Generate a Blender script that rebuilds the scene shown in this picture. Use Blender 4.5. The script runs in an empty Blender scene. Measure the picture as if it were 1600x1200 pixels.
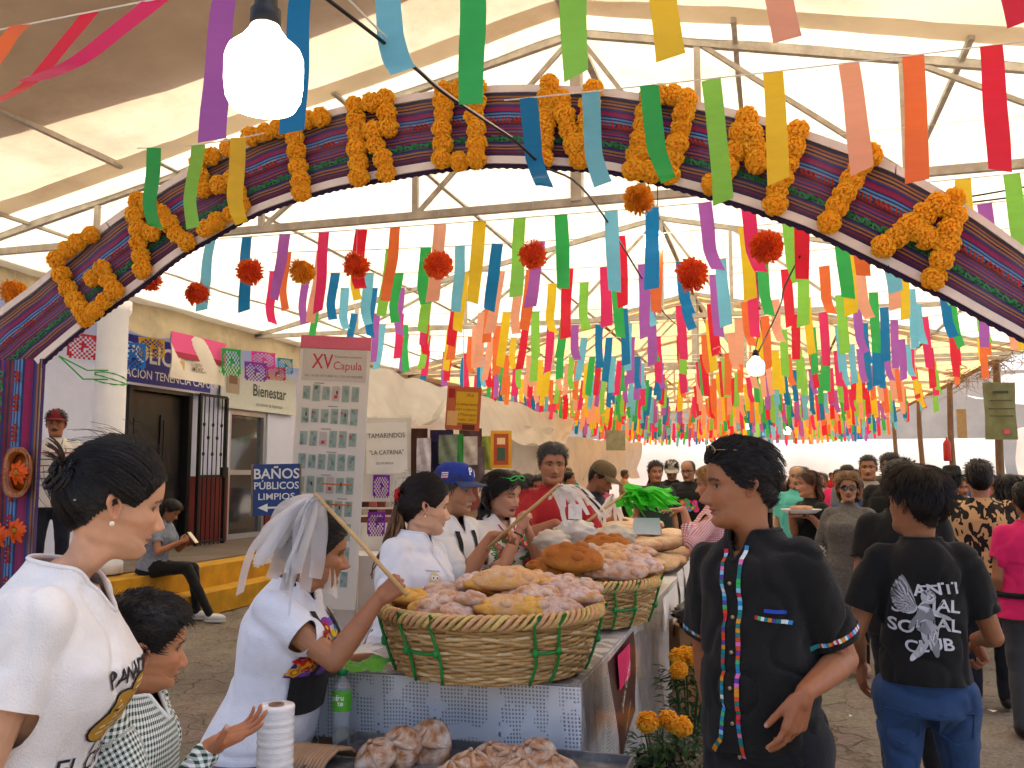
import bpy, bmesh, math, random
import numpy as np
from mathutils import Vector, Matrix, noise as mnoise
from mathutils.bvhtree import BVHTree
R = math.radians
scene = bpy.context.scene
rng = random.Random(7)

# ------------------------------------------------------------------ camera
F_PX, VPX, HOR, CAM_H = 1400.0, 1210.0, 740.0, 1.60      # photo pixels (1600 x 1200)
PITCH = math.atan((HOR-600)/F_PX)
YAW = math.atan((VPX-800)*math.cos(PITCH)/F_PX)          # heading to the left of +Y
cam_d = bpy.data.cameras.new('camera'); cam = bpy.data.objects.new('camera', cam_d)
scene.collection.objects.link(cam); scene.camera = cam
cam_d.sensor_width = 36.0; cam_d.lens = 36.0*F_PX/1600; cam_d.clip_start = 0.05; cam_d.clip_end = 2000
cam.location = (0, 0, CAM_H); cam.rotation_euler = (math.pi/2+PITCH, 0, YAW)

# ------------------------------------------------------------------ sky, sun, exposure
SUN_EL, SUN_AZ = R(64), R(18)      # azimuth measured from +Y, clockwise
world = bpy.data.worlds.new('World'); scene.world = world; world.use_nodes = True
wn = world.node_tree.nodes; wl = world.node_tree.links
bg = wn['Background']; sk = wn.new('ShaderNodeTexSky'); sk.sky_type = 'NISHITA'; sk.sun_disc = False
sk.sun_elevation = SUN_EL; sk.sun_rotation = SUN_AZ; sk.dust_density = 5.0; sk.air_density = 0.7; sk.ozone_density = 0.3
wl.new(sk.outputs[0], bg.inputs[0]); bg.inputs[1].default_value = 0.115
sun_d = bpy.data.lights.new('sun', 'SUN'); sun = bpy.data.objects.new('sun', sun_d); scene.collection.objects.link(sun)
sun_d.energy = 4.4; sun_d.angle = R(0.6); sun_d.color = (1.0, 0.935, 0.83)
_sd = Vector((math.sin(SUN_AZ)*math.cos(SUN_EL), math.cos(SUN_AZ)*math.cos(SUN_EL), math.sin(SUN_EL)))
sun.rotation_euler = _sd.to_track_quat('Z', 'Y').to_euler(); sun.location = _sd*60
vs = scene.view_settings; vs.view_transform = 'Standard'; vs.look = 'None'; vs.exposure = 1.85; vs.gamma = 1.0
vs.use_curve_mapping = False
cy = scene.cycles; cy.use_denoising = True; cy.max_bounces = 6; cy.diffuse_bounces = 3; cy.glossy_bounces = 3
cy.transmission_bounces = 5; cy.transparent_max_bounces = 10; cy.caustics_reflective = False; cy.caustics_refractive = False
cy.use_adaptive_sampling = True; cy.adaptive_threshold = .04
cy.sample_clamp_indirect = 6.0

# ------------------------------------------------------------------ pixel of the photo -> point of the place
_cr = cam.rotation_euler.to_matrix()
def ray(px, py):
    return _cr @ Vector(((px-800)/F_PX, -(py-600)/F_PX, -1.0))
def at_d(px, py, d): return Vector((0, 0, CAM_H)) + ray(px, py)*d           # at a depth along the view axis
def at_y(px, py, Y): r = ray(px, py); return Vector((0, 0, CAM_H)) + r*(Y/r.y)
def at_x(px, py, X): r = ray(px, py); return Vector((0, 0, CAM_H)) + r*(X/r.x)
def at_z(px, py, Z): r = ray(px, py); return Vector((0, 0, CAM_H)) + r*((Z-CAM_H)/r.z)
def proj(p):
    q = _cr.transposed() @ (Vector(p)-Vector((0, 0, CAM_H))); return (800+F_PX*q.x/-q.z, 600-F_PX*q.y/-q.z, -q.z)
# ------------------------------------------------------------------ materials
def lin(c): return tuple((x/12.92 if x <= .04045 else ((x+.055)/1.055)**2.4) for x in c)
def hx(s):
    s = s.lstrip('#'); return lin(tuple(int(s[i:i+2], 16)/255 for i in (0, 2, 4)))
_mats = {}
def M(name, col='#808080', rough=.6, var=.12, scale=12, bump=0, bscale=60, metal=0, coat=0, spec=.5, sheen=0,
      transl=0, emit=0, alpha=1, stretch=None, attr=False, sss=0, transm=0, ior=1.45, dirt=0, dirtcol='#4a3a2a'):
    if name in _mats: return _mats[name]
    m = bpy.data.materials.new(name); m.use_nodes = True; nt = m.node_tree; N = nt.nodes; L = nt.links
    b = N['Principled BSDF']; out = N['Material Output']
    c = hx(col) if isinstance(col, str) else tuple(col)
    tc = N.new('ShaderNodeTexCoord'); mp = N.new('ShaderNodeMapping'); L.new(tc.outputs['Object'], mp.inputs[0])
    if stretch: mp.inputs['Scale'].default_value = stretch
    src = None
    if attr:
        a = N.new('ShaderNodeAttribute'); a.attribute_name = 'Col'; src = a.outputs['Color']
    if var > 0:
        n = N.new('ShaderNodeTexNoise'); n.inputs['Scale'].default_value = scale; n.inputs['Detail'].default_value = 5
        n.inputs['Roughness'].default_value = .6; L.new(mp.outputs[0], n.inputs['Vector'])
        mr = N.new('ShaderNodeMapRange'); mr.inputs[1].default_value = .3; mr.inputs[2].default_value = .7
        mr.inputs[3].default_value = 1-var; mr.inputs[4].default_value = 1+var*.7; L.new(n.outputs[0], mr.inputs[0])
        mx = N.new('ShaderNodeMix'); mx.data_type = 'RGBA'; mx.blend_type = 'MULTIPLY'; mx.inputs[0].default_value = 1
        if src is None: mx.inputs[6].default_value = (*c, 1)
        else: L.new(src, mx.inputs[6])
        L.new(mr.outputs[0], mx.inputs[7]); src = mx.outputs[2]
    if dirt > 0:
        n2 = N.new('ShaderNodeTexNoise'); n2.inputs['Scale'].default_value = scale*.35; n2.inputs['Detail'].default_value = 8
        n2.inputs['Roughness'].default_value = .7; L.new(tc.outputs['Object'], n2.inputs['Vector'])
        m2 = N.new('ShaderNodeMapRange'); m2.inputs[1].default_value = .52; m2.inputs[2].default_value = .72; m2.inputs[4].default_value = dirt
        L.new(n2.outputs[0], m2.inputs[0])
        mx2 = N.new('ShaderNodeMix'); mx2.data_type = 'RGBA'; L.new(m2.outputs[0], mx2.inputs[0])
        if src is None: mx2.inputs[6].default_value = (*c, 1)
        else: L.new(src, mx2.inputs[6])
        mx2.inputs[7].default_value = (*hx(dirtcol), 1); src = mx2.outputs[2]
    if src is None: b.inputs['Base Color'].default_value = (*c, 1)
    else: L.new(src, b.inputs['Base Color'])
    b.inputs['Roughness'].default_value = rough; b.inputs['Metallic'].default_value = metal
    b.inputs['Specular IOR Level'].default_value = spec; b.inputs['Coat Weight'].default_value = coat
    b.inputs['Sheen Weight'].default_value = sheen; b.inputs['Alpha'].default_value = alpha; b.inputs['IOR'].default_value = ior
    b.inputs['Transmission Weight'].default_value = transm
    if sss:
        b.inputs['Subsurface Weight'].default_value = sss; b.inputs['Subsurface Radius'].default_value = (.012, .005, .003)
        b.inputs['Subsurface Scale'].default_value = 1.0
    if emit:
        b.inputs['Emission Color'].default_value = (*c, 1); b.inputs['Emission Strength'].default_value = emit
    if bump:
        nb = N.new('ShaderNodeTexNoise'); nb.inputs['Scale'].default_value = bscale; nb.inputs['Detail'].default_value = 4
        L.new(mp.outputs[0], nb.inputs['Vector'])
        bp = N.new('ShaderNodeBump'); bp.inputs['Strength'].default_value = bump; bp.inputs['Distance'].default_value = .01
        L.new(nb.outputs[0], bp.inputs['Height']); L.new(bp.outputs[0], b.inputs['Normal'])
    if transl:
        t = N.new('ShaderNodeBsdfTranslucent'); ms = N.new('ShaderNodeMixShader'); ms.inputs[0].default_value = transl
        if src is None: t.inputs[0].default_value = (*c, 1)
        else: L.new(src, t.inputs[0])
        L.new(b.outputs[0], ms.inputs[1]); L.new(t.outputs[0], ms.inputs[2]); L.new(ms.outputs[0], out.inputs[0])
    _mats[name] = m; return m
def clear_plastic(name, tint=(1, 1, 1), body=.12, rough=.15, bump=.6, bscale=18, stretch=(1, 1, 1)):
    """thin crinkled clear film: mostly transparent, some white haze, glossy"""
    if name in _mats: return _mats[name]
    m = bpy.data.materials.new(name); m.use_nodes = True; nt = m.node_tree; N = nt.nodes; L = nt.links
    b = N['Principled BSDF']; out = N['Material Output']
    b.inputs['Base Color'].default_value = (.85*tint[0], .86*tint[1], .9*tint[2], 1); b.inputs['Roughness'].default_value = rough
    tr = N.new('ShaderNodeBsdfTransparent'); tr.inputs[0].default_value = (*tint, 1)
    gl = N.new('ShaderNodeBsdfGlossy'); gl.inputs['Roughness'].default_value = rough
    tc = N.new('ShaderNodeTexCoord'); mp = N.new('ShaderNodeMapping'); mp.inputs['Scale'].default_value = stretch
    L.new(tc.outputs['Object'], mp.inputs[0])
    n = N.new('ShaderNodeTexNoise'); n.inputs['Scale'].default_value = bscale; n.inputs['Detail'].default_value = 3
    n.inputs['Distortion'].default_value = 1.2; L.new(mp.outputs[0], n.inputs['Vector'])
    bp = N.new('ShaderNodeBump'); bp.inputs['Strength'].default_value = bump; bp.inputs['Distance'].default_value = .03
    L.new(n.outputs[0], bp.inputs['Height']); L.new(bp.outputs[0], gl.inputs['Normal']); L.new(bp.outputs[0], b.inputs['Normal'])
    fr = N.new('ShaderNodeFresnel'); fr.inputs[0].default_value = 1.45; L.new(bp.outputs[0], fr.inputs['Normal'])
    m1 = N.new('ShaderNodeMixShader'); m1.inputs[0].default_value = body; L.new(tr.outputs[0], m1.inputs[1]); L.new(b.outputs[0], m1.inputs[2])
    fm = N.new('ShaderNodeMath'); fm.operation = 'MULTIPLY'; fm.inputs[1].default_value = .38; L.new(fr.outputs[0], fm.inputs[0]); m2 = N.new('ShaderNodeMixShader'); L.new(fm.outputs[0], m2.inputs[0]); L.new(m1.outputs[0], m2.inputs[1]); L.new(gl.outputs[0], m2.inputs[2])
    L.new(m2.outputs[0], out.inputs[0]); _mats[name] = m; return m

# ------------------------------------------------------------------ meshes
COL = scene.collection
WORK = bpy.data.scenes.new('workbench'); WCOL = WORK.collection          # scratch scene, removed at the end
def work_eval(o):
    WORK.view_layers[0].update(); return o.evaluated_get(WORK.view_layers[0].depsgraph)
class MB:
    def __init__(s): s.v = []; s.f = []; s.m = []; s.c = []
    def add(s, vs, fs, mi=0, col=None):
        o = len(s.v); s.v.extend([tuple(v) for v in vs]); s.f.extend([tuple(i+o for i in f) for f in fs]); s.m.extend([mi]*len(fs))
        if col is None: col = (1, 1, 1)
        if len(vs) and isinstance(col[0], (tuple, list, np.ndarray)): s.c.extend([tuple(c) for c in col])
        else: s.c.extend([tuple(col)]*len(vs))
        return s
    def box(s, c, size, rot=None, mi=0, col=None):
        hx_, hy, hz = size[0]/2, size[1]/2, size[2]/2; c = Vector(c)
        vs = [Vector((x, y, z)) for x in (-hx_, hx_) for y in (-hy, hy) for z in (-hz, hz)]
        if rot is not None: vs = [rot @ v for v in vs]
        return s.add([v+c for v in vs], [(0, 1, 3, 2), (4, 6, 7, 5), (0, 4, 5, 1), (2, 3, 7, 6), (0, 2, 6, 4), (1, 5, 7, 3)], mi, col)
    def bar(s, a, b, w, h=None, up=(0, 0, 1), mi=0, col=None):
        a = Vector(a); b = Vector(b); h = h or w; t = (b-a).normalized(); u = Vector(up)
        if abs(t.dot(u)) > .98: u = Vector((1, 0, 0))
        sx = t.cross(u).normalized()*(w/2); sz = sx.cross(t).normalized()*(h/2)
        vs = [p+i*sx+j*sz for p in (a, b) for i, j in ((-1, -1), (1, -1), (1, 1), (-1, 1))]
        return s.add(vs, [(0, 3, 2, 1), (4, 5, 6, 7), (0, 1, 5, 4), (1, 2, 6, 5), (2, 3, 7, 6), (3, 0, 4, 7)], mi, col)
    def tube(s, pts, r, n=8, mi=0, col=None, caps=True, flat=1.0, closed=False, twist=0):
        pts = [Vector(p) for p in pts]; k = len(pts)
        rs = [r]*k if not hasattr(r, '__len__') else list(r)
        vs = []; up = None
        for i, p in enumerate(pts):
            if closed: t = pts[(i+1) % k]-pts[i-1]
            else: t = pts[min(i+1, k-1)]-pts[max(i-1, 0)]
            if t.length < 1e-9: t = Vector((0, 0, 1))
            t.normalize()
            if up is None:
                up = Vector((0, 0, 1)) if abs(t.z) < .9 else Vector((1, 0, 0))
            up = up-t*up.dot(t)
            if up.length < 1e-6: up = t.orthogonal()
            up.normalize(); sd = t.cross(up)
            for j in range(n):
                a = 2*math.pi*j/n+twist*i
                vs.append(p+(up*math.cos(a)*flat+sd*math.sin(a))*rs[i])
        fs = [(i*n+j, i*n+(j+1) % n, (i+1)*n+(j+1) % n, (i+1)*n+j) for i in range(k-1) for j in range(n)]
        if closed: fs += [((k-1)*n+j, (k-1)*n+(j+1) % n, (j+1) % n, j) for j in range(n)]
        elif caps: fs += [tuple(range(n-1, -1, -1)), tuple((k-1)*n+j for j in range(n))]
        return s.add(vs, fs, mi, col)
    def lathe(s, prof, n=24, c=(0, 0, 0), mi=0, col=None, rot=None, caps=True, sx=1, sy=1):
        c = Vector(c); vs = []
        for r, z in prof:
            for j in range(n):
                a = 2*math.pi*j/n; v = Vector((r*math.cos(a)*sx, r*math.sin(a)*sy, z)); vs.append((rot @ v if rot is not None else v)+c)
        k = len(prof); fs = [(i*n+j, i*n+(j+1) % n, (i+1)*n+(j+1) % n, (i+1)*n+j) for i in range(k-1) for j in range(n)]
        if caps: fs += [tuple(range(n-1, -1, -1)), tuple((k-1)*n+j for j in range(n))]
        return s.add(vs, fs, mi, col)
    def ell(s, c, r, nu=14, nv=9, mi=0, col=None, rot=None, fn=None):
        c = Vector(c); vs = []
        for i in range(nv+1):
            ph = math.pi*i/nv
            for j in range(nu):
                a = 2*math.pi*j/nu; u = Vector((math.sin(ph)*math.cos(a), math.sin(ph)*math.sin(a), math.cos(ph)))
                k = fn(u) if fn else 1
                v = Vector((u.x*r[0], u.y*r[1], u.z*r[2]))*k; vs.append((rot @ v if rot is not None else v)+c)
        fs = [(i*nu+j, (i+1)*nu+j, (i+1)*nu+(j+1) % nu, i*nu+(j+1) % nu) for i in range(nv) for j in range(nu)]
        return s.add(vs, fs, mi, col)
    def grid(s, fn, nu, nv, mi=0, col=None, flip=False):
        vs = [fn(i/nu, j/nv) for j in range(nv+1) for i in range(nu+1)]; w = nu+1
        fs = [(j*w+i, j*w+i+1, (j+1)*w+i+1, (j+1)*w+i) for j in range(nv) for i in range(nu)]
        if flip: fs = [f[::-1] for f in fs]
        cc = [col(i/nu, j/nv) for j in range(nv+1) for i in range(nu+1)] if callable(col) else col
        return s.add(vs, fs, mi, cc)
    def mesh(s, name, mats, smooth=False):
        me = bpy.data.meshes.new(name); me.from_pydata(s.v, [], s.f)
        for m in (mats if isinstance(mats, (list, tuple)) else [mats]): me.materials.append(m)
        if len(s.m): me.polygons.foreach_set('material_index', s.m)
        if smooth: me.polygons.foreach_set('use_smooth', [True]*len(s.f))
        ca = np.array(s.c, dtype=np.float32).reshape(-1, 3)
        if len(ca) and (ca != 1).any():
            at = me.color_attributes.new('Col', 'FLOAT_COLOR', 'POINT'); at.data.foreach_set('color', np.hstack([ca, np.ones((len(ca), 1), np.float32)]).ravel())
        me.update(); return me
    def build(s, name, mats, parent=None, smooth=False, local=False, base=True):
        """local: vertices already in the parent's frame; otherwise world coordinates"""
        if not local and base and s.v:
            a = np.array(s.v); org = Vector(((a[:, 0].min()+a[:, 0].max())/2, (a[:, 1].min()+a[:, 1].max())/2, a[:, 2].min()))
            s.v = [tuple(Vector(v)-org) for v in s.v]
        else: org = Vector((0, 0, 0))
        o = bpy.data.objects.new(name, s.mesh(name, mats, smooth)); COL.objects.link(o); o.location = org
        if parent is not None:
            o.parent = parent
            if not local: o.matrix_parent_inverse = parent.matrix_basis.inverted()
        return o
def tag(o, label=None, cat=None, group=None, kind=None):
    if label: o['label'] = label
    if cat: o['category'] = cat
    if group: o['group'] = group
    if kind: o['kind'] = kind
    return o
def empty(name, loc, rz=0, label=None, cat=None, group=None):
    o = bpy.data.objects.new(name, None); COL.objects.link(o); o.location = loc; o.rotation_euler = (0, 0, rz); o.empty_display_size = .1
    return tag(o, label, cat, group)
def inst(name, mesh, parent=None, loc=(0, 0, 0), rot=(0, 0, 0), scale=(1, 1, 1), mat=None, local=True):
    o = bpy.data.objects.new(name, mesh); COL.objects.link(o); o.location = loc; o.rotation_euler = rot
    o.scale = scale if hasattr(scale, '__len__') else (scale,)*3
    if mat is not None:
        for sl in o.material_slots: sl.link = 'OBJECT'; sl.material = mat
    if parent is not None:
        o.parent = parent
        if not local: o.matrix_parent_inverse = parent.matrix_basis.inverted()
    return o
def struct(o): o['kind'] = 'structure'; return o
_fcache = {}
def text_geo(txt, size=1.0, bold=0.0, sx=1.0, align='CENTER', shear=0):
    """flat lettering: list of 2-D vertices (u, v) and faces"""
    k = (txt, bold, shear, align)
    if k not in _fcache:
        cu = bpy.data.curves.new('lettering', 'FONT'); cu.body = txt; cu.size = 1.0; cu.align_x = align; cu.align_y = 'CENTER'
        cu.offset = bold; cu.shear = shear; cu.resolution_u = 3; cu.fill_mode = 'FRONT' if hasattr(cu, 'fill_mode') else cu.fill_mode
        o = bpy.data.objects.new('lettering', cu); WCOL.objects.link(o)
        me = bpy.data.meshes.new_from_object(work_eval(o))
        _fcache[k] = ([(v.co.x, v.co.y) for v in me.vertices], [tuple(p.vertices) for p in me.polygons])
        bpy.data.objects.remove(o); bpy.data.curves.remove(cu); bpy.data.meshes.remove(me)
    vs, fs = _fcache[k]
    return [(u*size*sx, v*size) for u, v in vs], fs
def put_text(mb, txt, O, U, V, size, mi=0, col=None, bold=0, sx=1.0, align='CENTER', off=.002, shear=0):
    O = Vector(O); U = Vector(U).normalized(); V = Vector(V).normalized(); Nn = U.cross(V)
    vs, fs = text_geo(txt, size, bold, sx, align, shear)
    return mb.add([O+U*u+V*v+Nn*off for u, v in vs], fs, mi, col)
def catmull(ks, n):
    """ks: array (k, d); n samples, uniform Catmull-Rom through the keys"""
    ks = np.asarray(ks, float); k = len(ks); out = []
    for s_ in np.linspace(0, k-1, n):
        i = min(int(s_), k-2); t = s_-i
        p0 = ks[max(i-1, 0)]; p1 = ks[i]; p2 = ks[i+1]; p3 = ks[min(i+2, k-1)]
        out.append(.5*((2*p1)+(-p0+p2)*t+(2*p0-5*p1+4*p2-p3)*t*t+(-p0+3*p1-3*p2+p3)*t**3))
    return np.array(out)
# ================================================================== THE SETTING
# ---- ground: worn dusty paving
def ground_material():
    m = bpy.data.materials.new('dusty_paving'); m.use_nodes = True; N = m.node_tree.nodes; L = m.node_tree.links; b = N['Principled BSDF']
    tc = N.new('ShaderNodeTexCoord')
    nd = N.new('ShaderNodeTexNoise'); nd.inputs['Scale'].default_value = 3.5; nd.inputs['Detail'].default_value = 4; L.new(tc.outputs['Object'], nd.inputs['Vector'])
    ad = N.new('ShaderNodeVectorMath'); ad.operation = 'MULTIPLY_ADD'; ad.inputs[1].default_value = (.35, .35, .35); L.new(nd.outputs['Color'], ad.inputs[0]); L.new(tc.outputs['Object'], ad.inputs[2])
    vo = N.new('ShaderNodeTexVoronoi'); vo.feature = 'DISTANCE_TO_EDGE'; vo.inputs['Scale'].default_value = 3.4; L.new(ad.outputs[0], vo.inputs['Vector'])
    vc = N.new('ShaderNodeTexVoronoi'); vc.inputs['Scale'].default_value = 3.4; L.new(ad.outputs[0], vc.inputs['Vector'])
    cr = N.new('ShaderNodeMapRange'); cr.inputs[1].default_value = .0; cr.inputs[2].default_value = .03; L.new(vo.outputs[0], cr.inputs[0])
    big = N.new('ShaderNodeTexNoise'); big.inputs['Scale'].default_value = .9; big.inputs['Detail'].default_value = 8; big.inputs['Roughness'].default_value = .65; L.new(tc.outputs['Object'], big.inputs['Vector'])
    fine = N.new('ShaderNodeTexNoise'); fine.inputs['Scale'].default_value = 38; fine.inputs['Detail'].default_value = 5; fine.inputs['Roughness'].default_value = .7; L.new(tc.outputs['Object'], fine.inputs['Vector'])
    ramp = N.new('ShaderNodeValToRGB'); e = ramp.color_ramp.elements
    e[0].position = .3; e[0].color = (*hx('#665646'), 1); e[1].position = .72; e[1].color = (*hx('#918068'), 1)
    L.new(big.outputs[0], ramp.inputs[0])
    st = N.new('ShaderNodeMix'); st.data_type = 'RGBA'; st.blend_type = 'MULTIPLY'; st.inputs[0].default_value = .16; L.new(ramp.outputs[0], st.inputs[6]); L.new(vc.outputs['Color'], st.inputs[7])
    hs = N.new('ShaderNodeHueSaturation'); hs.inputs['Saturation'].default_value = .6; hs.inputs['Value'].default_value = 1.15; L.new(st.outputs[2], hs.inputs['Color'])
    m3 = N.new('ShaderNodeMix'); m3.data_type = 'RGBA'; m3.blend_type = 'OVERLAY'; m3.inputs[0].default_value = .95; L.new(hs.outputs[0], m3.inputs[6]); L.new(fine.outputs[0], m3.inputs[7])
    # joints filled with dust over much of the area
    jm = N.new('ShaderNodeMapRange'); jm.inputs[1].default_value = .42; jm.inputs[2].default_value = .6; L.new(big.outputs[0], jm.inputs[0])
    jj = N.new('ShaderNodeMath'); jj.operation = 'MAXIMUM'; L.new(cr.outputs[0], jj.inputs[0]); L.new(jm.outputs[0], jj.inputs[1])
    m4 = N.new('ShaderNodeMix'); m4.data_type = 'RGBA'; m4.inputs[6].default_value = (*hx('#6a5643'), 1); L.new(jj.outputs[0], m4.inputs[0]); L.new(m3.outputs[2], m4.inputs[7])
    L.new(m4.outputs[2], b.inputs['Base Color']); b.inputs['Roughness'].default_value = .9
    ma = N.new('ShaderNodeMath'); ma.operation = 'MULTIPLY_ADD'; L.new(fine.outputs[0], ma.inputs[0]); ma.inputs[1].default_value = .55; L.new(jj.outputs[0], ma.inputs[2])
    bp = N.new('ShaderNodeBump'); bp.inputs['Strength'].default_value = .9; bp.inputs['Distance'].default_value = .02; L.new(ma.outputs[0], bp.inputs['Height']); L.new(bp.outputs[0], b.inputs['Normal'])
    return m
def gaxis(lo, hi, n, c, p=2.6):
    t = np.linspace(-1, 1, n); s_ = np.sign(t)*np.abs(t)**p; return np.where(s_ < 0, c+s_*(c-lo), c+s_*(hi-c))
gx = gaxis(-150, 150, 150, 0.8); gy = gaxis(-150, 420, 190, 4.5)
mb = MB()
mb.add([(x, y, .012*mnoise.noise((x*1.7, y*1.7, 0))+.02*mnoise.noise((x*.4, y*.4, 3))-.012 if abs(x) < 12 and abs(y) < 30 else -.012) for y in gy for x in gx],
       [(j*150+i, j*150+i+1, (j+1)*150+i+1, (j+1)*150+i) for j in range(189) for i in range(149)])
g = mb.build('ground', ground_material(), smooth=True, base=False); struct(g)
# bits of litter on the paving
lit = M('litter_paper', '#e8e4da', .8, .1)
for k, (px, py, s_) in enumerate([(1283, 1167, .05), (1290, 1010, .03), (1585, 1010, .06), (1552, 1112, .03), (395, 1025, .025), (1330, 1120, .02), (1505, 1060, .02)]):
    p = at_z(px, py, .012); q = MB()
    a = rng.random()*6
    q.add([p+Vector((math.cos(a+i*1.57)*s_*rng.uniform(.6, 1.2), math.sin(a+i*1.57)*s_, .004+.008*(i % 2))) for i in range(4)], [(0, 1, 2), (0, 2, 3)])
    tag(q.build('litter_scrap', lit), 'scrap of pale litter on the paving, ' + ['right of the black-shirted man\'s legs', 'behind the man in the black shirt', 'at the right edge of the picture', 'beside the legs of the boy in jeans', 'left of the older woman with the whisk', 'between man and boy in black', 'beyond the boy in jeans'][k], 'litter', 'litter on the paving')

# ---- tents
RX, RZ, EXL, EXR, EZL, EZR = -1.48, 5.30, -8.05, 4.45, 3.87, 3.98
TARP_B = M('cream_tarp', '#efe5cc', .55, .08, 1.6, bump=.25, bscale=5, transl=.31, dirt=.45, dirtcol='#a88450')
TARP_A = M('tan_tarp', '#cbb89e', .6, .18, 1.3, bump=.3, bscale=5, transl=.34, dirt=.5, dirtcol='#8a6038')
TARP_C = M('ochre_tarp', '#d9b07c', .6, .14, 1.3, bump=.3, bscale=5, transl=.42, dirt=.4, dirtcol='#a87840')
STEEL = M('weathered_steel', '#c4bcae', .55, .25, 9, metal=.1, bump=.2, bscale=40, dirt=.5, dirtcol='#7a5a40')
WOODP = M('timber_pole', '#7a5f45', .8, .3, 6, bump=.5, bscale=30, stretch=(6, 6, 1))
ROPE = M('pale_twine', '#cfc6b2', .8, .1)
def roof_z(x):
    return RZ+(EZL-RZ)*(RX-x)/(RX-EXL) if x < RX else RZ+(EZR-RZ)*(x-RX)/(EXR-RX)
def canopy(name, y0, y1, mat, parent, dz=0, x0=EXL, x1=EXR, nx=72, ny=40, sag=.05, bays=2, seed=0, tex=.03):
    mb = MB(); ridge_u = (RX-x0)/(x1-x0)
    def fn(u, v):
        x = x0+(x1-x0)*u; y = y0+(y1-y0)*v
        z = roof_z(min(max(x, EXL), EXR))+dz
        s_ = math.sin(math.pi*((v*bays) % 1.0)) if bays else 0
        pu = abs(math.sin(math.pi*u*8))
        z -= sag*s_*pu
        z += tex*mnoise.noise((x*1.1+seed, y*.8, seed))+tex*.5*mnoise.noise((x*3+seed, y*2.2, 5))
        if u < .001 or u > .999: z -= .02
        return (x, y, z)
    mb.grid(fn, nx, ny); return mb.build(name, mat, parent, smooth=True)
def truss(y, parent, king=True, tie=EZL-.12):
    mb = MB(); P = lambda x, o=0: Vector((x, y, roof_z(x)-.06-o))
    xs = [EXL+.05, -6.2, -4.4, -2.9, RX, -.5, 1.0, 2.6, EXR-.05]
    tie_z = 3.80
    mb.bar(P(xs[0]), P(RX), .05, .075); mb.bar(P(RX), P(xs[-1]), .05, .075)
    mb.bar((xs[0], y, tie_z), (xs[-1], y, tie_z), .05, .065)
    if king: mb.bar((RX, y, tie_z), P(RX), .11, .09, up=(1, 0, 0))
    for i, x in enumerate(xs[1:-1]):
        if x == RX: continue
        mb.bar((x, y, tie_z), P(x), .04, .05, up=(1, 0, 0))
        nx_ = xs[i+2] if x < RX else xs[i]
        mb.bar((x, y, tie_z), P(nx_), .035, .035)
    return mb.build('truss', STEEL, parent)
def tent(name, label, ys, y0, y1, mat, lx=True, seed=0, purl=(-7, -5.3, -3.5, -.2, 1.4, 3.0), pmat=None, **kw):
    t = empty(name, (RX, (y0+y1)/2, 0), 0, label, 'tent')
    canopy('tarp', y0, y1, mat, t, seed=seed, bays=max(1, len(ys)-1), **kw)
    for y in ys: truss(y, t)
    for x in purl:
        q = MB(); q.bar((x, y0+.15, roof_z(x)-.035), (x, y1-.15, roof_z(x)-.035), .04, .05); q.build('purlin', pmat or STEEL, t)
    q = MB(); q.bar((RX, y0+.1, RZ-.06), (RX, y1-.1, RZ-.06), .06, .08); q.build('ridge_beam', pmat or STEEL, t)
    for x in (EXL+.03, EXR-.03):
        q = MB(); q.bar((x, y0+.1, roof_z(x)-.08), (x, y1-.1, roof_z(x)-.08), .06, .07); q.build('eave_beam', pmat or STEEL, t)
    return t
tA = tent('market_tent', 'tan tarpaulin tent roof over the foreground, at the top corners of the picture', [2.0], 1.7, 6.72, TARP_A, seed=1, purl=(-5.6, 2.6), nx=60, ny=36)
tB = tent('market_tent', 'cream translucent tent roof on steel trusses behind the flower arch', [6.98, 12.6, 18.2], 6.45, 18.75, TARP_B, seed=2, dz=-.03)
tC = tent('market_tent', 'ochre tarpaulin tent roof at the far end of the aisle', [18.9, 23.5, 28, 32.5, 37], 18.55, 44, TARP_C, seed=3, pmat=WOODP)
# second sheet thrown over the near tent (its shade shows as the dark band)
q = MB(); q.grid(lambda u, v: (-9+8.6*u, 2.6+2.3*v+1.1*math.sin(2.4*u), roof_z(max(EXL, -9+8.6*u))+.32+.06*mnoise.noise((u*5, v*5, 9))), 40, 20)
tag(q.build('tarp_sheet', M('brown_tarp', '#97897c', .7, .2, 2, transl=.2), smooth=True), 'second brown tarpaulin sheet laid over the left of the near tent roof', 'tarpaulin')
# tie-up posts along both eaves
def post(x, y, z1, r, mat, label, grp):
    q = MB(); n = 6
    q.tube([(x+.02*math.sin(k*1.3+y), y+.02*math.cos(k*1.7+x), z1*k/n) for k in range(n+1)], [r*(1.1-.03*k) for k in range(n+1)], 8)
    return tag(q.build('tent_post', mat, smooth=True), label, 'post', grp)
for k, y in enumerate([21.5, 27.3, 33.0, 38.5]):
    post(EXL+.1, y, roof_z(EXL)-.05, .085, WOODP, ['nearest', 'second', 'third', 'farthest'][k]+' timber post under the left tent eave', 'posts under the left eave')
for k, y in enumerate([10.4, 15.5, 20.0, 25, 30, 36]):
    post(EXR-.1, y, roof_z(EXR)-.05, .10 if k == 0 else .075, WOODP, ['nearest', 'second', 'third', 'fourth', 'fifth', 'farthest'][k]+' timber post under the right tent eave', 'posts under the right eave')
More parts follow.
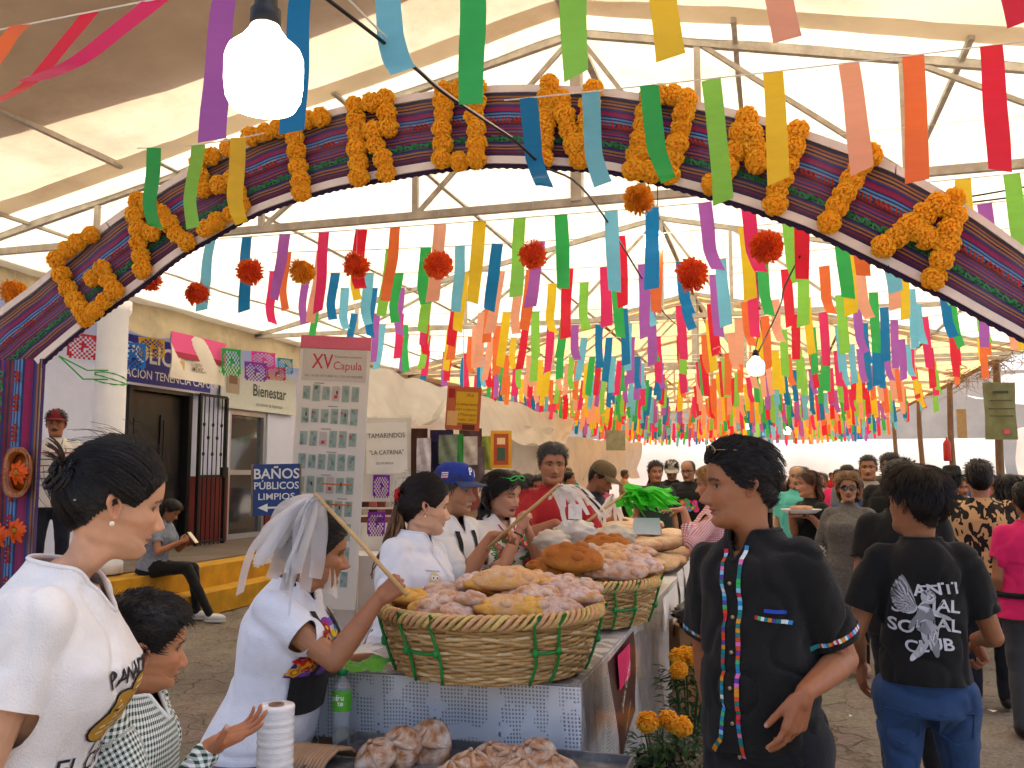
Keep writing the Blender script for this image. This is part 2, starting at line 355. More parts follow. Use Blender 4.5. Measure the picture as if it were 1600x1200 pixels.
# valance along the left eave
q = MB()
def vfn(u, v):
    y = 6.0+13*u; sag = .05*math.sin(u*46)+.03*math.sin(u*21+1)
    return (EXL+.06+.05*math.sin(u*60)*v+.06*v, y, EZL+.02-(.40+sag)*v)
q.grid(vfn, 140, 6); tag(q.build('tent_valance', M('valance_tarp', '#d8c6a0', .7, .15, 2, transl=.3, bump=.3, bscale=10, dirt=.5), smooth=True), 'beige tarpaulin flap hanging along the left tent eave', 'valance')

# ---- the municipal building on the left, behind a raised porch
BX = -8.5; PZ = .52
def Yw(px, X=BX): return at_x(px, 740, X).y
def Zw(px, py, X=BX): return at_x(px, py, X).z
bl = empty('municipal_building', (BX-.5, 14, 0), 0, 'white municipal building with dark red base behind the raised porch', 'building')
LILAC = M('limewash', '#d6deff', .85, .05, 3, bump=.15, bscale=50, dirt=.12, dirtcol='#9a9aa8')
REDP = M('oxblood_paint', '#6e1a1e', .6, .12, 5, bump=.1, bscale=40)
yd0, yd1, yd2, yg0, yg1 = Yw(192), Yw(292), Yw(334), Yw(357), Yw(416)
ztop = Zw(240, 603); zg = Zw(385, 642)
q = MB()
def wallq(y0, y1, z0, z1, mi=0): q.box((BX-.15, (y0+y1)/2, (z0+z1)/2), (.30, y1-y0, z1-z0), mi=mi)
wallq(3, yd0, PZ, 5.2); wallq(yd1, yg0, 1.56, 5.2); wallq(yd0, yd1, ztop, 5.2); wallq(yg0, yg1, zg, 5.2); wallq(yg1, 30, 1.56, 5.2)
q.build('wall', LILAC, bl)
q = MB(); wallq(yd1, yg0, PZ, 1.56); wallq(yg1, 30, PZ, 1.56); q.build('wall_base', REDP, bl)
q = MB(); q.box((-9.9, 15, 4.55), (4.3, 30, .16)); q.build('added_shade_slab', M('shade_slab_grey', '#9a948c', .85, .2, 2), bl)  # unseen slab above the tarp edge, added to keep the wall in shade
# timber double door
DARK = M('black_door_paint', '#17171a', .4, .2, 6, coat=.2)
dr = MB(); wd = yd1-yd0
dr.box((BX-.10, (yd0+yd1)/2, (PZ+ztop)/2), (.06, wd-.1, ztop-PZ)); door = dr.build('door', DARK, bl)
for k in range(2):
    yc = yd0+wd*(.27+.46*k)
    for zc, h in ((PZ+.55, .7), (PZ+1.5, .85)):
        z = MB(); z.box((BX-.06, yc, zc), (.03, wd*.30, h)); z.box((BX-.043, yc, zc), (.02, wd*.22, h-.14)); z.build('door_panel', DARK, door)
z = MB()
for y in (yd0+.04, yd1-.04): z.box((BX-.0, y, (PZ+ztop)/2), (.12, .09, ztop-PZ))
z.box((BX, (yd0+yd1)/2, ztop-.045), (.123, wd, .09)); z.build('door_frame', DARK, door)
# wrought-iron gate leaf standing open against the wall
IRON = M('wrought_iron', '#101012', .5, .1, 20)
gt = MB(); y0, y1 = yd1+.05, yd2+.05; zt = ztop-.05; xg = BX+.16
for y in (y0, y1): gt.bar((xg, y, PZ), (xg, y, zt), .05)
for zz in (PZ+.05, 1.56, zt): gt.bar((xg, y0, zz), (xg, y1, zz), .04)
for k in range(1, 6):
    y = y0+(y1-y0)*k/6; gt.tube([(xg, y, PZ), (xg, y, zt)], .010, 6)
    for zz in (2.35, 1.9) if k % 2 else (2.15,): gt.ell((xg, y, zz), (.022, .022, .035), 8, 5)
gt.box((xg+.02, y1-.04, 1.62), (.06, .14, .16)); gate = gt.build('iron_gate', IRON, bl)
# aluminium glazed door
ALU = M('aluminium', '#b9bec6', .35, .05, metal=.7)
GLS = M('dark_glass', '#2a323a', .06, .05, spec=.8, coat=.5)
z = MB(); z.box((BX-.10, (yg0+yg1)/2, (PZ+zg)/2), (.02, yg1-yg0, zg-PZ)); z.build('door_glass', GLS, bl)
z = MB()
for y in (yg0+.04, yg1-.04): z.box((BX-.06, y, (PZ+zg)/2), (.07, .08, zg-PZ))
for zz in (PZ+.05, 1.62, zg-.04): z.box((BX-.06, (yg0+yg1)/2, zz), (.066, yg1-yg0-.16, .08))
z.build('glazed_door_frame', ALU, bl)
# porch slab, two yellow steps, column
q = MB(); q.box(((BX-6.9)/2, 16, PZ/2-.002), (6.9-8.5 and 1.6, 26, PZ)); q.box((-9.5, 16, .2), (2, 30, .38))
pf = struct(q.build('porch_floor', M('porch_cement', '#75685e', .8, .25, 2, bump=.3, bscale=20, dirt=.3)))
YEL = M('yellow_kerb_paint', '#c8941c', .7, .25, 4, bump=.3, bscale=25, dirt=.6, dirtcol='#5a4a3a')
for k, (x, z1) in enumerate(((-6.72, .50), (-6.38, .25))):
    q = MB(); q.box((x, 16, z1/2), (.36-.02*k, 26, z1)); st = struct(q.build('porch_step', YEL))
q = MB(); cx_, cy_ = -7.05, at_x(168, 700, -7.05).y
q.lathe([(.21, PZ), (.21, PZ+.12), (.175, PZ+.16), (.165, 2.6), (.16, 3.35), (.19, 3.40), (.19, 3.52)], 28, (cx_, cy_, 0))
tag(q.build('porch_column', M('white_column_paint', '#eef0fa', .6, .04, 6, dirt=.1), smooth=True), 'round white porch column beside the police door', 'column')
gw = M('green_cord', '#2f9a3c', .6, .1)
q = MB()
for a in range(3): q.tube([(cx_+.17*math.cos(t*.7), cy_+.17*math.sin(t*.7), 2.66-.05*math.sin(t*.7+a)-a*.02) for t in range(10)], .008, 5)
pA = Vector((cx_+.1, cy_-.16, 2.62)); pB = at_x(92, 556, -7.2)
q.tube([pB, (pA+pB)/2+Vector((0, 0, -.12)), pA], .009, 5); q.tube([pB, (pA+pB)/2+Vector((0, .05, -.02)), pA+Vector((0, 0, .1))], .008, 5)
tag(q.build('tie_cord', gw), 'green cord knotted round the white porch column', 'cord')

# ---- far end of the aisle: sunlit white stalls and a wall
WH = M('sunlit_white_tarp', '#efece4', .7, .08, 1, bump=.2, bscale=4, transl=.6)
for k, (x, y, w, h, lab) in enumerate([(-7, 50, 12, 3.6, 'left'), (5.5, 49, 11, 3.4, 'middle'), (17, 44, 10, 3.8, 'right')]):
    q = MB(); q.grid(lambda u, v: (x-w/2+w*u, y+.35*math.sin(u*14)*(1-v)+1.6*v*v, .0+h*v), 30, 6); tag(q.build('tarp_wall', WH, smooth=True), 'bright sunlit white tarpaulin beyond the far end of the aisle, %s one' % lab, 'tarpaulin', 'bright tarpaulins at the far end')
q = MB(); q.box((0, 62, 4), (90, .4, 8)); tag(q.build('far_wall', M('far_limewash', '#cfc4b4', .8, .2, .5)), 'pale far building wall closing off the street', 'wall')
# ================================================================== THE FLOWER ARCH
AY = 4.85                                   # plane of the arch face (across the aisle)
top_px = [(-40, 520), (0, 487), (60, 444), (153, 360), (204, 324), (285, 273), (400, 218), (520, 173), (622, 155), (677, 146), (770, 137), (823, 136), (905, 139), (949, 143), (1087, 162), (1188, 185), (1258, 208), (1327, 232), (1405, 263), (1510, 325), (1560, 360), (1640, 420), (1740, 510)]
bot_px = [(20, 592), (55, 560), (117, 508), (160, 475), (204, 444), (276, 388), (390, 324), (455, 300), (520, 280), (616, 262), (690, 250), (762, 243), (850, 245), (946, 251), (1056, 276), (1157, 303), (1265, 340), (1397, 404), (1498, 456), (1533, 478), (1590, 508), (1660, 552), (1740, 610)]
def arc_pts(px):
    p = np.array([tuple(at_y(a, b, AY)) for a, b in px])[:, [0, 2]]
    s_ = np.concatenate([[0], np.cumsum(np.hypot(*np.diff(p, axis=0).T))]); s_ /= s_[-1]
    t = np.linspace(0, 1, 121); f = np.stack([np.interp(t, s_, p[:, 0]), np.interp(t, s_, p[:, 1])], 1)
    for _ in range(3): f[1:-1] = .25*f[:-2]+.5*f[1:-1]+.25*f[2:]
    return f
TOP, BOT = arc_pts(top_px), arc_pts(bot_px)
def arch_pt(u, v, off=0.0):
    """u along the arch, v 0 bottom .. 1 top, off towards the viewer"""
    i = min(max(u, 0), 1)*120; k = min(int(i), 119); t = i-k
    a = BOT[k]*(1-t)+BOT[k+1]*t; b = TOP[k]*(1-t)+TOP[k+1]*t; p = a*(1-v)+b*v
    return Vector((p[0], AY-off, p[1]))
arch = empty('flower_arch', (RX, AY, 0), 0, 'big arch over the aisle covered in striped woven textile', 'arch')
STRIPES = ['#2b1a4e', '#4a1030', '#6b1040', '#1c1850', '#9a6626', '#2b1a4e', '#9a6626', '#30307a', '#2b1a4e', '#2d6b4a', '#30104a', '#2d6b4a', '#3a1a5e', '#7a1448',
           '#201a5a', '#8a5224', '#24206a', '#8a2a50', '#30307a', '#7a1e20', '#3a1038', '#7a1e20', '#2a2878', '#4a84b4', '#20206a', '#6298bc', '#24247a', '#4a8ac0', '#2a1a5a', '#8a1250',
           '#8a1250', '#7a1048', '#30206a', '#3c3c6e', '#9a6626', '#2a1a4a', '#a8762e', '#3a2a5a', '#9a6626', '#303048', '#383850']
def stripes_mat(name, stops, axis_attr='Col'):
    m = bpy.data.materials.new(name); m.use_nodes = True; N = m.node_tree.nodes; L = m.node_tree.links; b = N['Principled BSDF']
    a = N.new('ShaderNodeAttribute'); a.attribute_name = 'Col'; sp = N.new('ShaderNodeSeparateColor'); L.new(a.outputs['Color'], sp.inputs[0])
    src = None; n = len(stops)                      # several ramps chained: 32 stops at most in one
    half = [stops[:n//2], stops[n//2:]]; outs = []
    for h, st in enumerate(half):
        mr = N.new('ShaderNodeMapRange'); mr.inputs[1].default_value = h*len(half[0])/n; mr.inputs[2].default_value = (h*len(half[0])+len(st))/n
        L.new(sp.outputs[1], mr.inputs[0])
        r = N.new('ShaderNodeValToRGB'); r.color_ramp.interpolation = 'CONSTANT'
        while len(r.color_ramp.elements) < len(st): r.color_ramp.elements.new(.5)
        for i, c in enumerate(st): r.color_ramp.elements[i].position = i/len(st); r.color_ramp.elements[i].color = (*hx(c), 1)
        L.new(mr.outputs[0], r.inputs[0]); outs.append(r.outputs[0])
    gt_ = N.new('ShaderNodeMath'); gt_.operation = 'GREATER_THAN'; gt_.inputs[1].default_value = len(half[0])/n; L.new(sp.outputs[1], gt_.inputs[0])
    mx = N.new('ShaderNodeMix'); mx.data_type = 'RGBA'; L.new(gt_.outputs[0], mx.inputs[0]); L.new(outs[0], mx.inputs[6]); L.new(outs[1], mx.inputs[7])
    # weave and fading
    tc = N.new('ShaderNodeTexCoord'); no = N.new('ShaderNodeTexNoise'); no.inputs['Scale'].default_value = 2.2; no.inputs['Detail'].default_value = 4; L.new(tc.outputs['Object'], no.inputs['Vector'])
    wv = N.new('ShaderNodeTexNoise'); wv.inputs['Scale'].default_value = 260; L.new(tc.outputs['Object'], wv.inputs['Vector'])
    mr = N.new('ShaderNodeMapRange'); mr.inputs[1].default_value = .45; mr.inputs[2].default_value = .75; mr.inputs[4].default_value = .22; L.new(no.outputs[0], mr.inputs[0])
    m2 = N.new('ShaderNodeMix'); m2.data_type = 'RGBA'; L.new(mr.outputs[0], m2.inputs[0]); L.new(mx.outputs[2], m2.inputs[6]); m2.inputs[7].default_value = (*hx('#8a88a8'), 1)
    m3 = N.new('ShaderNodeMix'); m3.data_type = 'RGBA'; m3.blend_type = 'OVERLAY'; m3.inputs[0].default_value = .5; L.new(m2.outputs[2], m3.inputs[6]); L.new(wv.outputs[0], m3.inputs[7])
    L.new(m3.outputs[2], b.inputs['Base Color']); b.inputs['Roughness'].default_value = .85; b.inputs['Sheen Weight'].default_value = .2
    bp = N.new('ShaderNodeBump'); bp.inputs['Strength'].default_value = .3; bp.inputs['Distance'].default_value = .004; L.new(wv.outputs[0], bp.inputs['Height']); L.new(bp.outputs[0], b.inputs['Normal'])
    return m
TEXT_ARCH = stripes_mat('woven_sarape', STRIPES)
# textile body: front face with depth behind
q = MB(); nu = 120
fr_v = (.0, 1.0)
def vcol(u, v): return (u, min(max(v, .001), .999), 0)
q.grid(lambda u, v: arch_pt(u, .01+.91*v, .004*math.sin(u*210+v*3)), 240, 6, col=lambda u, v: vcol(u, v))
q.grid(lambda u, v: arch_pt(u, .0, -.05*v), nu, 1, col=(0, .05, 0), flip=True)
q.grid(lambda u, v: arch_pt(u, .98, -.05*v), nu, 1, col=(0, .9, 0))
q.grid(lambda u, v: arch_pt(u, v, -.05), nu, 1, col=(0, .5, 0), flip=True)
q.build('textile_panel', TEXT_ARCH, arch, smooth=False)
WPAINT = M('chipped_white_paint', '#e9dcd6', .55, .08, 8, bump=.2, bscale=30, dirt=.35, dirtcol='#a89890')
def rim(v0, v1, off, dep, name, mat, u0=0., u1=1., n=120):
    q = MB()
    q.grid(lambda u, v: arch_pt(u0+(u1-u0)*u, v0+(v1-v0)*v, off), n, 1)
    q.grid(lambda u, v: arch_pt(u0+(u1-u0)*u, v1, off-dep*v), n, 1)
    q.grid(lambda u, v: arch_pt(u0+(u1-u0)*u, v0, off-dep*v), n, 1, flip=True)
    return q.build(name, mat, arch, smooth=False)
for k in range(6): rim(.925, 1.03, .012, .06, 'top_rim', WPAINT, k/6+.0004, (k+1)/6-.0004, 20)
for k in range(6): rim(-.115, -.005, .012, .06, 'bottom_rim', WPAINT, k/6+.0004+.03*(k == 0), (k+1)/6-.0004, 20)
FRG = M('dark_fringe', '#2a1838', .9, .3, 40)
q = MB()
q.grid(lambda u, v: arch_pt(u, -.10-(.085+.010*math.sin(u*900))*v, .0), 480, 1); q.build('fringe', FRG, arch)
# woven motifs along the bands (green meander, red arrows)
GRN = M('green_yarn', '#2f8a52', .8, .15, 30); RDY = M('red_yarn', '#a8301c', .8, .15, 30)
q = MB(); q2 = MB(); L_ = 8.3; n_u = int(L_/.115)
for k in range(n_u):
    du = 1/n_u; u0 = k*du
    def seg(mbx, pts, w):
        for a, b in zip(pts[:-1], pts[1:]):
            pa = arch_pt(u0+du*a[0], a[1], .007); pb = arch_pt(u0+du*b[0], b[1], .007); d = (pb-pa); sd = Vector((-d.z, 0, d.x)).normalized()*w/2
            d = d.normalized()*w/2; mbx.add([pa-sd-d, pb-sd+d, pb+sd+d, pa+sd-d], [(0, 1, 2, 3)])
    seg(q, [(.04, .215), (.04, .285), (.5, .215), (.5, .285), (.86, .285), (.86, .235), (.68, .235), (.68, .255)], .0085)
    if k % 2 == 0: seg(q2, [(.2, .50), (.2, .56)], .008); seg(q2, [(.4, .50), (.4, .56)], .008); seg(q2, [(.6, .50), (.6, .56)], .008); seg(q2, [(.8, .5), (.8, .56)], .012)
    else: seg(q2, [(.25, .50), (.0, .53), (.25, .56)], .009); seg(q2, [(.5, .50), (.25, .53), (.5, .56)], .008); seg(q2, [(.75, .50), (.5, .53), (.75, .56)], .008); seg(q2, [(1., .50), (.75, .53), (1., .56)], .008)
for o_ in (q.build('green_meander_band', GRN, arch), q2.build('red_arrow_band', RDY, arch)): o_['kind'] = 'stuff'
# left leg of the arch, same cloth turned upright
pl = at_y(68, 600, AY); xR = pl.x; wP = .62
q = MB(); zt_ = at_y(40, 562, AY).z
q.grid(lambda u, v: (xR-wP*(1-u), AY-.02-.012*math.sin(u*19), zt_*v), 30, 12, col=lambda u, v: (v, .001+.998*((u*.9) % 1.0), 0))
q.grid(lambda u, v: (xR, AY-.02+.03*u, zt_*v), 2, 2, col=(0, .3, 0)); q.build('upright', TEXT_ARCH, arch)
q = MB(); q2 = MB()
for k in range(int(zt_/.10)):
    z0 = k*.10
    for xx, mbx, pts in ((xR-.36, q, [(0, .0), (.06, 0), (.0, .055), (.06, .055), (.06, .085), (.03, .085)]), (xR-.205, q2, [(0, .0), (.05, 0), (.025, .03), (0, .0)] if k % 2 else [(0, .02), (.05, .02), (0, .05), (.05, .05), (0, .08), (.05, .08)])):
        for i, (a, b) in enumerate(zip(pts[:-1], pts[1:])):
            pa = Vector((xx+a[0], AY-.042, z0+a[1])); pb = Vector((xx+b[0], AY-.042, z0+b[1])); d = pb-pa
            if d.length < 1e-5: continue
            sd = Vector((-d.z, 0, d.x)).normalized()*.006; mbx.add([pa-sd, pb-sd, pb+sd, pa+sd], [(0, 1, 2, 3)])
for o_ in (q.build('green_meander_band', GRN, arch), q2.build('red_arrow_band', RDY, arch)): o_['kind'] = 'stuff'
q = MB(); q.box((2.55, AY+.05, .95), (.6, .14, 1.9), col=(0, .3, 0)); q.build('upright', TEXT_ARCH, arch)   # right leg, out of frame

# ---- marigold heads
def petal_ball(name, n=90, r=.5, ruffle=.3, seed=0, colr=('#ffae08', '#ffc830', '#ffa000'), flat=.8, pw=.34, spiky=False):
    rg = random.Random(seed); mb = MB(); ga = math.pi*(3-math.sqrt(5))
    core = hx(colr[2]); mb.ell((0, 0, 0), (r*.78, r*.78, r*.78*flat), 14, 9, col=core)
    for i in range(n):
        zf = 1-1.75*(i+.5)/n; rr = math.sqrt(max(0, 1-zf*zf)); a = i*ga+rg.uniform(-.2, .2)
        d = Vector((rr*math.cos(a), rr*math.sin(a), zf*flat)); t = d.cross(Vector((0, 0, 1)))
        if t.length < .01: t = Vector((1, 0, 0))
        t.normalize(); up = t.cross(d).normalized(); k = rg.uniform(.82, 1.08)*r
        w = pw*r*rg.uniform(.8, 1.2); c1 = hx(colr[0]); c2 = hx(colr[1]); f = rg.random(); c = tuple(c1[j]*(1-f)+c2[j]*f for j in range(3)); cd = tuple(x*.92 for x in c1)
        tw = rg.uniform(-.5, .5); t2 = t*math.cos(tw)+up*math.sin(tw); u2 = up*math.cos(tw)-t*math.sin(tw)
        if spiky: vs = [d*k*.6-t2*w*.25, d*k*.6+t2*w*.25, d*k*1.0+t2*w*.5+u2*.1*r, d*k*1.08-t2*w*.3]; mb.add(vs, [(0, 1, 2, 3)], 0, [cd, cd, c, c])
        else:
            b0 = d*k*.72; b1 = d*k*.98+u2*.05*r
            vs = [b0-t2*w*.35, b0+t2*w*.35, b1+t2*w*.6, b1-t2*w*.6, d*k*1.06+t2*w*.35-u2*.10*r, d*k*1.06-t2*w*.35-u2*.10*r]
            mb.add(vs, [(0, 1, 2, 3), (3, 2, 4, 5)], 0, [cd, cd, c, c, c, c])
    return mb.mesh(name, M('petals', '#ff9a10', .6, .12, 30, attr=True, transl=.32))
MARI = [petal_ball('marigold_head', 150, .5, seed=k, flat=.9, pw=.30) for k in range(4)]
def letter(ch, label, pts):
    c = sum((at_y(a, b, AY-.06) for a, b in pts), Vector())/len(pts)
    t = empty('marigold_letter', c, 0, label, 'flower letter', 'marigold letters on the arch')
    for i, (a, b) in enumerate(pts):
        p = at_y(a, b, AY-.055-.012*(i % 2))
        d = rng.uniform(.112, .126)
        inst('marigold_head', MARI[rng.randrange(4)], t, p-c, (R(90)+rng.uniform(-.3, .3), rng.uniform(-.3, .3), rng.uniform(0, 6)), d).rotation_mode = 'ZYX'
LT = {
 'G': [(141,367),(121,378),(105,390),(88,406),(96,429),(106,451),(117,469),(127,484),(134,497),(149,485),(164,470),(178,454),(168,438),(160,420),(145,435)],
 'A': [(214,313),(211,336),(216,357),(216,379),(220,400),(222,421),(232,320),(252,334),(264,349),(276,366),(291,378),(237,363)],
 'S': [(357,232),(331,244),(310,253),(312,276),(318,295),(342,289),(363,279),(370,300),(375,320),(363,333),(339,346),(321,357)],
 'T': [(392,213),(414,207),(435,201),(456,193),(480,187),(501,183),(460,214),(463,237),(466,261),(469,282),(471,300)],
 'R': [(554,165),(579,160),(602,154),(604,176),(607,199),(582,204),(587,226),(598,248),(603,270),(556,188),(557,210),(557,232),(560,254),(561,276)],
 'O': [(693,141),(717,140),(744,136),(745,159),(741,182),(744,202),(745,225),(744,248),(717,253),(690,248),(692,225),(690,201),(693,179),(693,159)],
 'N': [(858,132),(854,155),(855,177),(851,199),(849,222),(849,248),(875,156),(882,178),(888,202),(897,226),(905,248),(914,224),(919,204),(919,185),(921,163),(927,140)],
 'O2': [(1015,150),(1010,174),(1006,197),(1000,218),(996,241),(990,265),(1017,268),(1046,272),(1052,247),(1058,224),(1064,201),(1068,177),(1072,156),(1030,147),(1052,148)],
 'M': [(1167,185),(1157,208),(1150,235),(1135,262),(1112,288),(1174,210),(1178,231),(1182,253),(1207,238),(1222,220),(1246,205),(1240,230),(1228,255),(1221,277),(1215,297),(1211,319)],
 'I': [(1360,243),(1344,260),(1331,282),(1320,301),(1308,323),(1295,348)],
 'A2': [(1490,311),(1467,319),(1446,334),(1422,352),(1403,369),(1380,385),(1492,336),(1484,358),(1479,381),(1471,406),(1459,435),(1448,371),(1435,360)]}
for k, pts in LT.items():
    lab = {'O2': 'second letter O, between N and M, made of orange marigold heads', 'A2': 'last letter A of the arch, at its right, made of orange marigold heads', 'A': 'first letter A, between G and S, made of orange marigold heads', 'O': 'first letter O, between R and N, made of orange marigold heads'}.get(k, 'letter %s made of orange marigold heads on the arch' % k)
    letter(k, lab, pts)

# ---- clay dish with flower and gerbera heads on the left leg
CLAY = M('glazed_clay', '#9a4a1a', .25, .2, 8, coat=.6)
c = at_y(30, 738, AY-.07); q = MB(); n = 40
def dish_ring(k, y): return [Vector((c.x+math.copysign(abs(math.cos(t))**.7, math.cos(t))*.108*k, y, c.z+math.copysign(abs(math.sin(t))**.7, math.sin(t))*.165*k)) for t in [2*math.pi*i/n for i in range(n)]]
rings = [dish_ring(.70, AY-.045), dish_ring(.72, AY-.065), dish_ring(1.0, AY-.10), dish_ring(1.02, AY-.095), dish_ring(.78, AY-.045)]
q.add([v for r_ in rings for v in r_], [(i*n+j, i*n+(j+1) % n, (i+1)*n+(j+1) % n, (i+1)*n+j) for i in range(4) for j in range(n)]+[tuple(range(n))])
dish = tag(q.build('clay_dish', CLAY, smooth=True), 'brown glazed clay dish hung on the textile leg of the arch', 'dish')
q = MB()
for j in range(44):
    t = 2*math.pi*j/44; q.tube([Vector((c.x+math.copysign(abs(math.cos(t))**.7, math.cos(t))*.092+.007*math.cos(a), AY-.098, c.z+math.copysign(abs(math.sin(t))**.7, math.sin(t))*.142+.007*math.sin(a))) for a in np.linspace(0, 6.28, 7)], .0015, 4)
q.build('painted_scrolls', M('cream_slip', '#d8a860', .5, .1), dish)['kind'] = 'stuff'
def gerbera(px, py, lab, s_=.085, y=AY-.12):
    t = empty('orange_flower', at_y(px, py, y), 0, lab, 'flower', 'orange flowers on the arch leg'); q = MB()
    for ring, (nn, rr, dy) in enumerate(((13, 1, 0), (11, .75, -.012))):
        for i in range(nn):
            a = 2*math.pi*(i+.5*ring)/nn+.1*math.sin(i*5); d = Vector((math.cos(a), 0, math.sin(a))); sd = Vector((-d.z, 0, d.x)); L = s_*rr*(.9+.15*math.sin(i*3))
            q.add([d*.01, d*L*.5+sd*L*.2+Vector((0, dy-.012, 0)), d*L*.88+sd*L*.15+Vector((0, dy, 0)), d*L+Vector((0, dy+.006, 0)), d*L*.88-sd*L*.15+Vector((0, dy, 0)), d*L*.5-sd*L*.2+Vector((0, dy-.012, 0))], [(0, 1, 5), (1, 2, 4, 5), (2, 3, 4)])
    q.build('petals', M('orange_petal', '#f2620c', .55, .2, 20, transl=.2), t, local=True)
    q = MB(); q.ell((0, -.018, 0), (.02, .014, .02), 10, 6); q.build('flower_centre', M('mustard_disc', '#a87818', .8, .3, 200), t, local=True)
gerbera(29, 738, 'orange gerbera lying in the clay dish on the arch leg'); gerbera(26, 829, 'orange gerbera below the clay dish, right one'); gerbera(-2, 836, 'orange gerbera below the clay dish, cut by the left edge of the picture')
# ================================================================== RIBBON GARLANDS, BULBS, POM-POMS
RC = ['#ee2f48', '#fb8048', '#fdb89c', '#fbd936', '#96e45c', '#3fc466', '#7cd2f6', '#2086cc', '#b66ad0', '#f23c7c']   # red orange peach yellow lime green sky blue purple pink
RC = [RC[i] for i in (7, 6, 5, 4, 3, 2, 1, 0, 9, 8)]     # blue sky green lime yellow peach orange red pink purple (left to right)
RMAT = [M('ribbon_film_%s' % n, c, .28, .05, 5, transl=.66, bump=.5, bscale=7, coat=.5, stretch=(1, 1, 4)) for n, c in zip(('blue', 'sky', 'green', 'lime', 'yellow', 'peach', 'orange', 'red', 'pink', 'purple'), RC)]
def ribbon_mesh(seed, blow=0.0, w=.088, L=.53):
    rg = random.Random(seed); q = MB(); bend = rg.uniform(-.05, .05); tw = rg.uniform(-.35, .35); ph = rg.uniform(0, 6); kink = rg.uniform(.25, .6); fwd = rg.uniform(-.05, .06); curl = rg.choice((0, 0, 0, 0, .9)) if seed < 50 else 0
    def fn(u, v):
        x = (u-.5)*w*(1-.12*math.sin(v*3+ph)*v); a = tw*v
        p = Vector((x*math.cos(a)+bend*v*v*L, x*math.sin(a)+fwd*v*v*L+.006*math.sin(v*9+ph), -L*v*(1-.05*abs(bend))))
        if v > kink: p.y += .02*(v-kink)*math.sin(ph)
        if v > .99: p.z += .03*(u-.5)*math.sin(ph*3)
        if blow: p.x -= blow*v*L; p.z += blow*.55*v*L; p.y += .05*math.sin(v*4)*v; 
        if curl and v > .55: t_ = (v-.55)/.45*curl; p.x += .05*math.sin(t_); p.y += .06*(1-math.cos(t_)); p.z += .10*(t_/curl)**2
        return p
    q.grid(fn, 4, 16)
    return q.mesh('ribbon', RMAT[0], smooth=True)
RIBS = [ribbon_mesh(k) for k in range(14)]; BLOWN = [ribbon_mesh(50+k, .75, w=.10, L=.55) for k in range(4)]
STRN = M('white_string', '#e8e4da', .7, .05)
def garland(y, z0, x0, x1, sp, label, phase=0, rev=False, sag=.12, sc=1.0, first=None, skip=0.0, blow_to=None, slope=0.0, jit=.25):
    t = empty('ribbon_garland', ((x0+x1)/2, y, z0), 0, label, 'garland', 'strings of coloured ribbons across the tent')
    xm = (x0+x1)/2; hw = (x1-x0)/2
    def zz(x): return z0-sag*(1-((x-xm)/hw)**2)+slope*(x-xm)
    q = MB(); q.tube([(x0+(x1-x0)*k/24, y, zz(x0+(x1-x0)*k/24)) for k in range(25)], .0035 if y < 9 else .006, 4); q.build('string', STRN, t)
    n = int((x1-x0)/sp); rg = random.Random(int(y*100))
    for i in range(n):
        x = x0+sp*(i+.5)+rg.uniform(-jit, jit)*sp*.3
        if rg.random() < skip: continue
        bl_ = blow_to is not None and x < blow_to
        me = BLOWN[rg.randrange(4)] if bl_ else RIBS[rg.randrange(14)]
        inst('ribbon', me, t, (x-xm, 0, zz(x)-z0), (rg.uniform(-.06, .06), rg.uniform(-.05, .05)+(.08 if x < RX else -.05), rg.uniform(-.25, .25)), (sc, sc, sc*rg.uniform(.92, 1.12)), RMAT[(phase-i if rev else i+phase) % 10])
ORD = ['nearest', 'second', 'third', 'fourth', 'fifth', 'sixth', 'seventh', 'eighth', 'ninth', 'tenth', 'eleventh', 'twelfth', 'thirteenth', 'fourteenth', 'fifteenth', 'sixteenth', 'seventeenth', 'eighteenth', 'nineteenth', 'twentieth', 'twenty-first', 'twenty-second', 'twenty-third', 'twenty-fourth', 'twenty-fifth', 'twenty-sixth', 'twenty-seventh', 'twenty-eighth', 'twenty-ninth', 'thirtieth']
# rows fitted to the photo: (Y, height, x from, x to, spacing, colour phase)
garland(2.62, 3.34, -3.75, 1.6, .30, 'nearest string of coloured ribbons, at the very top of the picture', phase=3, sag=.0, blow_to=-1.9, slope=.02)
garland(4.05, 3.40, -3.35, -2.55, .26, 'short string with two green ribbons before the letters A and S', phase=2, sag=.02)
garland(4.05, 3.42, -1.22, 2.2, .285, 'string of coloured ribbons hanging just before the arch', phase=0, sag=.02, slope=.0)
garland(6.35, 3.40, -3.9, 2.3, .30, 'string of coloured ribbons between the third and fourth ones behind the arch', phase=6, rev=True, sag=.08, skip=.1)
garland(5.7, 3.36, -4.15, 2.2, .30, 'third string of coloured ribbons, just behind the arch', phase=1, rev=True, sag=.04)
yy = 7.0; k = 3
while yy < 38 and k < 30:
    xl = max(-6.6, -4.4-.10*(yy-7)); xr = min(3.6, 2.6+.05*(yy-7))
    garland(yy, 3.42+.05*math.sin(k*2.1), xl, xr, .30, ORD[k]+' string of coloured ribbons counted from the camera', phase=[0, 9, 1, 8, 2, 0, 1, 9][k % 8], sag=.16+.05*math.sin(k), skip=.04, sc=1.0, rev=k % 3 != 0)
    yy += .88+.022*k; k += 1
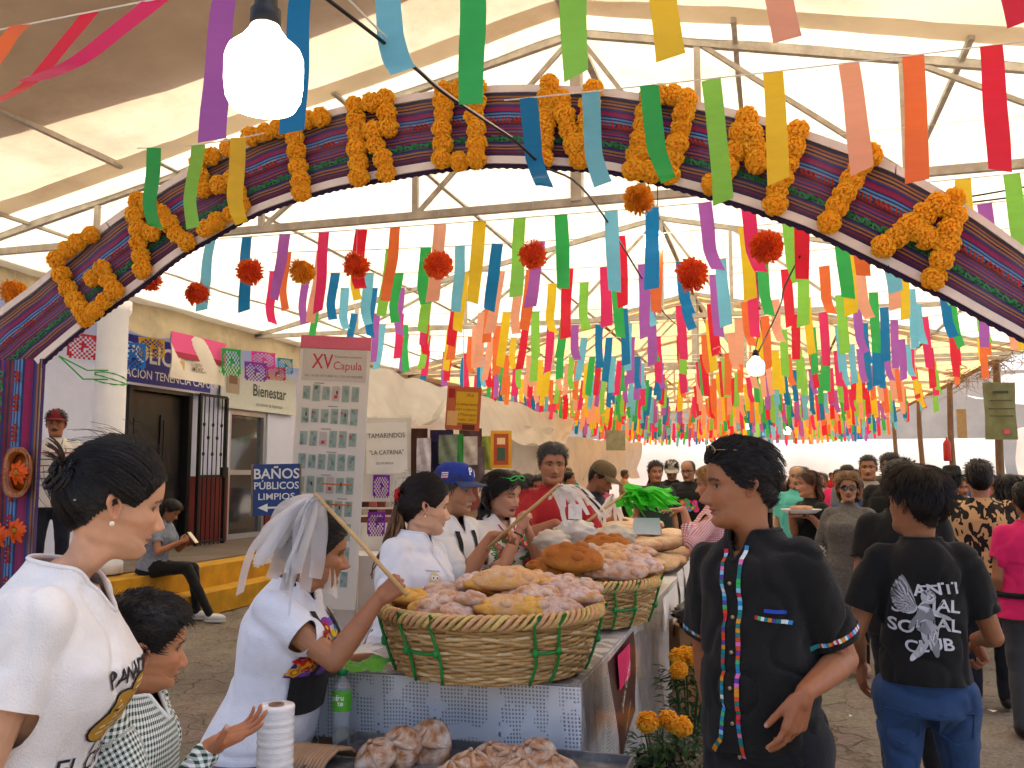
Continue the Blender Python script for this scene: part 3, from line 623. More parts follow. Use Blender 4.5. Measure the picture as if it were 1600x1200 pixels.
# ---- pom-poms on a thread behind the arch
POM_O = petal_ball('paper_pompom', 300, .5, seed=11, colr=('#ff5a1e', '#ff8038', '#f04a14'), flat=1, pw=.20, spiky=True)
POM_Y = petal_ball('paper_pompom', 300, .5, seed=12, colr=('#ffa81a', '#ffc448', '#f09010'), flat=1, pw=.22, spiky=True)
labs = ['far left above the building', 'second from the left, above the beige flap', 'beside the purple ribbon on the left', 'between purple and pink ribbons', 'beside the red ribbon, left of centre', 'above the map banner and cap man', 'below the first letter O', 'below the second letter O', 'below the letter M', 'right behind the lit bulb', 'at the left picture edge over the arch']
for (px, py, d, pm), lb in zip([(235, 437, .16, POM_O), (309, 460, .165, POM_O), (391, 425, .18, POM_O), (472, 423, .18, POM_Y), (557, 413, .18, POM_O), (685, 414, .18, POM_O), (833, 397, .18, POM_O), (1080, 430, .20, POM_O), (1198, 386, .19, POM_O), (998, 313, .19, POM_Y), (22, 455, .2, POM_Y)], labs):
    p = at_y(px, py, 5.35); o = inst('paper_pompom', pm, None, p, (rng.uniform(0, 3), rng.uniform(0, 3), 0), d); tag(o, ('orange-red' if pm is POM_O else 'yellow-orange')+' paper pom-pom '+lb, 'pom-pom', 'pom-poms hung behind the arch')
    t = MB(); t.tube([p, (p.x, p.y, 3.55)], .0012, 3); th = t.build('hanging_thread', STRN, None); th.parent = o; th.matrix_parent_inverse = (Matrix.Translation(p) @ o.rotation_euler.to_matrix().to_4x4() @ Matrix.Scale(d, 4)).inverted()
t = MB(); t.tube([(-4.9, 5.36, 3.56), (2.2, 5.36, 3.56)], .002, 4); tag(t.build('pompom_string', STRN), 'thin string behind the arch carrying the paper pom-poms', 'string')
# ---- LED bulbs on a black cable
BLK = M('black_rubber', '#121214', .5, .1)
def bulb(p, dia, label, lit=7):
    t = empty('led_bulb', p, 0, label, 'light bulb', 'lit bulbs hanging in the tent'); s_ = dia/2
    q = MB(); q.lathe([(.02*s_, -1.28*s_), (.45*s_, -1.27*s_), (.82*s_, -1.15*s_), (.95*s_, -.9*s_), (1.0*s_, -.5*s_), (1.0*s_, -.05*s_)], 32, caps=False); q.build('diffuser', M('lit_diffuser', '#fff6ea', .4, 0, emit=lit), t, True, True)
    q = MB(); q.lathe([(1.0*s_, -.05*s_), (1.0*s_, .12*s_), (.92*s_, .35*s_), (.62*s_, .62*s_), (.42*s_, .9*s_), (.36*s_, 1.05*s_)], 32, caps=False); q.build('bulb_housing', M('white_bulb_plastic', '#f2efe8', .4, .03, transl=.45), t, True, True)
    q = MB(); q.lathe([(.36*s_, 1.0*s_), (.40*s_, 1.05*s_), (.40*s_, 1.45*s_), (.30*s_, 1.5*s_), (.30*s_, 1.75*s_), (.1*s_, 1.85*s_)], 20); q.tube([(0, 0, 1.8*s_), (.01, 0, 2.6*s_), (.03, 0, 3.6*s_), (.03, 0, max(3.7*s_, 3.8-p.z))], .004, 6); q.build('lamp_socket', BLK, t, True, True)
bulb(at_d(413, 100, 1.63), .140, 'large lit LED bulb at the top left of the picture')
bulb(at_d(1022, 372, 6.4), .14, 'lit LED bulb hanging behind the arch under the second letter O')
bulb(at_d(1181, 570, 7.8), .145, 'lit LED bulb hanging low over the middle of the aisle')
bulb(at_d(1167, 663, 26), .22, 'small lit bulb far down the aisle, left one'); bulb(at_d(1230, 672, 27), .2, 'small lit bulb far down the aisle, right one')
def cable(pts, r, lab, mat=BLK):
    q = MB(); P = catmull([tuple(p) for p in pts], 40); q.tube([tuple(p) for p in P], r, 6); tag(q.build('power_cable', mat, smooth=True), lab, 'cable')
cable([at_d(480, -25, 2.6), at_d(585, 55, 2.9), at_d(650, 108, 3.2), at_d(700, 150, 3.5), at_d(800, 217, 4.1), at_d(850, 260, 4.4), at_d(900, 285, 4.9), at_d(945, 340, 5.8), at_d(1000, 430, 7), at_d(1040, 492, 9), at_d(1075, 520, 12)], .0065, 'black power cable strung from the top of the picture past the arch')
cable([at_d(520, -25, 2.6), at_d(590, 45, 2.9), at_d(650, 104, 3.2), at_d(705, 150, 3.5), at_d(800, 214, 4.1)], .0035, 'thin pale wire twisted along the black cable before the arch', STRN)
cable([at_d(1250, 400, 5.5), at_d(1225, 450, 6.3), at_d(1218, 480, 7), at_d(1185, 550, 7.8)], .006, 'black wire dropping to the low bulb over the aisle')
for (a, b, lab) in (((1600, 285), (1400, 318), 'upper'), ((1600, 300), (1380, 322), 'lower')):
    cable([at_y(a[0]+40, a[1], 6.6), at_y((a[0]+b[0])/2, (a[1]+b[1])/2+8, 6.6), at_y(b[0], b[1], 6.6)], .006, lab+' black wire sagging under the right of the tent roof')
# ================================================================== THE BREAD STALL
TZ = .92
_c = at_z(897, 1069, TZ); TXR, TY0 = _c.x, _c.y
TXL = at_z(466, 1044, TZ).x
LOWZ = .70
WCLOTH = M('white_cotton', '#e6e6ea', .85, .05, 10, bump=.2, bscale=30)
def lace_material():
    m = bpy.data.materials.new('crochet_lace'); m.use_nodes = True; N = m.node_tree.nodes; L = m.node_tree.links; b = N['Principled BSDF']; out = N['Material Output']
    b.inputs['Base Color'].default_value = (*hx('#f4f5f8'), 1); b.inputs['Roughness'].default_value = .85
    tc = N.new('ShaderNodeTexCoord'); sp = N.new('ShaderNodeSeparateXYZ'); L.new(tc.outputs['Object'], sp.inputs[0])
    hor = N.new('ShaderNodeMath'); hor.operation = 'ADD'; L.new(sp.outputs[0], hor.inputs[0]); L.new(sp.outputs[1], hor.inputs[1])
    def wave(src, s_, thr):
        a = N.new('ShaderNodeMath'); a.operation = 'MULTIPLY'; a.inputs[1].default_value = 1/s_; L.new(src, a.inputs[0])
        f = N.new('ShaderNodeMath'); f.operation = 'FRACT'; L.new(a.outputs[0], f.inputs[0])
        g_ = N.new('ShaderNodeMath'); g_.operation = 'LESS_THAN'; g_.inputs[1].default_value = thr; L.new(f.outputs[0], g_.inputs[0]); return g_.outputs[0]
    def mul(a, b_):
        x = N.new('ShaderNodeMath'); x.operation = 'MULTIPLY'; L.new(a, x.inputs[0]); L.new(b_, x.inputs[1]); return x.outputs[0]
    holes = mul(wave(hor.outputs[0], .0125, .5), wave(sp.outputs[2], .0125, .55))
    no = N.new('ShaderNodeTexNoise'); no.inputs['Scale'].default_value = 11; no.inputs['Detail'].default_value = 1; L.new(tc.outputs['Object'], no.inputs['Vector'])
    g_ = N.new('ShaderNodeMath'); g_.operation = 'LESS_THAN'; g_.inputs[1].default_value = .56; L.new(no.outputs[0], g_.inputs[0])
    band = wave(hor.outputs[0], .21, .16); inv = N.new('ShaderNodeMath'); inv.operation = 'SUBTRACT'; inv.inputs[0].default_value = 1; L.new(band, inv.inputs[1])
    h1 = mul(mul(holes, g_.outputs[0]), inv.outputs[0])
    vo = N.new('ShaderNodeTexVoronoi'); vo.inputs['Scale'].default_value = 34; vo.inputs['Randomness'].default_value = .2; L.new(tc.outputs['Object'], vo.inputs['Vector'])
    l2 = N.new('ShaderNodeMath'); l2.operation = 'LESS_THAN'; l2.inputs[1].default_value = .28; L.new(vo.outputs[0], l2.inputs[0])
    h2 = mul(l2.outputs[0], band); mxx = N.new('ShaderNodeMath'); mxx.operation = 'MAXIMUM'; L.new(h1, mxx.inputs[0]); L.new(h2, mxx.inputs[1])
    tr = N.new('ShaderNodeBsdfTransparent'); ms = N.new('ShaderNodeMixShader'); L.new(mxx.outputs[0], ms.inputs[0]); L.new(b.outputs[0], ms.inputs[1]); L.new(tr.outputs[0], ms.inputs[2]); L.new(ms.outputs[0], out.inputs[0])
    return m
LACE = lace_material()
TIMB = M('table_timber', '#6b5238', .7, .25, 8, stretch=(1, 6, 6), bump=.2)
# tables, one behind the other along the aisle
ends = [TY0+.02, TY0+1.95, TY0+3.75, TY0+5.55, TY0+7.4]
onames = ['nearest', 'second', 'third', 'farthest']
for k in range(4):
    y0, y1 = ends[k]+.03, ends[k+1]-.02; t = empty('market_table', ((TXL+TXR)/2, (y0+y1)/2, 0), 0, onames[k]+' trestle table of the bread stall, under its cloth', 'table', 'bread stall tables')
    q = MB(); q.box(((TXL+TXR)/2, (y0+y1)/2, TZ-.035), (TXR-TXL-.05, y1-y0, .04)); q.build('table_top', TIMB, t)
    for x in (TXL+.08, TXR-.08):
        for y in (y0+.08, y1-.08): q = MB(); q.box((x, y, (TZ-.056)/2), (.045, .045, TZ-.056)); q.build('leg', TIMB, t)
    q = MB()                                   # cloth: top, front drape, right drape, left drape
    fw = .012
    z_of = lambda x, y: TZ-.012+.004*mnoise.noise((x*6, y*6, k))
    q.grid(lambda u, v: (TXL+(TXR-TXL)*u, y0-.03+(y1-y0+.05)*v, z_of(TXL+(TXR-TXL)*u, y0+(y1-y0)*v)), 24, 30)
    drop = .62 if k else .66
    q.grid(lambda u, v: (TXR+.012*v+.022*v*math.sin((y0+(y1-y0)*u)*11+k)+.01*v*math.sin((y0+(y1-y0)*u)*29), y0-.03+(y1-y0+.05)*u, z_of(TXR, y0)-.003-drop*v), 70, 10)
    q.grid(lambda u, v: (TXL-.01*v-.02*v*math.sin(u*40), y0-.03+(y1-y0+.05)*u, z_of(TXL, y0)-.003-.5*v), 50, 6, flip=True)
    cl = tag(q.build('tablecloth', WCLOTH if k else LACE, smooth=True), ['white crochet lace cloth on the nearest bread table', 'white cloth on the second bread table', 'white cloth on the third bread table', 'white cloth on the farthest bread table'][k], 'tablecloth', 'white cloths of the bread stall')
    if k == 0:
        q = MB(); q.grid(lambda u, v: (TXL-.02+(TXR-TXL+.04)*u+.01*v*math.sin(u*9), y0-.032-.02*v-.018*v*math.sin(u*26+.6)-.01*math.sin(u*61)*v, TZ-.014-.40*v), 90, 12)
        q.build('front_drape', LACE, cl, smooth=True)
        q = MB(); q.grid(lambda u, v: (TXL+(TXR-TXL)*u, y0-.012, TZ-.02-.40*v), 2, 2); q.grid(lambda u, v: (TXR-.012, y0+(y1-y0)*u, TZ-.02-.6*v), 2, 2); q.build('underlay', M('grey_lining', '#a4a8b0', .9, .05), cl)
FILM = clear_plastic('crinkled_clear_film', body=.15, bump=.30, bscale=9, rough=.14)
q = MB(); y0 = TY0
def film_z(x, y): return TZ+.006+.004*mnoise.noise((x*9, y*9, 2))
q.grid(lambda u, v: (TXL-.02+(TXR-TXL+.045)*u, y0-.01+1.9*v, film_z(u*.9, v*2)), 30, 30)
q.grid(lambda u, v: (TXL-.01+(TXR-TXL+.03)*u, y0-.015-.045*v-.02*v*math.sin(u*17+1)-.01*mnoise.noise((u*9, v*4, 1)), film_z(u*.9, 0)-.002-.34*v-.05*v*math.sin(u*7)), 60, 12, flip=True)
q.grid(lambda u, v: (TXR+.028+.055*v+.035*v*mnoise.noise((u*9, v*3, 4))+.02*v*math.sin(u*23), y0-.01+1.9*u, film_z(.9, u*2)-.002-(.62+.12*math.sin(u*9))*v), 60, 14)
tag(q.build('plastic_cover', FILM, smooth=True), 'crinkled clear plastic sheet over the nearest bread table', 'plastic sheet')
# clear plastic flaring out at the far end of the near table
q = MB(); yA, yB = at_x(965, 960, TXR).y, at_x(1040, 900, TXR).y
q.grid(lambda u, v: Vector((TXR+.05+.30*v*v*(.5+u)+.02*math.sin(u*12+v*5), yA+(yB-yA+.5*v)*u, TZ-.01-.62*v+.02*math.sin(u*20))), 40, 16)
tag(q.build('plastic_flap', FILM, smooth=True), 'loose flap of clear plastic hanging from the table into the aisle', 'plastic sheet')
# lower display bench in front
by0, by1 = TY0-.72, TY0-.05; bxl, bxr = at_z(330, 1190, LOWZ).x, at_z(985, 1190, LOWZ).x
t = empty('display_bench', ((bxl+bxr)/2, (by0+by1)/2, 0), 0, 'low display bench in front of the bread table', 'bench')
q = MB(); q.box(((bxl+bxr)/2, (by0+by1)/2, LOWZ-.02), (bxr-bxl, by1-by0, .04)); q.build('bench_top', TIMB, t)
for x in (bxl+.06, bxr-.06):
    for y in (by0+.06, by1-.06): q = MB(); q.box((x, y, LOWZ/2-.02), (.05, .05, LOWZ-.04)); q.build('leg', TIMB, t)

# ---- bread
SUG = ('#b98f88', '#d9b8ae', '#c79d92'); GOLD = ('#c98432', '#e0a850', '#a85e20')
def bread_mesh(kind, seed):
    rg = random.Random(seed); q = MB(); bumps = []
    if kind == 'muerto':                       # domed roll with crossed bones and a knob
        bumps = [(Vector((0, 0, 1)), .28, .32)]
        for a in (.3, .3+math.pi/2, .3+math.pi, .3+1.5*math.pi):
            for t_ in (.35, .65, .95): bumps.append((Vector((math.cos(a)*math.sin(t_*1.4), math.sin(a)*math.sin(t_*1.4), math.cos(t_*1.4))), .17, .20+.08*(t_ == .95)))
        shape = (1, 1, .52)
    elif kind == 'knobby':                     # flat oval figure with big knobs
        for i in range(9):
            a = i*.7+rg.uniform(-.2, .2); e = rg.uniform(.3, 1.25); bumps.append((Vector((math.cos(a)*math.sin(e), math.sin(a)*math.sin(e), math.cos(e))), rg.uniform(.20, .28), rg.uniform(.22, .36)))
        shape = (1.15, .8, .42)
    elif kind == 'plain': shape = (1.2, .8, .34)
    elif kind == 'long': shape = (1.5, .42, .32)
    else: shape = (1, 1, .5)
    sd = rg.uniform(0, 50)
    def fn(u):
        k = 1+.07*mnoise.noise((u.x*1.6+sd, u.y*1.6, u.z*1.6))+.012*mnoise.noise((u.x*7+sd, u.y*7, u.z*7))
        if u.z < -.2: k *= 1-.25*(-.2-u.z)
        return k
    q.ell((0, 0, shape[2]*.55), shape, 40, 24, fn=fn)
    if kind == 'knobby':
        for i in range(6):
            a = i*2.4+rg.uniform(-.3, .3); e = .3+.16*i; r_ = rg.uniform(.22, .32); q.ell((shape[0]*.78*math.cos(a)*math.sin(e), shape[1]*.78*math.sin(a)*math.sin(e), shape[2]*.5+shape[2]*.82*math.cos(e)), (r_*1.1, r_, r_*.8), 12, 8)
    if kind == 'muerto':
        for i in range(4):
            a = .3+i*math.pi/2; rt = Matrix.Rotation(a, 3, 'Z') @ Matrix.Rotation(.72, 3, 'Y')
            q.ell((math.cos(a)*.56, math.sin(a)*.56, shape[2]*.55+shape[2]*.80), (.46, .13, .12), 14, 8, rot=rt, fn=lambda u: 1+.25*abs(u.x)**3)
        q.ell((0, 0, shape[2]*1.55), (.2, .2, .14), 12, 8)
    return q, shape
def bread_colours(q, top, side, powder, seed, powcol='#d6bdb4'):
    a = np.array(q.v); zn = (a[:, 2]-a[:, 2].min())/(np.ptp(a[:, 2])+1e-6); pc = hx(powcol); t_ = hx(top); s_ = hx(side); out = []
    for p, z in zip(a, zn):
        n1 = mnoise.noise((p[0]*3+seed, p[1]*3, p[2]*4)); n2 = mnoise.noise((p[0]*11+seed, p[1]*11, p[2]*11))
        f = min(1, max(0, (z-.15)*1.6+n1*.5)); c = [s_[j]*(1-f)+t_[j]*f for j in range(3)]
        w = min(1, max(0, powder*(.6+1.3*n1+.9*n2+.35*(z-.4)))); out.append(tuple(c[j]*(1-w)+pc[j]*w for j in range(3)))
    q.c = out
BREADM = M('bread_crust', '#ffffff', .78, .16, 14, bump=.5, bscale=26, attr=True)
BR = {}
def reg(key, kind, top, side, powder, n=3, pw='#d6bdb4'):
    BR[key] = []
    for i in range(n):
        q, sh = bread_mesh(kind, hash(key) % 97*0+len(key)*7+i*3); bread_colours(q, top, side, powder, i*9.1, pw); me = q.mesh('bread', BREADM, True); BR[key].append(me)

_sv = []
for i_, (t_, sd_, pw_, pc_) in enumerate([('#c8845a', '#d89a48', .95, '#e2cbc4'), ('#d89a50', '#e8b050', .30, '#e8d0b8'), ('#c88a5c', '#c88a50', .75, '#dcc2b4'), ('#c98a4a', '#b86c2c', .5, '#ead8cc'), ('#bf8258', '#d09040', .85, '#d4b8aa')]):
    reg('sugar_%d' % i_+'x'*i_, 'knobby', t_, sd_, pw_, 1, pc_); _sv += BR['sugar_%d' % i_+'x'*i_]
BR['sugar'] = _sv
reg('yellow', 'knobby', '#e8b04a', '#c07a28', .12, 2, '#f0d8a0'); reg('golden', 'muerto', '#c07c38', '#8a4a1a', .55, 4, '#e6d6c4')
reg('brown', 'knobby', '#b0641e', '#d08a34', .0, 2); reg('round', 'round', '#d8a878', '#b87a40', .5, 3, '#e2c8b0'); reg('red', 'knobby', '#c01c18', '#8a1410', .15, 2, '#e04030')
reg('flat', 'plain', '#d8b088', '#c09060', .35, 3, '#e8d4bc'); reg('long', 'long', '#a86a30', '#8a5020', .1, 2)
_bn = [0]
def bread(key, p, size, rz=None, tilt=(0, 0), label='', grp='breads of the stall'):
    _bn[0] += 1; me = BR[key][_bn[0] % len(BR[key])]
    o = inst('bread', me, None, p, (tilt[0], tilt[1], rng.uniform(0, 6) if rz is None else rz), size); return tag(o, label, 'bread', grp)
# ---- baskets
STRAW = M('straw', '#d0a868', .7, .18, 30, attr=True, bump=.3, bscale=60, stretch=(1, 1, 4))
GCORD = M('green_nylon_cord', '#1f8a3a', .5, .15, 40)
def basket(c, r0, r1, h, label, ties, sq=1.0, rows=20):
    t = empty('basket', c, 0, label, 'basket', 'big round bread baskets'); rg = random.Random(int(r1*1000)); ns = 44
    rad = lambda f: r0+(r1-r0)*f**.8
    for k in range(rows):
        f = (k+.5)/rows*.93; base = rg.uniform(.82, 1.12); q = MB(); n = ns*3; col = tuple(x*base for x in hx(rg.choice(['#d2b07a', '#caa46c', '#dabd8a', '#bd955c'])))
        pts = [(math.cos(2*math.pi*j/n)*(rad(f)+.0065*math.cos(j*math.pi*2/6*1.0+math.pi*k)), sq*math.sin(2*math.pi*j/n)*(rad(f)+.0065*math.cos(j*math.pi*2/6+math.pi*k)), h*f+.0022*math.sin(j*.7+k*2)+.001*rg.uniform(-1, 1)) for j in range(n)]
        q.tube(pts, h/rows*.60, 5, col=col, closed=True, flat=1.0); q.build('woven_strand', STRAW, t, True, True)
    q = MB()
    for j in range(ns):
        a = 2*math.pi*(j+.5)/ns; q.tube([(math.cos(a)*rad(f), sq*math.sin(a)*rad(f), h*f) for f in (0, .5, .95)], .005, 5, col=hx('#b88a48'))
    q.build('stakes', STRAW, t, True, True)['kind'] = 'stuff'
    for s_ in range(4):                        # braided rim
        q = MB(); n = 220; c_ = tuple(x*rg.uniform(.85, 1.1) for x in hx('#d8b272'))
        q.tube([(math.cos(2*math.pi*j/n)*(rad(.97)+.017*math.cos(22*2*math.pi*j/n+s_*math.pi/2)), sq*math.sin(2*math.pi*j/n)*(rad(.97)+.017*math.cos(22*2*math.pi*j/n+s_*math.pi/2)), h*.965+.019*math.sin(22*2*math.pi*j/n+s_*math.pi/2)) for j in range(n)], .0088, 6, col=c_, closed=True, flat=.8)
        q.build('rim_braid', STRAW, t, True, True)
    q = MB(); q.lathe([(.001, .012), (r0-.005, .012)], 40, sy=sq, caps=False, col=hx('#a87c42')); q.build('basket_floor', STRAW, t, True, True)
    for a0, a1, zl in ties:                    # knotted cord, two uprights and a cross link
        q = MB(); out = .017
        for a in (a0, a1):
            if a is None: continue
            q.tube([(math.sin(a)*(rad(.97)-.03), -sq*math.cos(a)*(rad(.97)-.03), h*.9)]+[(math.sin(a)*(rad(.97)+.030), -sq*math.cos(a)*(rad(.97)+.030), h*1.06)]+[(math.sin(a+.03*math.sin(f*5))*(rad(f)+out), -sq*math.cos(a+.03*math.sin(f*5))*(rad(f)+out), h*f) for f in (.9, .7, .5, .3, .1, .0)], .0052, 6)
            q.ell((math.sin(a)*(rad(zl)+out+.004), -sq*math.cos(a)*(rad(zl)+out+.004), h*zl), (.012, .012, .014), 8, 6)
        if a0 is not None and a1 is not None:
            q.tube([(math.sin(a0+(a1-a0)*f)*(rad(zl)+out+.003), -sq*math.cos(a0+(a1-a0)*f)*(rad(zl)+out+.003), h*(zl-.02*math.sin(f*3.1))) for f in np.linspace(0, 1, 7)], .005, 6)
        q.build('green_cord', GCORD, t, True, True)
    return t
def on_table(px, py, z=TZ+.012): return at_z(px, py, z)
b1 = at_d(768, 700, 3.22); b1.z = TZ+.012
basket(b1, .315, .385, .212, 'large woven basket of sugared bread at the front of the table', [(-.80+YAW, -.46+YAW, .48), (.40+YAW, .63+YAW, .5), (-1.35+YAW, -1.5+YAW, .45), (1.35+YAW, None, .5), (2.4, 2.7, .5), (3.6, 3.9, .5)])
b2 = at_d(908, 700, 4.22); b2.z = TZ+.012
basket(b2, .285, .345, .19, 'second woven basket, farther along the table behind the front one', [(-.5+YAW, -.25+YAW, .4), (.35+YAW, .66+YAW, .45), (1.3+YAW, 1.4+YAW, .4), (-1.2+YAW, None, .5), (2.5, 2.8, .5)], rows=17)
# breads in basket 1 (photo px of centre, height above the table, kind, size)
def fill(lst, d0, grp, lab):
    for i, (px, py, dd, key, s_, rz, tl) in enumerate(lst):
        bread(key, at_d(px, py, d0+dd)-Vector((0, 0, s_*.25)), s_, rz, tl, lab[i % len(lab)] if len(lab) > i else 'sugared bread, number %d of the pile' % i, grp)
L1 = [(790, 915, -.02, 'sugar', .088, .3, (.15, 0)), (640, 945, .02, 'yellow', .065, .2, (0, .1)), (690, 952, -.14, 'sugar', .07, .8, (.2, -.2)), (735, 952, -.16, 'sugar', .07, 2.2, (.2, .2)), (752, 930, .0, 'yellow', .062, 1.2, (.1, .3)),
      (790, 958, -.2, 'sugar', .075, .2, (.25, 0)), (815, 945, -.1, 'sugar', .07, 2.8, (0, .3)), (845, 945, -.12, 'sugar', .078, .6, (.1, .2)), (880, 938, 0, 'sugar', .08, .1, (0, .1)), (905, 948, -.1, 'sugar', .075, 2.6, (.2, .2)), (668, 958, -.1, 'yellow', .06, 1.2, (0, 0)),
      (715, 968, -.22, 'sugar', .065, 1.5, (.3, 0)), (835, 962, -.22, 'yellow', .066, .4, (.2, 0)), (870, 962, -.2, 'sugar', .075, .9, (.3, 0)), (845, 925, .1, 'sugar', .08, .4, (0, 0)), (760, 962, -.2, 'yellow', .06, 2.0, (.2, 0)), (905, 930, .1, 'sugar', .07, .7, (0, 0)), (615, 950, .06, 'yellow', .055, .7, (0, 0))]
lab1 = ['topmost sugared bread of the front basket', 'yellow knobby bread at the left of the front basket', 'sugared bread right of the yellow one in the front basket', 'sugared bread in the middle of the front basket', 'yellow-sided bread under the topmost one of the front basket', 'sugared bread at the front rim of the basket, centre', 'sugared bread right under the topmost one', 'large pink-sugared bread right of centre in the front basket', 'pink-sugared bread at the back right of the front basket', 'pink-sugared bread at the right end of the front basket', 'small yellow bread low at the left of the front basket', 'small sugared bread at the front left rim of the basket', 'yellow-ended bread at the front rim, right of centre', 'sugared bread at the front right rim of the basket', 'sugared bread behind the middle of the front basket', 'yellow bread at the front rim, left of centre', 'sugared bread at the far right of the front basket', 'small yellow bread at the left end of the front basket']
L1 = [(a, b-10, c+.03, k_, s_*1.2, r_, t_) for a, b, c, k_, s_, r_, t_ in L1]+[(700, 925, .12, 'sugar', .085, .5, (0, 0)), (740, 912, .15, 'sugar', .085, 1.5, (0, 0)), (830, 908, .12, 'sugar', .09, 2.5, (0, 0)), (665, 935, .1, 'yellow', .075, .3, (0, 0)), (880, 915, .15, 'sugar', .085, .9, (0, 0))]
lab1 += ['sugared bread at the back left of the front basket', 'sugared bread at the back, left of the topmost one', 'sugared bread at the back, right of the topmost one', 'yellow bread at the back left rim of the front basket', 'sugared bread at the back right rim of the front basket']
fill(L1, 3.2, 'breads in the front basket', lab1)
L2 = [(893, 876, -.2, 'brown', .108, .2, (.45, .1)), (868, 888, -.15, 'brown', .085, 1.0, (.5, -.2)), (950, 880, -.05, 'sugar', .085, .2, (.2, 0)), (985, 882, -.02, 'sugar', .09, 2.8, (.2, 0)), (940, 895, -.18, 'sugar', .08, .4, (.3, 0)), (975, 898, -.2, 'sugar', .085, .1, (.3, 0)), (1005, 890, -.1, 'sugar', .08, .8, (.2, 0)), (958, 868, .15, 'sugar', .085, .9, (0, 0)), (918, 868, .1, 'sugar', .075, .9, (0, 0)), (995, 870, .15, 'sugar', .08, .3, (0, 0)), (850, 890, .05, 'brown', .07, .4, (0, 0)), (948, 855, .3, 'brown', .095, 0.1, (.1, 0))]
lab2 = ['large glossy brown knobby bread leaning in the second basket', 'brown bread behind the large glossy one in the second basket', 'pink-sugared bread left of centre in the second basket', 'pink-sugared bread right of centre in the second basket', 'pink-sugared bread at the front of the second basket', 'long pink-sugared bread at the front right of the second basket', 'pink-sugared bread at the right rim of the second basket', 'sugared bread at the back of the second basket', 'sugared bread behind the large brown bread', 'sugared bread at the back right of the second basket', 'small brown bread at the left rim of the second basket', 'long brown loaf on top behind the second basket']
L2 = [(a, b-6, c, k_, s_*1.12, r_, t_) for a, b, c, k_, s_, r_, t_ in L2]
fill(L2, 4.2, 'breads in the second basket', lab2)
# piles farther along the table
def pile(key, y0, y1, x0, x1, n, s_, grp, lab, h=.0, lay=2, bagged=False):
    rg = random.Random(int(y0*77)+n); i = 0
    for l_ in range(lay):
        m_ = n if l_ == 0 else int(n*.5**l_)
        for j in range(m_):
            f = (j+.5)/m_; p = Vector((x0+(x1-x0)*(.12*l_+(1-.24*l_)*rg.random()), y0+(y1-y0)*(.1*l_+(1-.2*l_)*((j*.618) % 1)), TZ+.008+h+l_*s_*.62))
            o = bread(key, p, s_*rg.uniform(.88, 1.1), None, (rg.uniform(-.2, .2), rg.uniform(-.2, .2)), lab, grp); i += 1
xa, xb = TXL+.12, TXR-.1
pile('round', TY0+1.75, TY0+2.4, TXR-.5, TXR-.12, 18, .095, 'pale rolls heaped behind the second basket', 'pale roll heaped behind the second basket', .03, 3)
pile('long', TY0+2.2, TY0+2.7, TXR-.32, TXR-.06, 6, .08, 'long brown rolls at the aisle edge', 'long brown roll at the aisle edge of the table', .04, 2)
pile('red', TY0+2.3, TY0+3.1, TXR-.75, TXR-.35, 16, .075, 'red-sugared breads on the third part of the stall', 'red-sugared bread beyond the pale rolls', .05, 2)
pile('sugar', TY0+1.7, TY0+2.1, TXR-.7, TXR-.45, 5, .08, 'sugared breads behind the second basket', 'sugared bread in the row behind the second basket', .06, 1)
pile('flat', TY0+3.2, TY0+5.0, TXL+.2, TXR-.1, 34, .165, 'flat beige loaves heaped at the far end', 'flat beige loaf in the far-end heap', .02, 3)
# ---- tray with breads on the lower bench
ALT = M('floured_tray', '#7d7a78', .5, .3, 9, metal=.4, dirt=.8, dirtcol='#d8cfc4')
tc_ = at_z(757, 1190, LOWZ+.01); tw, td = .66, .46; tx0 = at_z(533, 1175, LOWZ).x; tx1 = at_z(1000, 1175, LOWZ).x
ty1 = TY0-.07; ty0 = ty1-.50
q = MB(); q.grid(lambda u, v: (tx0+(tx1-tx0)*u, ty0+(ty1-ty0)*v, LOWZ+.008), 2, 2)
for (a, b) in (((tx0, ty0), (tx1, ty0)), ((tx1, ty0), (tx1, ty1)), ((tx1, ty1), (tx0, ty1)), ((tx0, ty1), (tx0, ty0))): q.bar((*a, LOWZ+.018), (*b, LOWZ+.018), .008, .03)
tag(q.build('baking_tray', ALT), 'grey floured baking tray on the low bench', 'tray')
TB = [(592, 1172, .072, 'low flat roll at the left of the tray', (.5, -.3)), (630, 1166, .078, 'brown roll leaning in the middle of the left three on the tray', (.9, .2)), (676, 1160, .086, 'tall pale roll leaning upright, right of the left three', (1.15, .15)), (735, 1190, .07, 'roll at the left of the right-hand group on the tray', (.2, .1)), (770, 1180, .075, 'roll at the back of the right-hand group on the tray', (.4, 0)), (800, 1184, .07, 'cut roll in the middle of the right-hand group', (.5, .3)), (838, 1178, .08, 'large pale roll at the right of the tray', (.6, -.2)), (705, 1205, .06, 'small roll at the front edge of the tray', (.1, 0)), (870, 1195, .065, 'last roll at the right end of the tray', (.2, 0)), (812, 1204, .07, 'roll at the front of the right-hand group', (.1, .2))]
for px, py, s_, lb, tl in TB:
    p = at_z(px, py, LOWZ+.05); p = at_d(px, py, min(proj(p)[2], 2.9)); bread('golden', p-Vector((0, 0, .035 if tl[0] < .8 else .02)), s_, rng.uniform(-.5, .5), tl, lb, 'golden rolls on the tray')
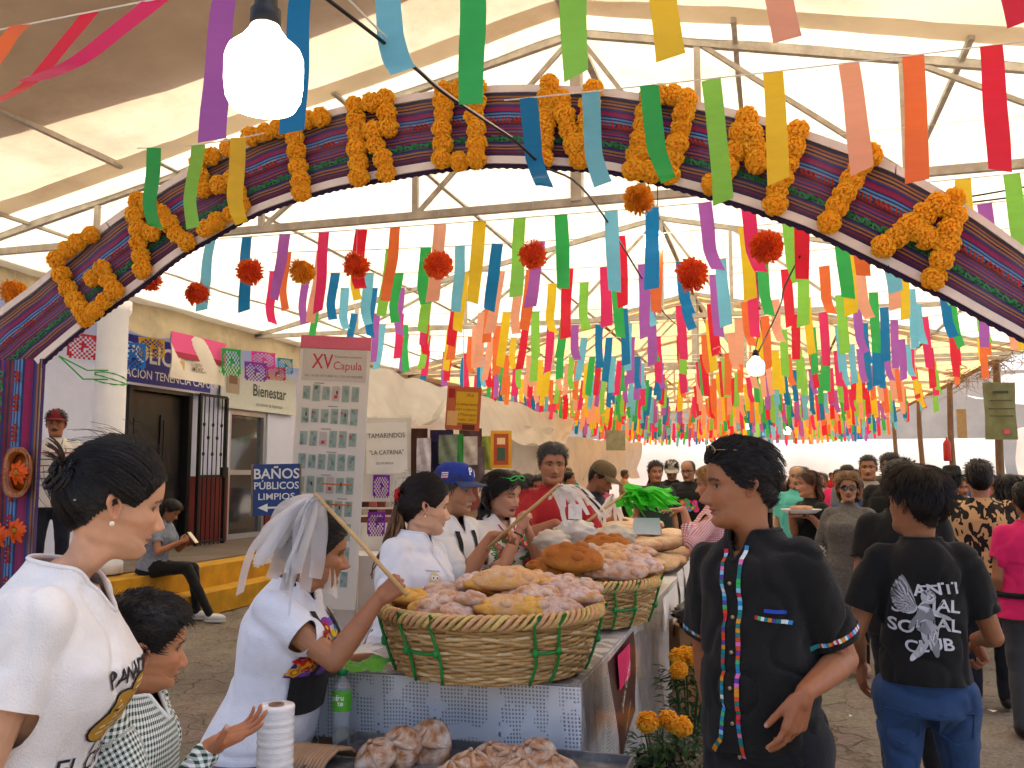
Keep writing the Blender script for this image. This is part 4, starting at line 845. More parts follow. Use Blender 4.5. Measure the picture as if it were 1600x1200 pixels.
# ---- bottle of green drink
p = at_z(533, 1168, LOWZ); p.z = LOWZ; t = empty('drink_bottle', p, 0, 'clear plastic bottle with green label and cap on the low bench', 'bottle')
pet = clear_plastic('clear_pet', body=.25, bump=.1, rough=.08); q = MB()
prof = [(.001, 0), (.026, 0), (.031, .008), (.030, .03), (.028, .07), (.026, .105), (.031, .12), (.0315, .185), (.029, .198), (.020, .215), (.013, .222), (.012, .236)]
q.lathe(prof, 28, caps=False); q.build('bottle_body', pet, t, True, True)
q = MB(); q.lathe([(.001, .003), (.024, .004), (.0285, .01), (.0275, .03), (.0262, .062), (.001, .062)], 24, caps=False); q.build('drink', M('pale_yellow_drink', '#d8d48a', .1, 0, transm=.7, ior=1.3), t, True, True)
q = MB(); q.lathe([(.0322, .121), (.0326, .15), (.0322, .186)], 28, caps=False); q.build('label_sleeve', M('lime_label', '#56b82c', .35, .12, 30), t, True, True)
q = MB()
for tx, sx_, zz in (('fru', .25, .166), ('tze', -.35, .164), ('te', .3, .148)):
    vs, fs = text_geo(tx, .024, .02); q.add([Vector((.0336*math.sin(u/.033+sx_+YAW*.0), -.0336*math.cos(u/.033+sx_), zz+v)) for u, v in vs], fs)
q.build('label_lettering', M('white_ink', '#f4f8f0', .5, 0), t, local=True)
q = MB(); q.lathe([(.0001, .252), (.0135, .252), (.0145, .249), (.0145, .232), (.001, .232)], 24, caps=False); q.build('bottle_cap', M('dark_green_cap', '#0c8a4a', .4, .05), t, True, True)
# ---- roll of film, corrugated sleeves, paper rolls, cloth
p = at_d(437, 900, 2.36); p.z = LOWZ; t = empty('bag_roll', p, 0, 'tall roll of translucent plastic bags standing on the low bench', 'plastic roll')
q = MB(); q.lathe([(.020, .302), (.045, .303), (.0472, .300)]+[(.0468+.0008*math.sin(z*900)+.0005*math.sin(z*2300), z) for z in np.linspace(.295, .004, 60)]+[(.044, 0)], 36, caps=False); q.build('wound_film', M('milky_film', '#eeecec', .25, .06, 40, coat=.5, bump=.3, bscale=80, stretch=(1, 1, 12)), t, True, True)
q = MB(); q.lathe([(.014, .296), (.0145, .306), (.0200, .306), (.0200, .28)], 24, caps=False); q.build('cardboard_core', M('core_card', '#8a6a50', .8, .1), t, True, True)
q = MB(); c = at_z(487, 1188, LOWZ+.03)
for k in range(14):
    x = c.x-.10+.012*k; q.tube([(x, c.y-.06, LOWZ+.012), (x+.01, c.y-.03, LOWZ+.045), (x+.02, c.y+.02, LOWZ+.062), (x+.035, c.y+.08, LOWZ+.05), (x+.045, c.y+.11, LOWZ+.02)], .0068, 5)
tag(q.build('corrugated_sleeve', M('kraft_card', '#b08a68', .8, .15, 20), smooth=True), 'bundle of brown corrugated card beside the bottle', 'cardboard')
PAP = M('tissue_paper', '#f0eeea', .9, .04, 30, bump=.25, bscale=50)
for (px, py, r, h, lab) in ((752, 918, .062, .13, 'white paper roll standing behind the front basket'), (780, 905, .060, .16, 'second paper roll, loosely unrolled, behind the first')):
    p = at_d(px, py, 3.75); p.z = TZ+.012; q = MB(); q.lathe([(.018, h-.01), (.020, h), (r-.004, h), (r, h-.004), (r+.001, h*.5), (r, .002), (.001, .001)], 32, caps=False)
    o = tag(q.build('paper_roll', PAP, smooth=True), lab, 'paper roll', 'paper rolls on the table'); o.location = p; o.rotation_euler.z = .4
    q = MB(); q.lathe([(.0175, h-.03), (.0185, h-.002)], 16, caps=False); q.build('cardboard_core', M('core_card'), o, local=True)
    if h > .15: q = MB(); q.grid(lambda u, v: (r*math.cos(.2)+.03*u, -.02-.07*u+.01*math.sin(v*6), .01+(h-.012)*v-.02*u), 6, 6); q.build('loose_sheet', PAP, o, True, True)
q = MB(); c = at_z(548, 1042, TZ+.012)
def clf(u, v):
    r_ = .5+.5*math.sin(u*6.28+.5); return (c.x-.13+.28*u, c.y-.075+.13*v+.02*math.sin(u*7), TZ+.020+.035*math.sin(v*math.pi)*(.6+.4*math.sin(u*9))+.012*mnoise.noise((u*7, v*7, 3))+.012*mnoise.noise((u*15, v*15, 3)))
q.grid(clf, 36, 22); tag(q.build('cleaning_cloth', M('lime_microfibre', '#7acb3a', .95, .12, 20, sheen=.4, bump=.5, bscale=120), smooth=True), 'crumpled lime green cloth at the left of the front basket', 'cloth')
q = MB(); c = at_z(720, 934, TZ+.15); q.lathe([(.0, .0), (.06, .0), (.085, .02), (.088, .02), (.06, -.004)], 28, (c.x, c.y, c.z), caps=False); q.tube([(c.x, c.y, TZ+.012), (c.x, c.y, c.z)], [.05, .04], 16)
tag(q.build('blue_dish', M('blue_plastic', '#1f7ac8', .35, .05), smooth=True), 'small blue plastic dish behind the front basket', 'dish')
# bagged sweets, napkins, price tent cards in the middle distance
BAGM = clear_plastic('bag_film', body=.3, bump=1.2, bscale=26)
for k, (px, py, d, s_, lab) in enumerate([(900, 832, 4.9, .12, 'clear bag of bread with white tag, before the red-shirted man'), (862, 845, 4.8, .10, 'crumpled paper-wrapped loaf left of the clear bag'), (960, 838, 5.2, .12, 'white bag beside the long brown loaf')]):
    c = at_d(px, py, d); q = MB(); q.ell((0, 0, s_*.5), (s_*1.0, s_*.8, s_*.48), 30, 20, fn=lambda u: 1+.3*mnoise.noise((u.x*3+k, u.y*3, u.z*3))+.35*max(0, u.z-.8)*3)
    o = tag(q.build('bread_bag', M('crumpled_wrap', '#e6dccb', .5, .2, 10, bump=.9, bscale=14, transl=.2) if k else M('bag_white', '#e9e2d8', .3, .15, 14, bump=1, bscale=16, coat=.6, transl=.2), smooth=True, local=True), lab, 'bag'); o.location = (c.x, c.y, max(TZ+.01, c.z-s_*.5))
    if k == 0:
        q = MB(); q.tube([(0, 0, s_*1.1), (0, 0, s_*1.35)], [.012, .03], 8); q.box((0, -.02, s_*1.45), (.075, .004, .08)); q.build('bag_tag', M('white_card', '#f2f0ea', .7, .03), o, local=True)
for k, (px, py, lab) in enumerate([(1010, 822, 'white folded price card among the red breads'), (968, 850, 'white folded price card left of the red breads')]):
    c = at_d(px, py, 5.6); c.z = max(c.z, TZ+.14); q = MB(); q.add([c+Vector(v) for v in ((-.09, -.02, -.05), (.09, -.02, -.05), (.08, .02, .05), (-.08, .02, .05), (-.09, .06, -.05), (.09, .06, -.05))], [(0, 1, 2, 3), (3, 2, 5, 4)]); tag(q.build('price_card', M('white_card')), lab, 'price card', 'price cards on the stall')
for k, (px, py, d, lab) in enumerate([(1062, 862, 5.0, 'small shallow basket at the aisle edge, nearer'), (1075, 845, 5.6, 'small shallow basket at the aisle edge, farther')]):
    c = at_d(px, py, d); c.x = min(c.x, TXR-.2); c.z = TZ+.01; t = empty('small_basket', c, 0, lab, 'basket', 'small baskets at the aisle edge')
    for j in range(8):
        q = MB(); q.tube([(math.cos(a)*(.13+.006*j), math.sin(a)*(.13+.006*j), .006+.012*j) for a in np.linspace(0, 6.15, 36)], .0085, 5, col=hx('#c09a58'), closed=True); q.build('woven_strand', STRAW, t, True, True)
# jars and dry herbs near the edge
c = at_z(1022, 918, TZ+.03); q = MB()
for k in range(120):
    a = rng.uniform(0, 6.28); r_ = rng.uniform(0, .07); p0 = Vector((c.x-.05+r_*math.cos(a), c.y+r_*math.sin(a)*1.3, TZ+.012)); q.tube([p0, p0+Vector((rng.uniform(-.03, .03), rng.uniform(-.03, .03), rng.uniform(.01, .05)))], .002, 3)
tag(q.build('dried_herbs', M('dry_herb', '#8a8a52', .9, .3, 60)), 'small heap of dried herbs at the aisle edge', 'herbs')
for k, (px, py, lab) in enumerate([(1018, 893, 'small dark red jar behind the second basket'), (1033, 898, 'small teal jar beside the dark red one')]):
    c = at_d(px, py, 4.6); q = MB(); q.lathe([(.001, 0), (.022, 0), (.024, .01), (.024, .045), (.02, .055), (.02, .065), (.001, .066)], 18, (min(c.x, TXR-.06-.05*(1-k)), c.y, TZ+.012), caps=False); tag(q.build('jar', M('jam_red', '#6a1018', .15, .1, coat=.5) if k == 0 else M('teal_jar', '#1e8a8a', .2, .1), smooth=True), lab, 'jar', 'jars on the stall')
# ---- papers, poster and card hung on the aisle side of the table
def side_sheet(name, pts, mat, label, cat, off=.05, grp=None, curl=.015):
    A = [at_x(px, py, TXR+off) for px, py in pts]; q = MB()
    q.grid(lambda u, v: (A[0]*(1-u)+A[1]*u)*(1-v)+(A[3]*(1-u)+A[2]*u)*v+Vector((curl*math.sin(v*3+u*2)*v, 0, 0)), 8, 10)
    return tag(q.build(name, mat, smooth=True), label, cat, grp), A
PW = M('printer_paper', '#eceae6', .8, .03)
for k, pts in enumerate([[(1045, 925), (1062, 905), (1066, 975), (1049, 998)], [(1036, 935), (1046, 925), (1046, 985), (1036, 990)], [(1058, 895), (1066, 888), (1072, 950), (1064, 958)], [(1068, 885), (1078, 876), (1084, 935), (1074, 945)], [(1082, 870), (1092, 862), (1100, 905), (1092, 915)]]):
    side_sheet('paper_sheet', pts, PW, ORD[k]+' white paper sheet hung along the aisle side of the table', 'paper',   .11+.004*k, 'papers along the table side')
mar = M('maroon_poster', '#4a1a24', .35, .15, 6, coat=.3)
po, A = side_sheet('poster', [(949, 1036), (990, 985), (999, 1110), (968, 1200)], mar, 'dark maroon poster hung on the aisle side of the bread table', 'poster', .125)
po2, B = side_sheet('pink_card', [(965, 1025), (984, 1005), (986, 1055), (968, 1080)], M('neon_pink_card', '#f0287a', .7, .04), 'neon pink handwritten card on the maroon poster', 'card', .135, curl=.002)
q = MB(); U = (A[1]-A[0]).normalized(); V = Vector((0, 0, 1)); q2 = MB()
inkw = M('white_ink'); Vd = (A[0]-A[3]).normalized()
put_text(q, 'Juan Carlos', at_x(977, 1068, TXR+.135), (0, .82, .57), (0, -.57, .82), .045, off=.004, bold=.005); put_text(q, 'panaderia tradicional', at_x(980, 1120, TXR+.135), (0, .82, .57), (0, -.57, .82), .018, off=.004)
q.build('poster_lettering', inkw, po)
for k in range(4):
    put_text(q2, ['PAN DE', 'MUERTO', '$ 25', 'RICO'][k], at_x(975, 1024+13*k, TXR+.142), (0, .9, .35), (0, -.1, 1), .028, off=.004)
q2.build('handwriting', M('red_marker', '#b01038', .6, 0), po2)
# ================================================================== PEOPLE: one continuous body each, hair and clothing as children
def sstep(a, b, x): t = np.clip((x-a)/(b-a), 0, 1); return t*t*(3-2*t)
def gau(x, s_): return np.exp(-(x/s_)**2)
_lat = np.random.RandomState(5).uniform(-1, 1, (32, 32, 32))
def vnoise(P_):
    P_ = np.asarray(P_, float); i = np.floor(P_).astype(int); f = P_-i; f = f*f*(3-2*f); out = 0
    for a in (0, 1):
        for b in (0, 1):
            for c in (0, 1):
                w = (f[:, 0] if a else 1-f[:, 0])*(f[:, 1] if b else 1-f[:, 1])*(f[:, 2] if c else 1-f[:, 2]); out = out+w*_lat[(i[:, 0]+a) & 31, (i[:, 1]+b) & 31, (i[:, 2]+c) & 31]
    return out*.8
HK = np.array([  # yf, zf, w, ys, zs, yb, zb
 (.095, -.37, .092, -.01, -.36, -.090, -.34), (.076, -.275, .092, -.02, -.262, -.088, -.232), (.050, -.215, .080, -.022, -.195, -.085, -.165), (.036, -.185, .061, -.016, -.165, -.073, -.14), (.031, -.155, .056, -.012, -.14, -.068, -.115),
 (.035, -.130, .055, -.010, -.118, -.069, -.093), (.060, -.124, .058, -.004, -.100, -.073, -.075), (.084, -.115, .060, .0, -.085, -.078, -.060), (.0915, -.098, .0625, .004, -.070, -.083, -.048), (.087, -.083, .065, .005, -.057, -.088, -.037),
 (.092, -.066, .068, .005, -.044, -.093, -.026), (.0935, -.047, .0705, .005, -.031, -.097, -.012), (.0915, -.024, .0725, .003, -.014, -.101, .004), (.087, -.002, .0738, 0, .004, -.103, .021), (.0935, .019, .0748, -.003, .021, -.104, .039),
 (.0925, .046, .0755, -.007, .046, -.102, .061), (.081, .076, .070, -.011, .073, -.090, .083), (.052, .1005, .051, -.014, .098, -.062, .102), (.014, .112, .017, -.015, .1115, -.026, .112)])
def head_geo(fp, nth=128, per=6):
    K = HK.copy(); fem = fp.get('fem', 0); jaw = fp.get('jaw', 1); wd = fp.get('wide', 1); nk = fp.get('neck', 1-.14*fem)
    K[:, 2] *= wd; K[6:11, 2] *= jaw*(1-.05*fem); K[3:7, 2] *= nk; K[3:6, 0] *= nk; K[3:6, 5] *= (1+nk)/2
    if fp.get('fat'): f = fp['fat']; K[5:10, 2] *= 1+.10*f; K[5:8, 0] += .006*f; K[3:6, 2] *= 1+.12*f; K[4:7, 1] -= .006*f
    if fp.get('child'): K[6:9, 1] += .012; K[6:9, 4] += .006; K[3:6, 2] *= .86
    rows = catmull(K, (len(K)-1)*per+1); nr = len(rows)
    u = np.linspace(0, 2*np.pi, nth, endpoint=False); th = u-.42*np.sin(u); s_, c = np.sin(th), np.cos(th)
    px = .88; X = rows[:, 2:3]*np.sign(s_)*np.abs(s_)**px
    fr = np.where(c > 0, np.abs(c)**.80, 0); bk = np.where(c < 0, np.abs(c)**.92, 0)
    Y = rows[:, 3:4]+(rows[:, 0:1]-rows[:, 3:4])*fr+(rows[:, 5:6]-rows[:, 3:4])*bk
    Z = rows[:, 4:5]+(rows[:, 1:2]-rows[:, 4:5])*np.where(c > 0, c*c, 0)+(rows[:, 6:7]-rows[:, 4:5])*np.where(c < 0, c*c, 0)
    f = sstep(.15, .5, c)[None, :]*sstep(-.13, -.118, Z); ax = np.abs(X)
    nose = 1.18*fp.get('nose', 1.0); z = Z
    prof = np.interp(z, [-.0575, -.053, -.0465, -.039, -.030, -.012, .004, .016], [0, .005, .020, .0265, .022, .0125, .006, 0])
    sg = np.interp(z, [-.055, -.042, -.028, 0], [.0165, .0155, .0105, .0085])*fp.get('nosew', 1)
    D = nose*prof*gau(X, sg)+nose*.006*gau(ax-.0135, .006)*gau(z+.0465, .0065)
    ey = .0315
    D += -.0105*gau(ax-ey, .017)*gau(z-.001, .0105)+.0058*gau(ax-ey, .0115)*gau(z-.0005, .0068)
    D += (.0035-.002*fem)*gau(ax-.028, .024)*gau(z-.0195, .007)-.002*gau(X, .007)*gau(z-.012, .009)
    mz = -.0705; lip = 1.4*fp.get('lips', 1)
    D += lip*(.0052*gau(X, .019)*gau(z-(mz+.0052), .0042)+.0058*gau(X, .017)*gau(z-(mz-.0062), .0050))-.0052*gau(X, .023)*gau(z-mz, .0022)
    D += -.0028*gau(ax-.027, .006)*gau(z-mz, .006)-.0018*gau(X, .004)*gau(z+.061, .006)
    D += .0045*gau(ax-.047, .017)*gau(z+.025, .014)-.003*gau(ax-.045, .014)*gau(z+.062, .016)*(1-fp.get('fat', 0))
    D += .004*gau(X, .017)*gau(z+.098, .010)-.0025*gau(X, .02)*gau(z+.084, .006)
    age = fp.get('age', 0)
    fold = ax-(.018+(-.045-z)*.55)
    D += -.0028*age*gau(fold, .0035)*sstep(-.085, -.07, z)*sstep(-.035, -.05, z) - .0018*age*gau(ax-ey-.003, .014)*gau(z+.0125, .0025)
    if fp.get('smile'): D += .005*fp['smile']*gau(ax-.038, .013)*gau(z+.046, .013)
    D *= f
    nx, ny = X, Y-rows[:, 3:4]; ln = np.sqrt(nx*nx+ny*ny)+1e-6; k = .35
    X = X+D*k*nx/ln; Y = Y+D*(k*ny/ln+(1-k))
    V = np.stack([X, Y, Z], -1).reshape(-1, 3); TH = np.tile(np.degrees(np.abs(np.where(th > np.pi, th-2*np.pi, th))), nr)
    idx = np.arange(nr*nth).reshape(nr, nth); a = idx[:-1]; b = np.roll(a, -1, 1); d = idx[1:]; e = np.roll(d, -1, 1)
    F = np.stack([a, b, e, d], -1).reshape(-1, 4); V = np.vstack([V, [[.0, -.004, .1135]]]); TH = np.append(TH, 0)
    top = [(int(idx[-1, j]), int(idx[-1, (j+1) % nth]), len(V)-1) for j in range(nth)]
    return V, [tuple(map(int, x)) for x in F]+top, TH, nr, nth
def face_colours(V, fp, tone):
    x, y, z = V.T; ax = np.abs(x); front = (y > .02)*sstep(-.13, -.118, z)
    base = np.array(hx(tone)); C = np.tile(base, (len(V), 1)); nz = vnoise(V*26)
    nz2 = vnoise(V*70+9); C *= (1+.09*nz+.05*nz2)[:, None]*np.stack([np.ones(len(V)), 1-.03*nz, 1-.05*nz], 1)
    def mix(w, c): nonlocal C; w = np.clip(w, 0, 1)[:, None]; C = C*(1-w)+np.array(c)*w
    red = base*np.array([1.05, .72, .68])
    mix(.35*front*gau(ax-.046, .02)*gau(z+.03, .018), red); mix(.35*front*gau(x, .014)*gau(z+.042, .012), red)
    mix(.3*front*gau(ax-.0315, .019)*gau(z+.004, .011), base*np.array([.7, .6, .58]))
    if fp.get('stubble'): mix(fp['stubble']*front*sstep(-.046, -.066, z)*sstep(-.13, -.115, z)*(1-gau(x, .02)*gau(z+.071, .010)), hx('#4a3a34'))
    lipc = hx(fp.get('lipcol', '#8a4a42')); mz = -.0705
    upper = .0085*np.clip(1-(ax/.026)**2, 0, 1)*(1-.25*gau(x, .005)); lower = .0105*np.clip(1-(ax/.024)**2, 0, 1)
    mix(front*(sstep(upper+.0012, upper-.0012, z-mz)*(z >= mz)+sstep(lower+.0015, lower-.0015, mz-z)*(z < mz))*(ax < .026)*.85, lipc); mix(.75*front*gau(z-mz, .0016)*(ax < .024), base*.22)
    mix(.8*front*gau(ax-.0085, .0045)*gau(z+.0545, .003), base*.18)  # shade of the nostril hollows, painted into the skin colour
    # eyes
    ez, ex = fp.get('eyez', -.0005), .0315; t = (ax-ex)/.0155; op = fp.get('open', 1); hi = .0062*op*np.clip(1-t*t, 0, 1); lo = .0046*op*np.clip(1-t*t, 0, 1)
    ins = front*(np.abs(t) < 1)*sstep(hi+.0008, hi-.0008, z-ez)*sstep(lo+.0008, lo-.0008, ez-z)
    mix(ins, hx('#a89e94')); g = fp.get('gaze', 0)*.004; sx_ = np.sign(x)
    ir = np.hypot(ax-ex-g*sx_, (z-ez-.0006)); mix(ins*sstep(.0082, .0068, ir), hx('#2a160c')); mix(ins*sstep(.003, .002, ir), hx('#050303'))
    mix(.9*front*(np.abs(t) < 1.08)*gau(z-ez-hi-.0004, .0014), hx('#120a08')); mix(.35*front*(np.abs(t) < 1)*gau(z-ez+lo, .001), base*.3)
    mix(.4*front*(np.abs(t) < 1.1)*gau(z-ez-hi-.0048, .0012), base*.4)
    bt = (ax-.033)/.022; bz = .0185+.004*(1-bt*bt)-.003*np.clip(bt, 0, 2)+fp.get('browz', 0); bw = (.0032+.0012*(1-fp.get('fem', 0)))*np.clip(1.15-.45*bt, .2, 1.4)
    mix(.88*front*(np.abs(bt) < 1)*sstep(bw+.0012, bw-.0012, np.abs(z-bz)), hx(fp.get('brow', '#1a100c')))
    if fp.get('moustache'):
        mm = .0085; mix(front*(ax < .030)*sstep(.009, .006, np.abs(z-(-.0615-.10*ax)))*.9, hx(fp['moustache']))
    return C
def ear_geo(side):
    q = MB(); n, m = 18, 6; cs = []
    def fn(u, v):
        a = 2*math.pi*u; r = v; ez_ = .032*math.sin(a)*(1.0 if math.sin(a) > 0 else .95); ey_ = .0185*math.cos(a)*(1.1 if math.sin(a) > 0 else .75)
        prof = {0: -.005, 1: -.004, 2: .0015, 3: .001, 4: .0065, 5: .008, 6: .002}[round(v*m)]
        tilt = -.22; yy_ = ey_*r; zz = ez_*r
        return Vector((side*(.0745+prof+.42*max(0, -(yy_)+.004)), -.012+yy_*math.cos(tilt)-zz*math.sin(tilt)*-1, -.012+zz*math.cos(tilt)+yy_*math.sin(tilt)))
    q.grid(fn, n, m, flip=side < 0)
    q.grid(lambda u, v: fn(u, 1)*(1-v)+Vector((side*.062, -.008, -.012))*v+(fn(u, 1)-Vector((side*.07, -.012, -.012)))*0, n, 3, flip=side > 0)
    return q
def capsule(q, a, b, r1, r2, n=10, flat=1.0):
    a = Vector(a); b = Vector(b); t = (b-a); L = max(t.length, 1e-5); t = t/L; pts = []; rs = []
    for k in range(5): f = math.cos(math.pi/2*(1-k/4)) if False else k/4; pts.append(a-t*r1*math.cos(math.pi/2*f)); rs.append(max(r1*math.sin(math.pi/2*f), 1e-4))
    for k in range(5): f = k/4; pts.append(b+t*r2*math.sin(math.pi/2*f)); rs.append(max(r2*math.cos(math.pi/2*f), 1e-4))
    q.tube(pts, rs, n, flat=flat)
def remesh(q, vox, smooth=2, sub=None):
    """one continuous surface out of overlapping volumes -> (V, F)"""
    me = bpy.data.meshes.new('tmp'); me.from_pydata(q.v, [], q.f); o = bpy.data.objects.new('tmp', me); WCOL.objects.link(o)
    m = o.modifiers.new('r', 'REMESH'); m.mode = 'VOXEL'; m.voxel_size = vox; m.adaptivity = 0
    ev = work_eval(o); em = ev.to_mesh()
    V = np.empty(len(em.vertices)*3); em.vertices.foreach_get('co', V); V = V.reshape(-1, 3).copy(); n_ = len(em.polygons); lv = np.empty(len(em.loops), dtype=np.int32); em.loops.foreach_get('vertex_index', lv); FA = lv.reshape(-1, 4) if len(lv) == 4*n_ else None; F = [tuple(r) for r in FA.tolist()] if FA is not None else [tuple(p.vertices) for p in em.polygons]
    ev.to_mesh_clear(); bpy.data.objects.remove(o); bpy.data.meshes.remove(me)
    if not F: return V, F
    E = np.concatenate([FA[:, [k, (k+1) % 4]] for k in range(4)]) if FA is not None else np.array([(a, b) for f in F for a, b in zip(f, f[1:]+f[:1])])
    for _ in range(smooth):
        cnt = np.bincount(E[:, 0], minlength=len(V)); S = np.stack([np.bincount(E[:, 0], V[E[:, 1], k], len(V)) for k in range(3)], 1); V = V*.4+.6*S/np.maximum(cnt, 1)[:, None]
    return V, F
def normals(V, F):
    Nn = np.zeros_like(V); Q = np.array([f if len(f) == 4 else (f[0], f[1], f[2], f[2]) for f in F]); n = np.cross(V[Q[:, 2]]-V[Q[:, 0]], V[Q[:, 3]]-V[Q[:, 1]])
    for k in range(4): Nn += np.stack([np.bincount(Q[:, k], n[:, j], len(V)) for j in range(3)], 1)
    return Nn/(np.linalg.norm(Nn, axis=1)[:, None]+1e-9)
def ik(S, W, l1, l2, pole):
    S, W = Vector(S), Vector(W); d = W-S; L = d.length
    if L > (l1+l2)*.995: W = S+d*((l1+l2)*.995/L); d = W-S; L = d.length
    t = d/L; p = Vector(pole); p = p-t*p.dot(t); p.normalize(); a = (l1*l1-l2*l2+L*L)/(2*L); h = math.sqrt(max(0, l1*l1-a*a)); return S+t*a+p*h, W
def hand_geo(q, W, d, n, side, sc, curl, spread=.12, thumb=(.55, .75, .35), tcurl=.3, nails=None):
    """side +1 right, -1 left; d finger direction, n palm normal; curl: (mcp, pip, dip) or one tuple for each finger"""
    d = Vector(d).normalized(); n = Vector(n); n = (n-d*n.dot(d)).normalized(); t = (d.cross(n) if side > 0 else n.cross(d)).normalized()
    P = lambda l, a, h=0: W+(t*l+d*a+n*h)*sc
    bl = [.029, .0095, -.0105, -.029]; ba = [.092, .096, .092, .083]; FL = [.072, .081, .075, .058]; fr = [.0088, .0090, .0086, .0076]
    capsule(q, W, P(0, .02), .023*sc, .025*sc, 12, )
    for l, a, r in zip(bl, ba, (.0125, .0128, .0122, .0112)):
        capsule(q, P(l*.55, .012, 0), P(l, a, 0), .0145*sc, r*sc, 8)
    capsule(q, P(.024, .03, .006), P(.026, .07, .004), .014*sc, .011*sc, 8); capsule(q, P(-.022, .03, .005), P(-.026, .07, .003), .014*sc, .011*sc, 8)
    for i in range(4):
        cu = curl[i] if hasattr(curl[0], '__len__') else curl; p = P(bl[i], ba[i]); ang = 0; sp = spread*(1.2-i*.8)
        for sgm, (L, c_) in enumerate(zip((.46, .30, .24), cu)):
            ang += c_; dd = (d*math.cos(ang)+n*math.sin(ang)+t*sp*math.cos(ang)*.6).normalized(); e = p+dd*FL[i]*L*sc; r0 = fr[i]*sc*(1-.1*sgm); capsule(q, p, e, r0, r0*.9, 8)
            if sgm == 2 and nails is not None: nails.append((e-(n*math.cos(ang)-d*math.sin(ang))*r0*.7+dd*.001, r0*.9))
            p = e
    p = P(.022, .022, .006); td = (d*thumb[0]+t*thumb[1]+n*thumb[2]).normalized(); e = p+td*.040*sc; capsule(q, p, e, .0145*sc, .0112*sc, 8)
    bend = (d*(thumb[0]+tcurl)+n*(thumb[2]+tcurl)+t*thumb[1]*.5).normalized(); e2 = e+bend*.033*sc; capsule(q, e, e2, .0108*sc, .0098*sc, 8); bend2 = (bend+d*.15+n*tcurl*.6).normalized(); e3 = e2+bend2*.024*sc; capsule(q, e2, e3, .0098*sc, .0078*sc, 8)
    if nails is not None: nails.append((e3+t*.004*sc, .008*sc))
SKIN = M('skin', '#ffffff', .46, .05, 45, bump=.10, bscale=260, attr=True, spec=.45, sss=.12)
def hair_mat(name, col): return M('hair_'+name, col, .42, .3, 40, bump=.35, bscale=120, attr=True, spec=.38)
class Person: pass
TORSO_M = [(-.10, .108, .078, -.088), (-.05, .107, .077, -.088), (0, .105, .074, -.082), (.06, .099, .072, -.070), (.12, .098, .072, -.066), (.18, .104, .075, -.072), (.235, .106, .074, -.074), (.268, .096, .062, -.068), (.290, .074, .050, -.062), (.308, .054, .040, -.054), (.335, .040, .034, -.046)]
TORSO_F = [(-.10, .115, .076, -.096), (-.05, .114, .076, -.094), (0, .107, .073, -.084), (.06, .092, .068, -.064), (.12, .090, .070, -.060), (.175, .098, .090, -.066), (.215, .101, .092, -.068), (.252, .092, .066, -.066), (.274, .076, .050, -.062), (.292, .056, .040, -.056), (.308, .044, .034, -.050), (.335, .036, .030, -.042)]
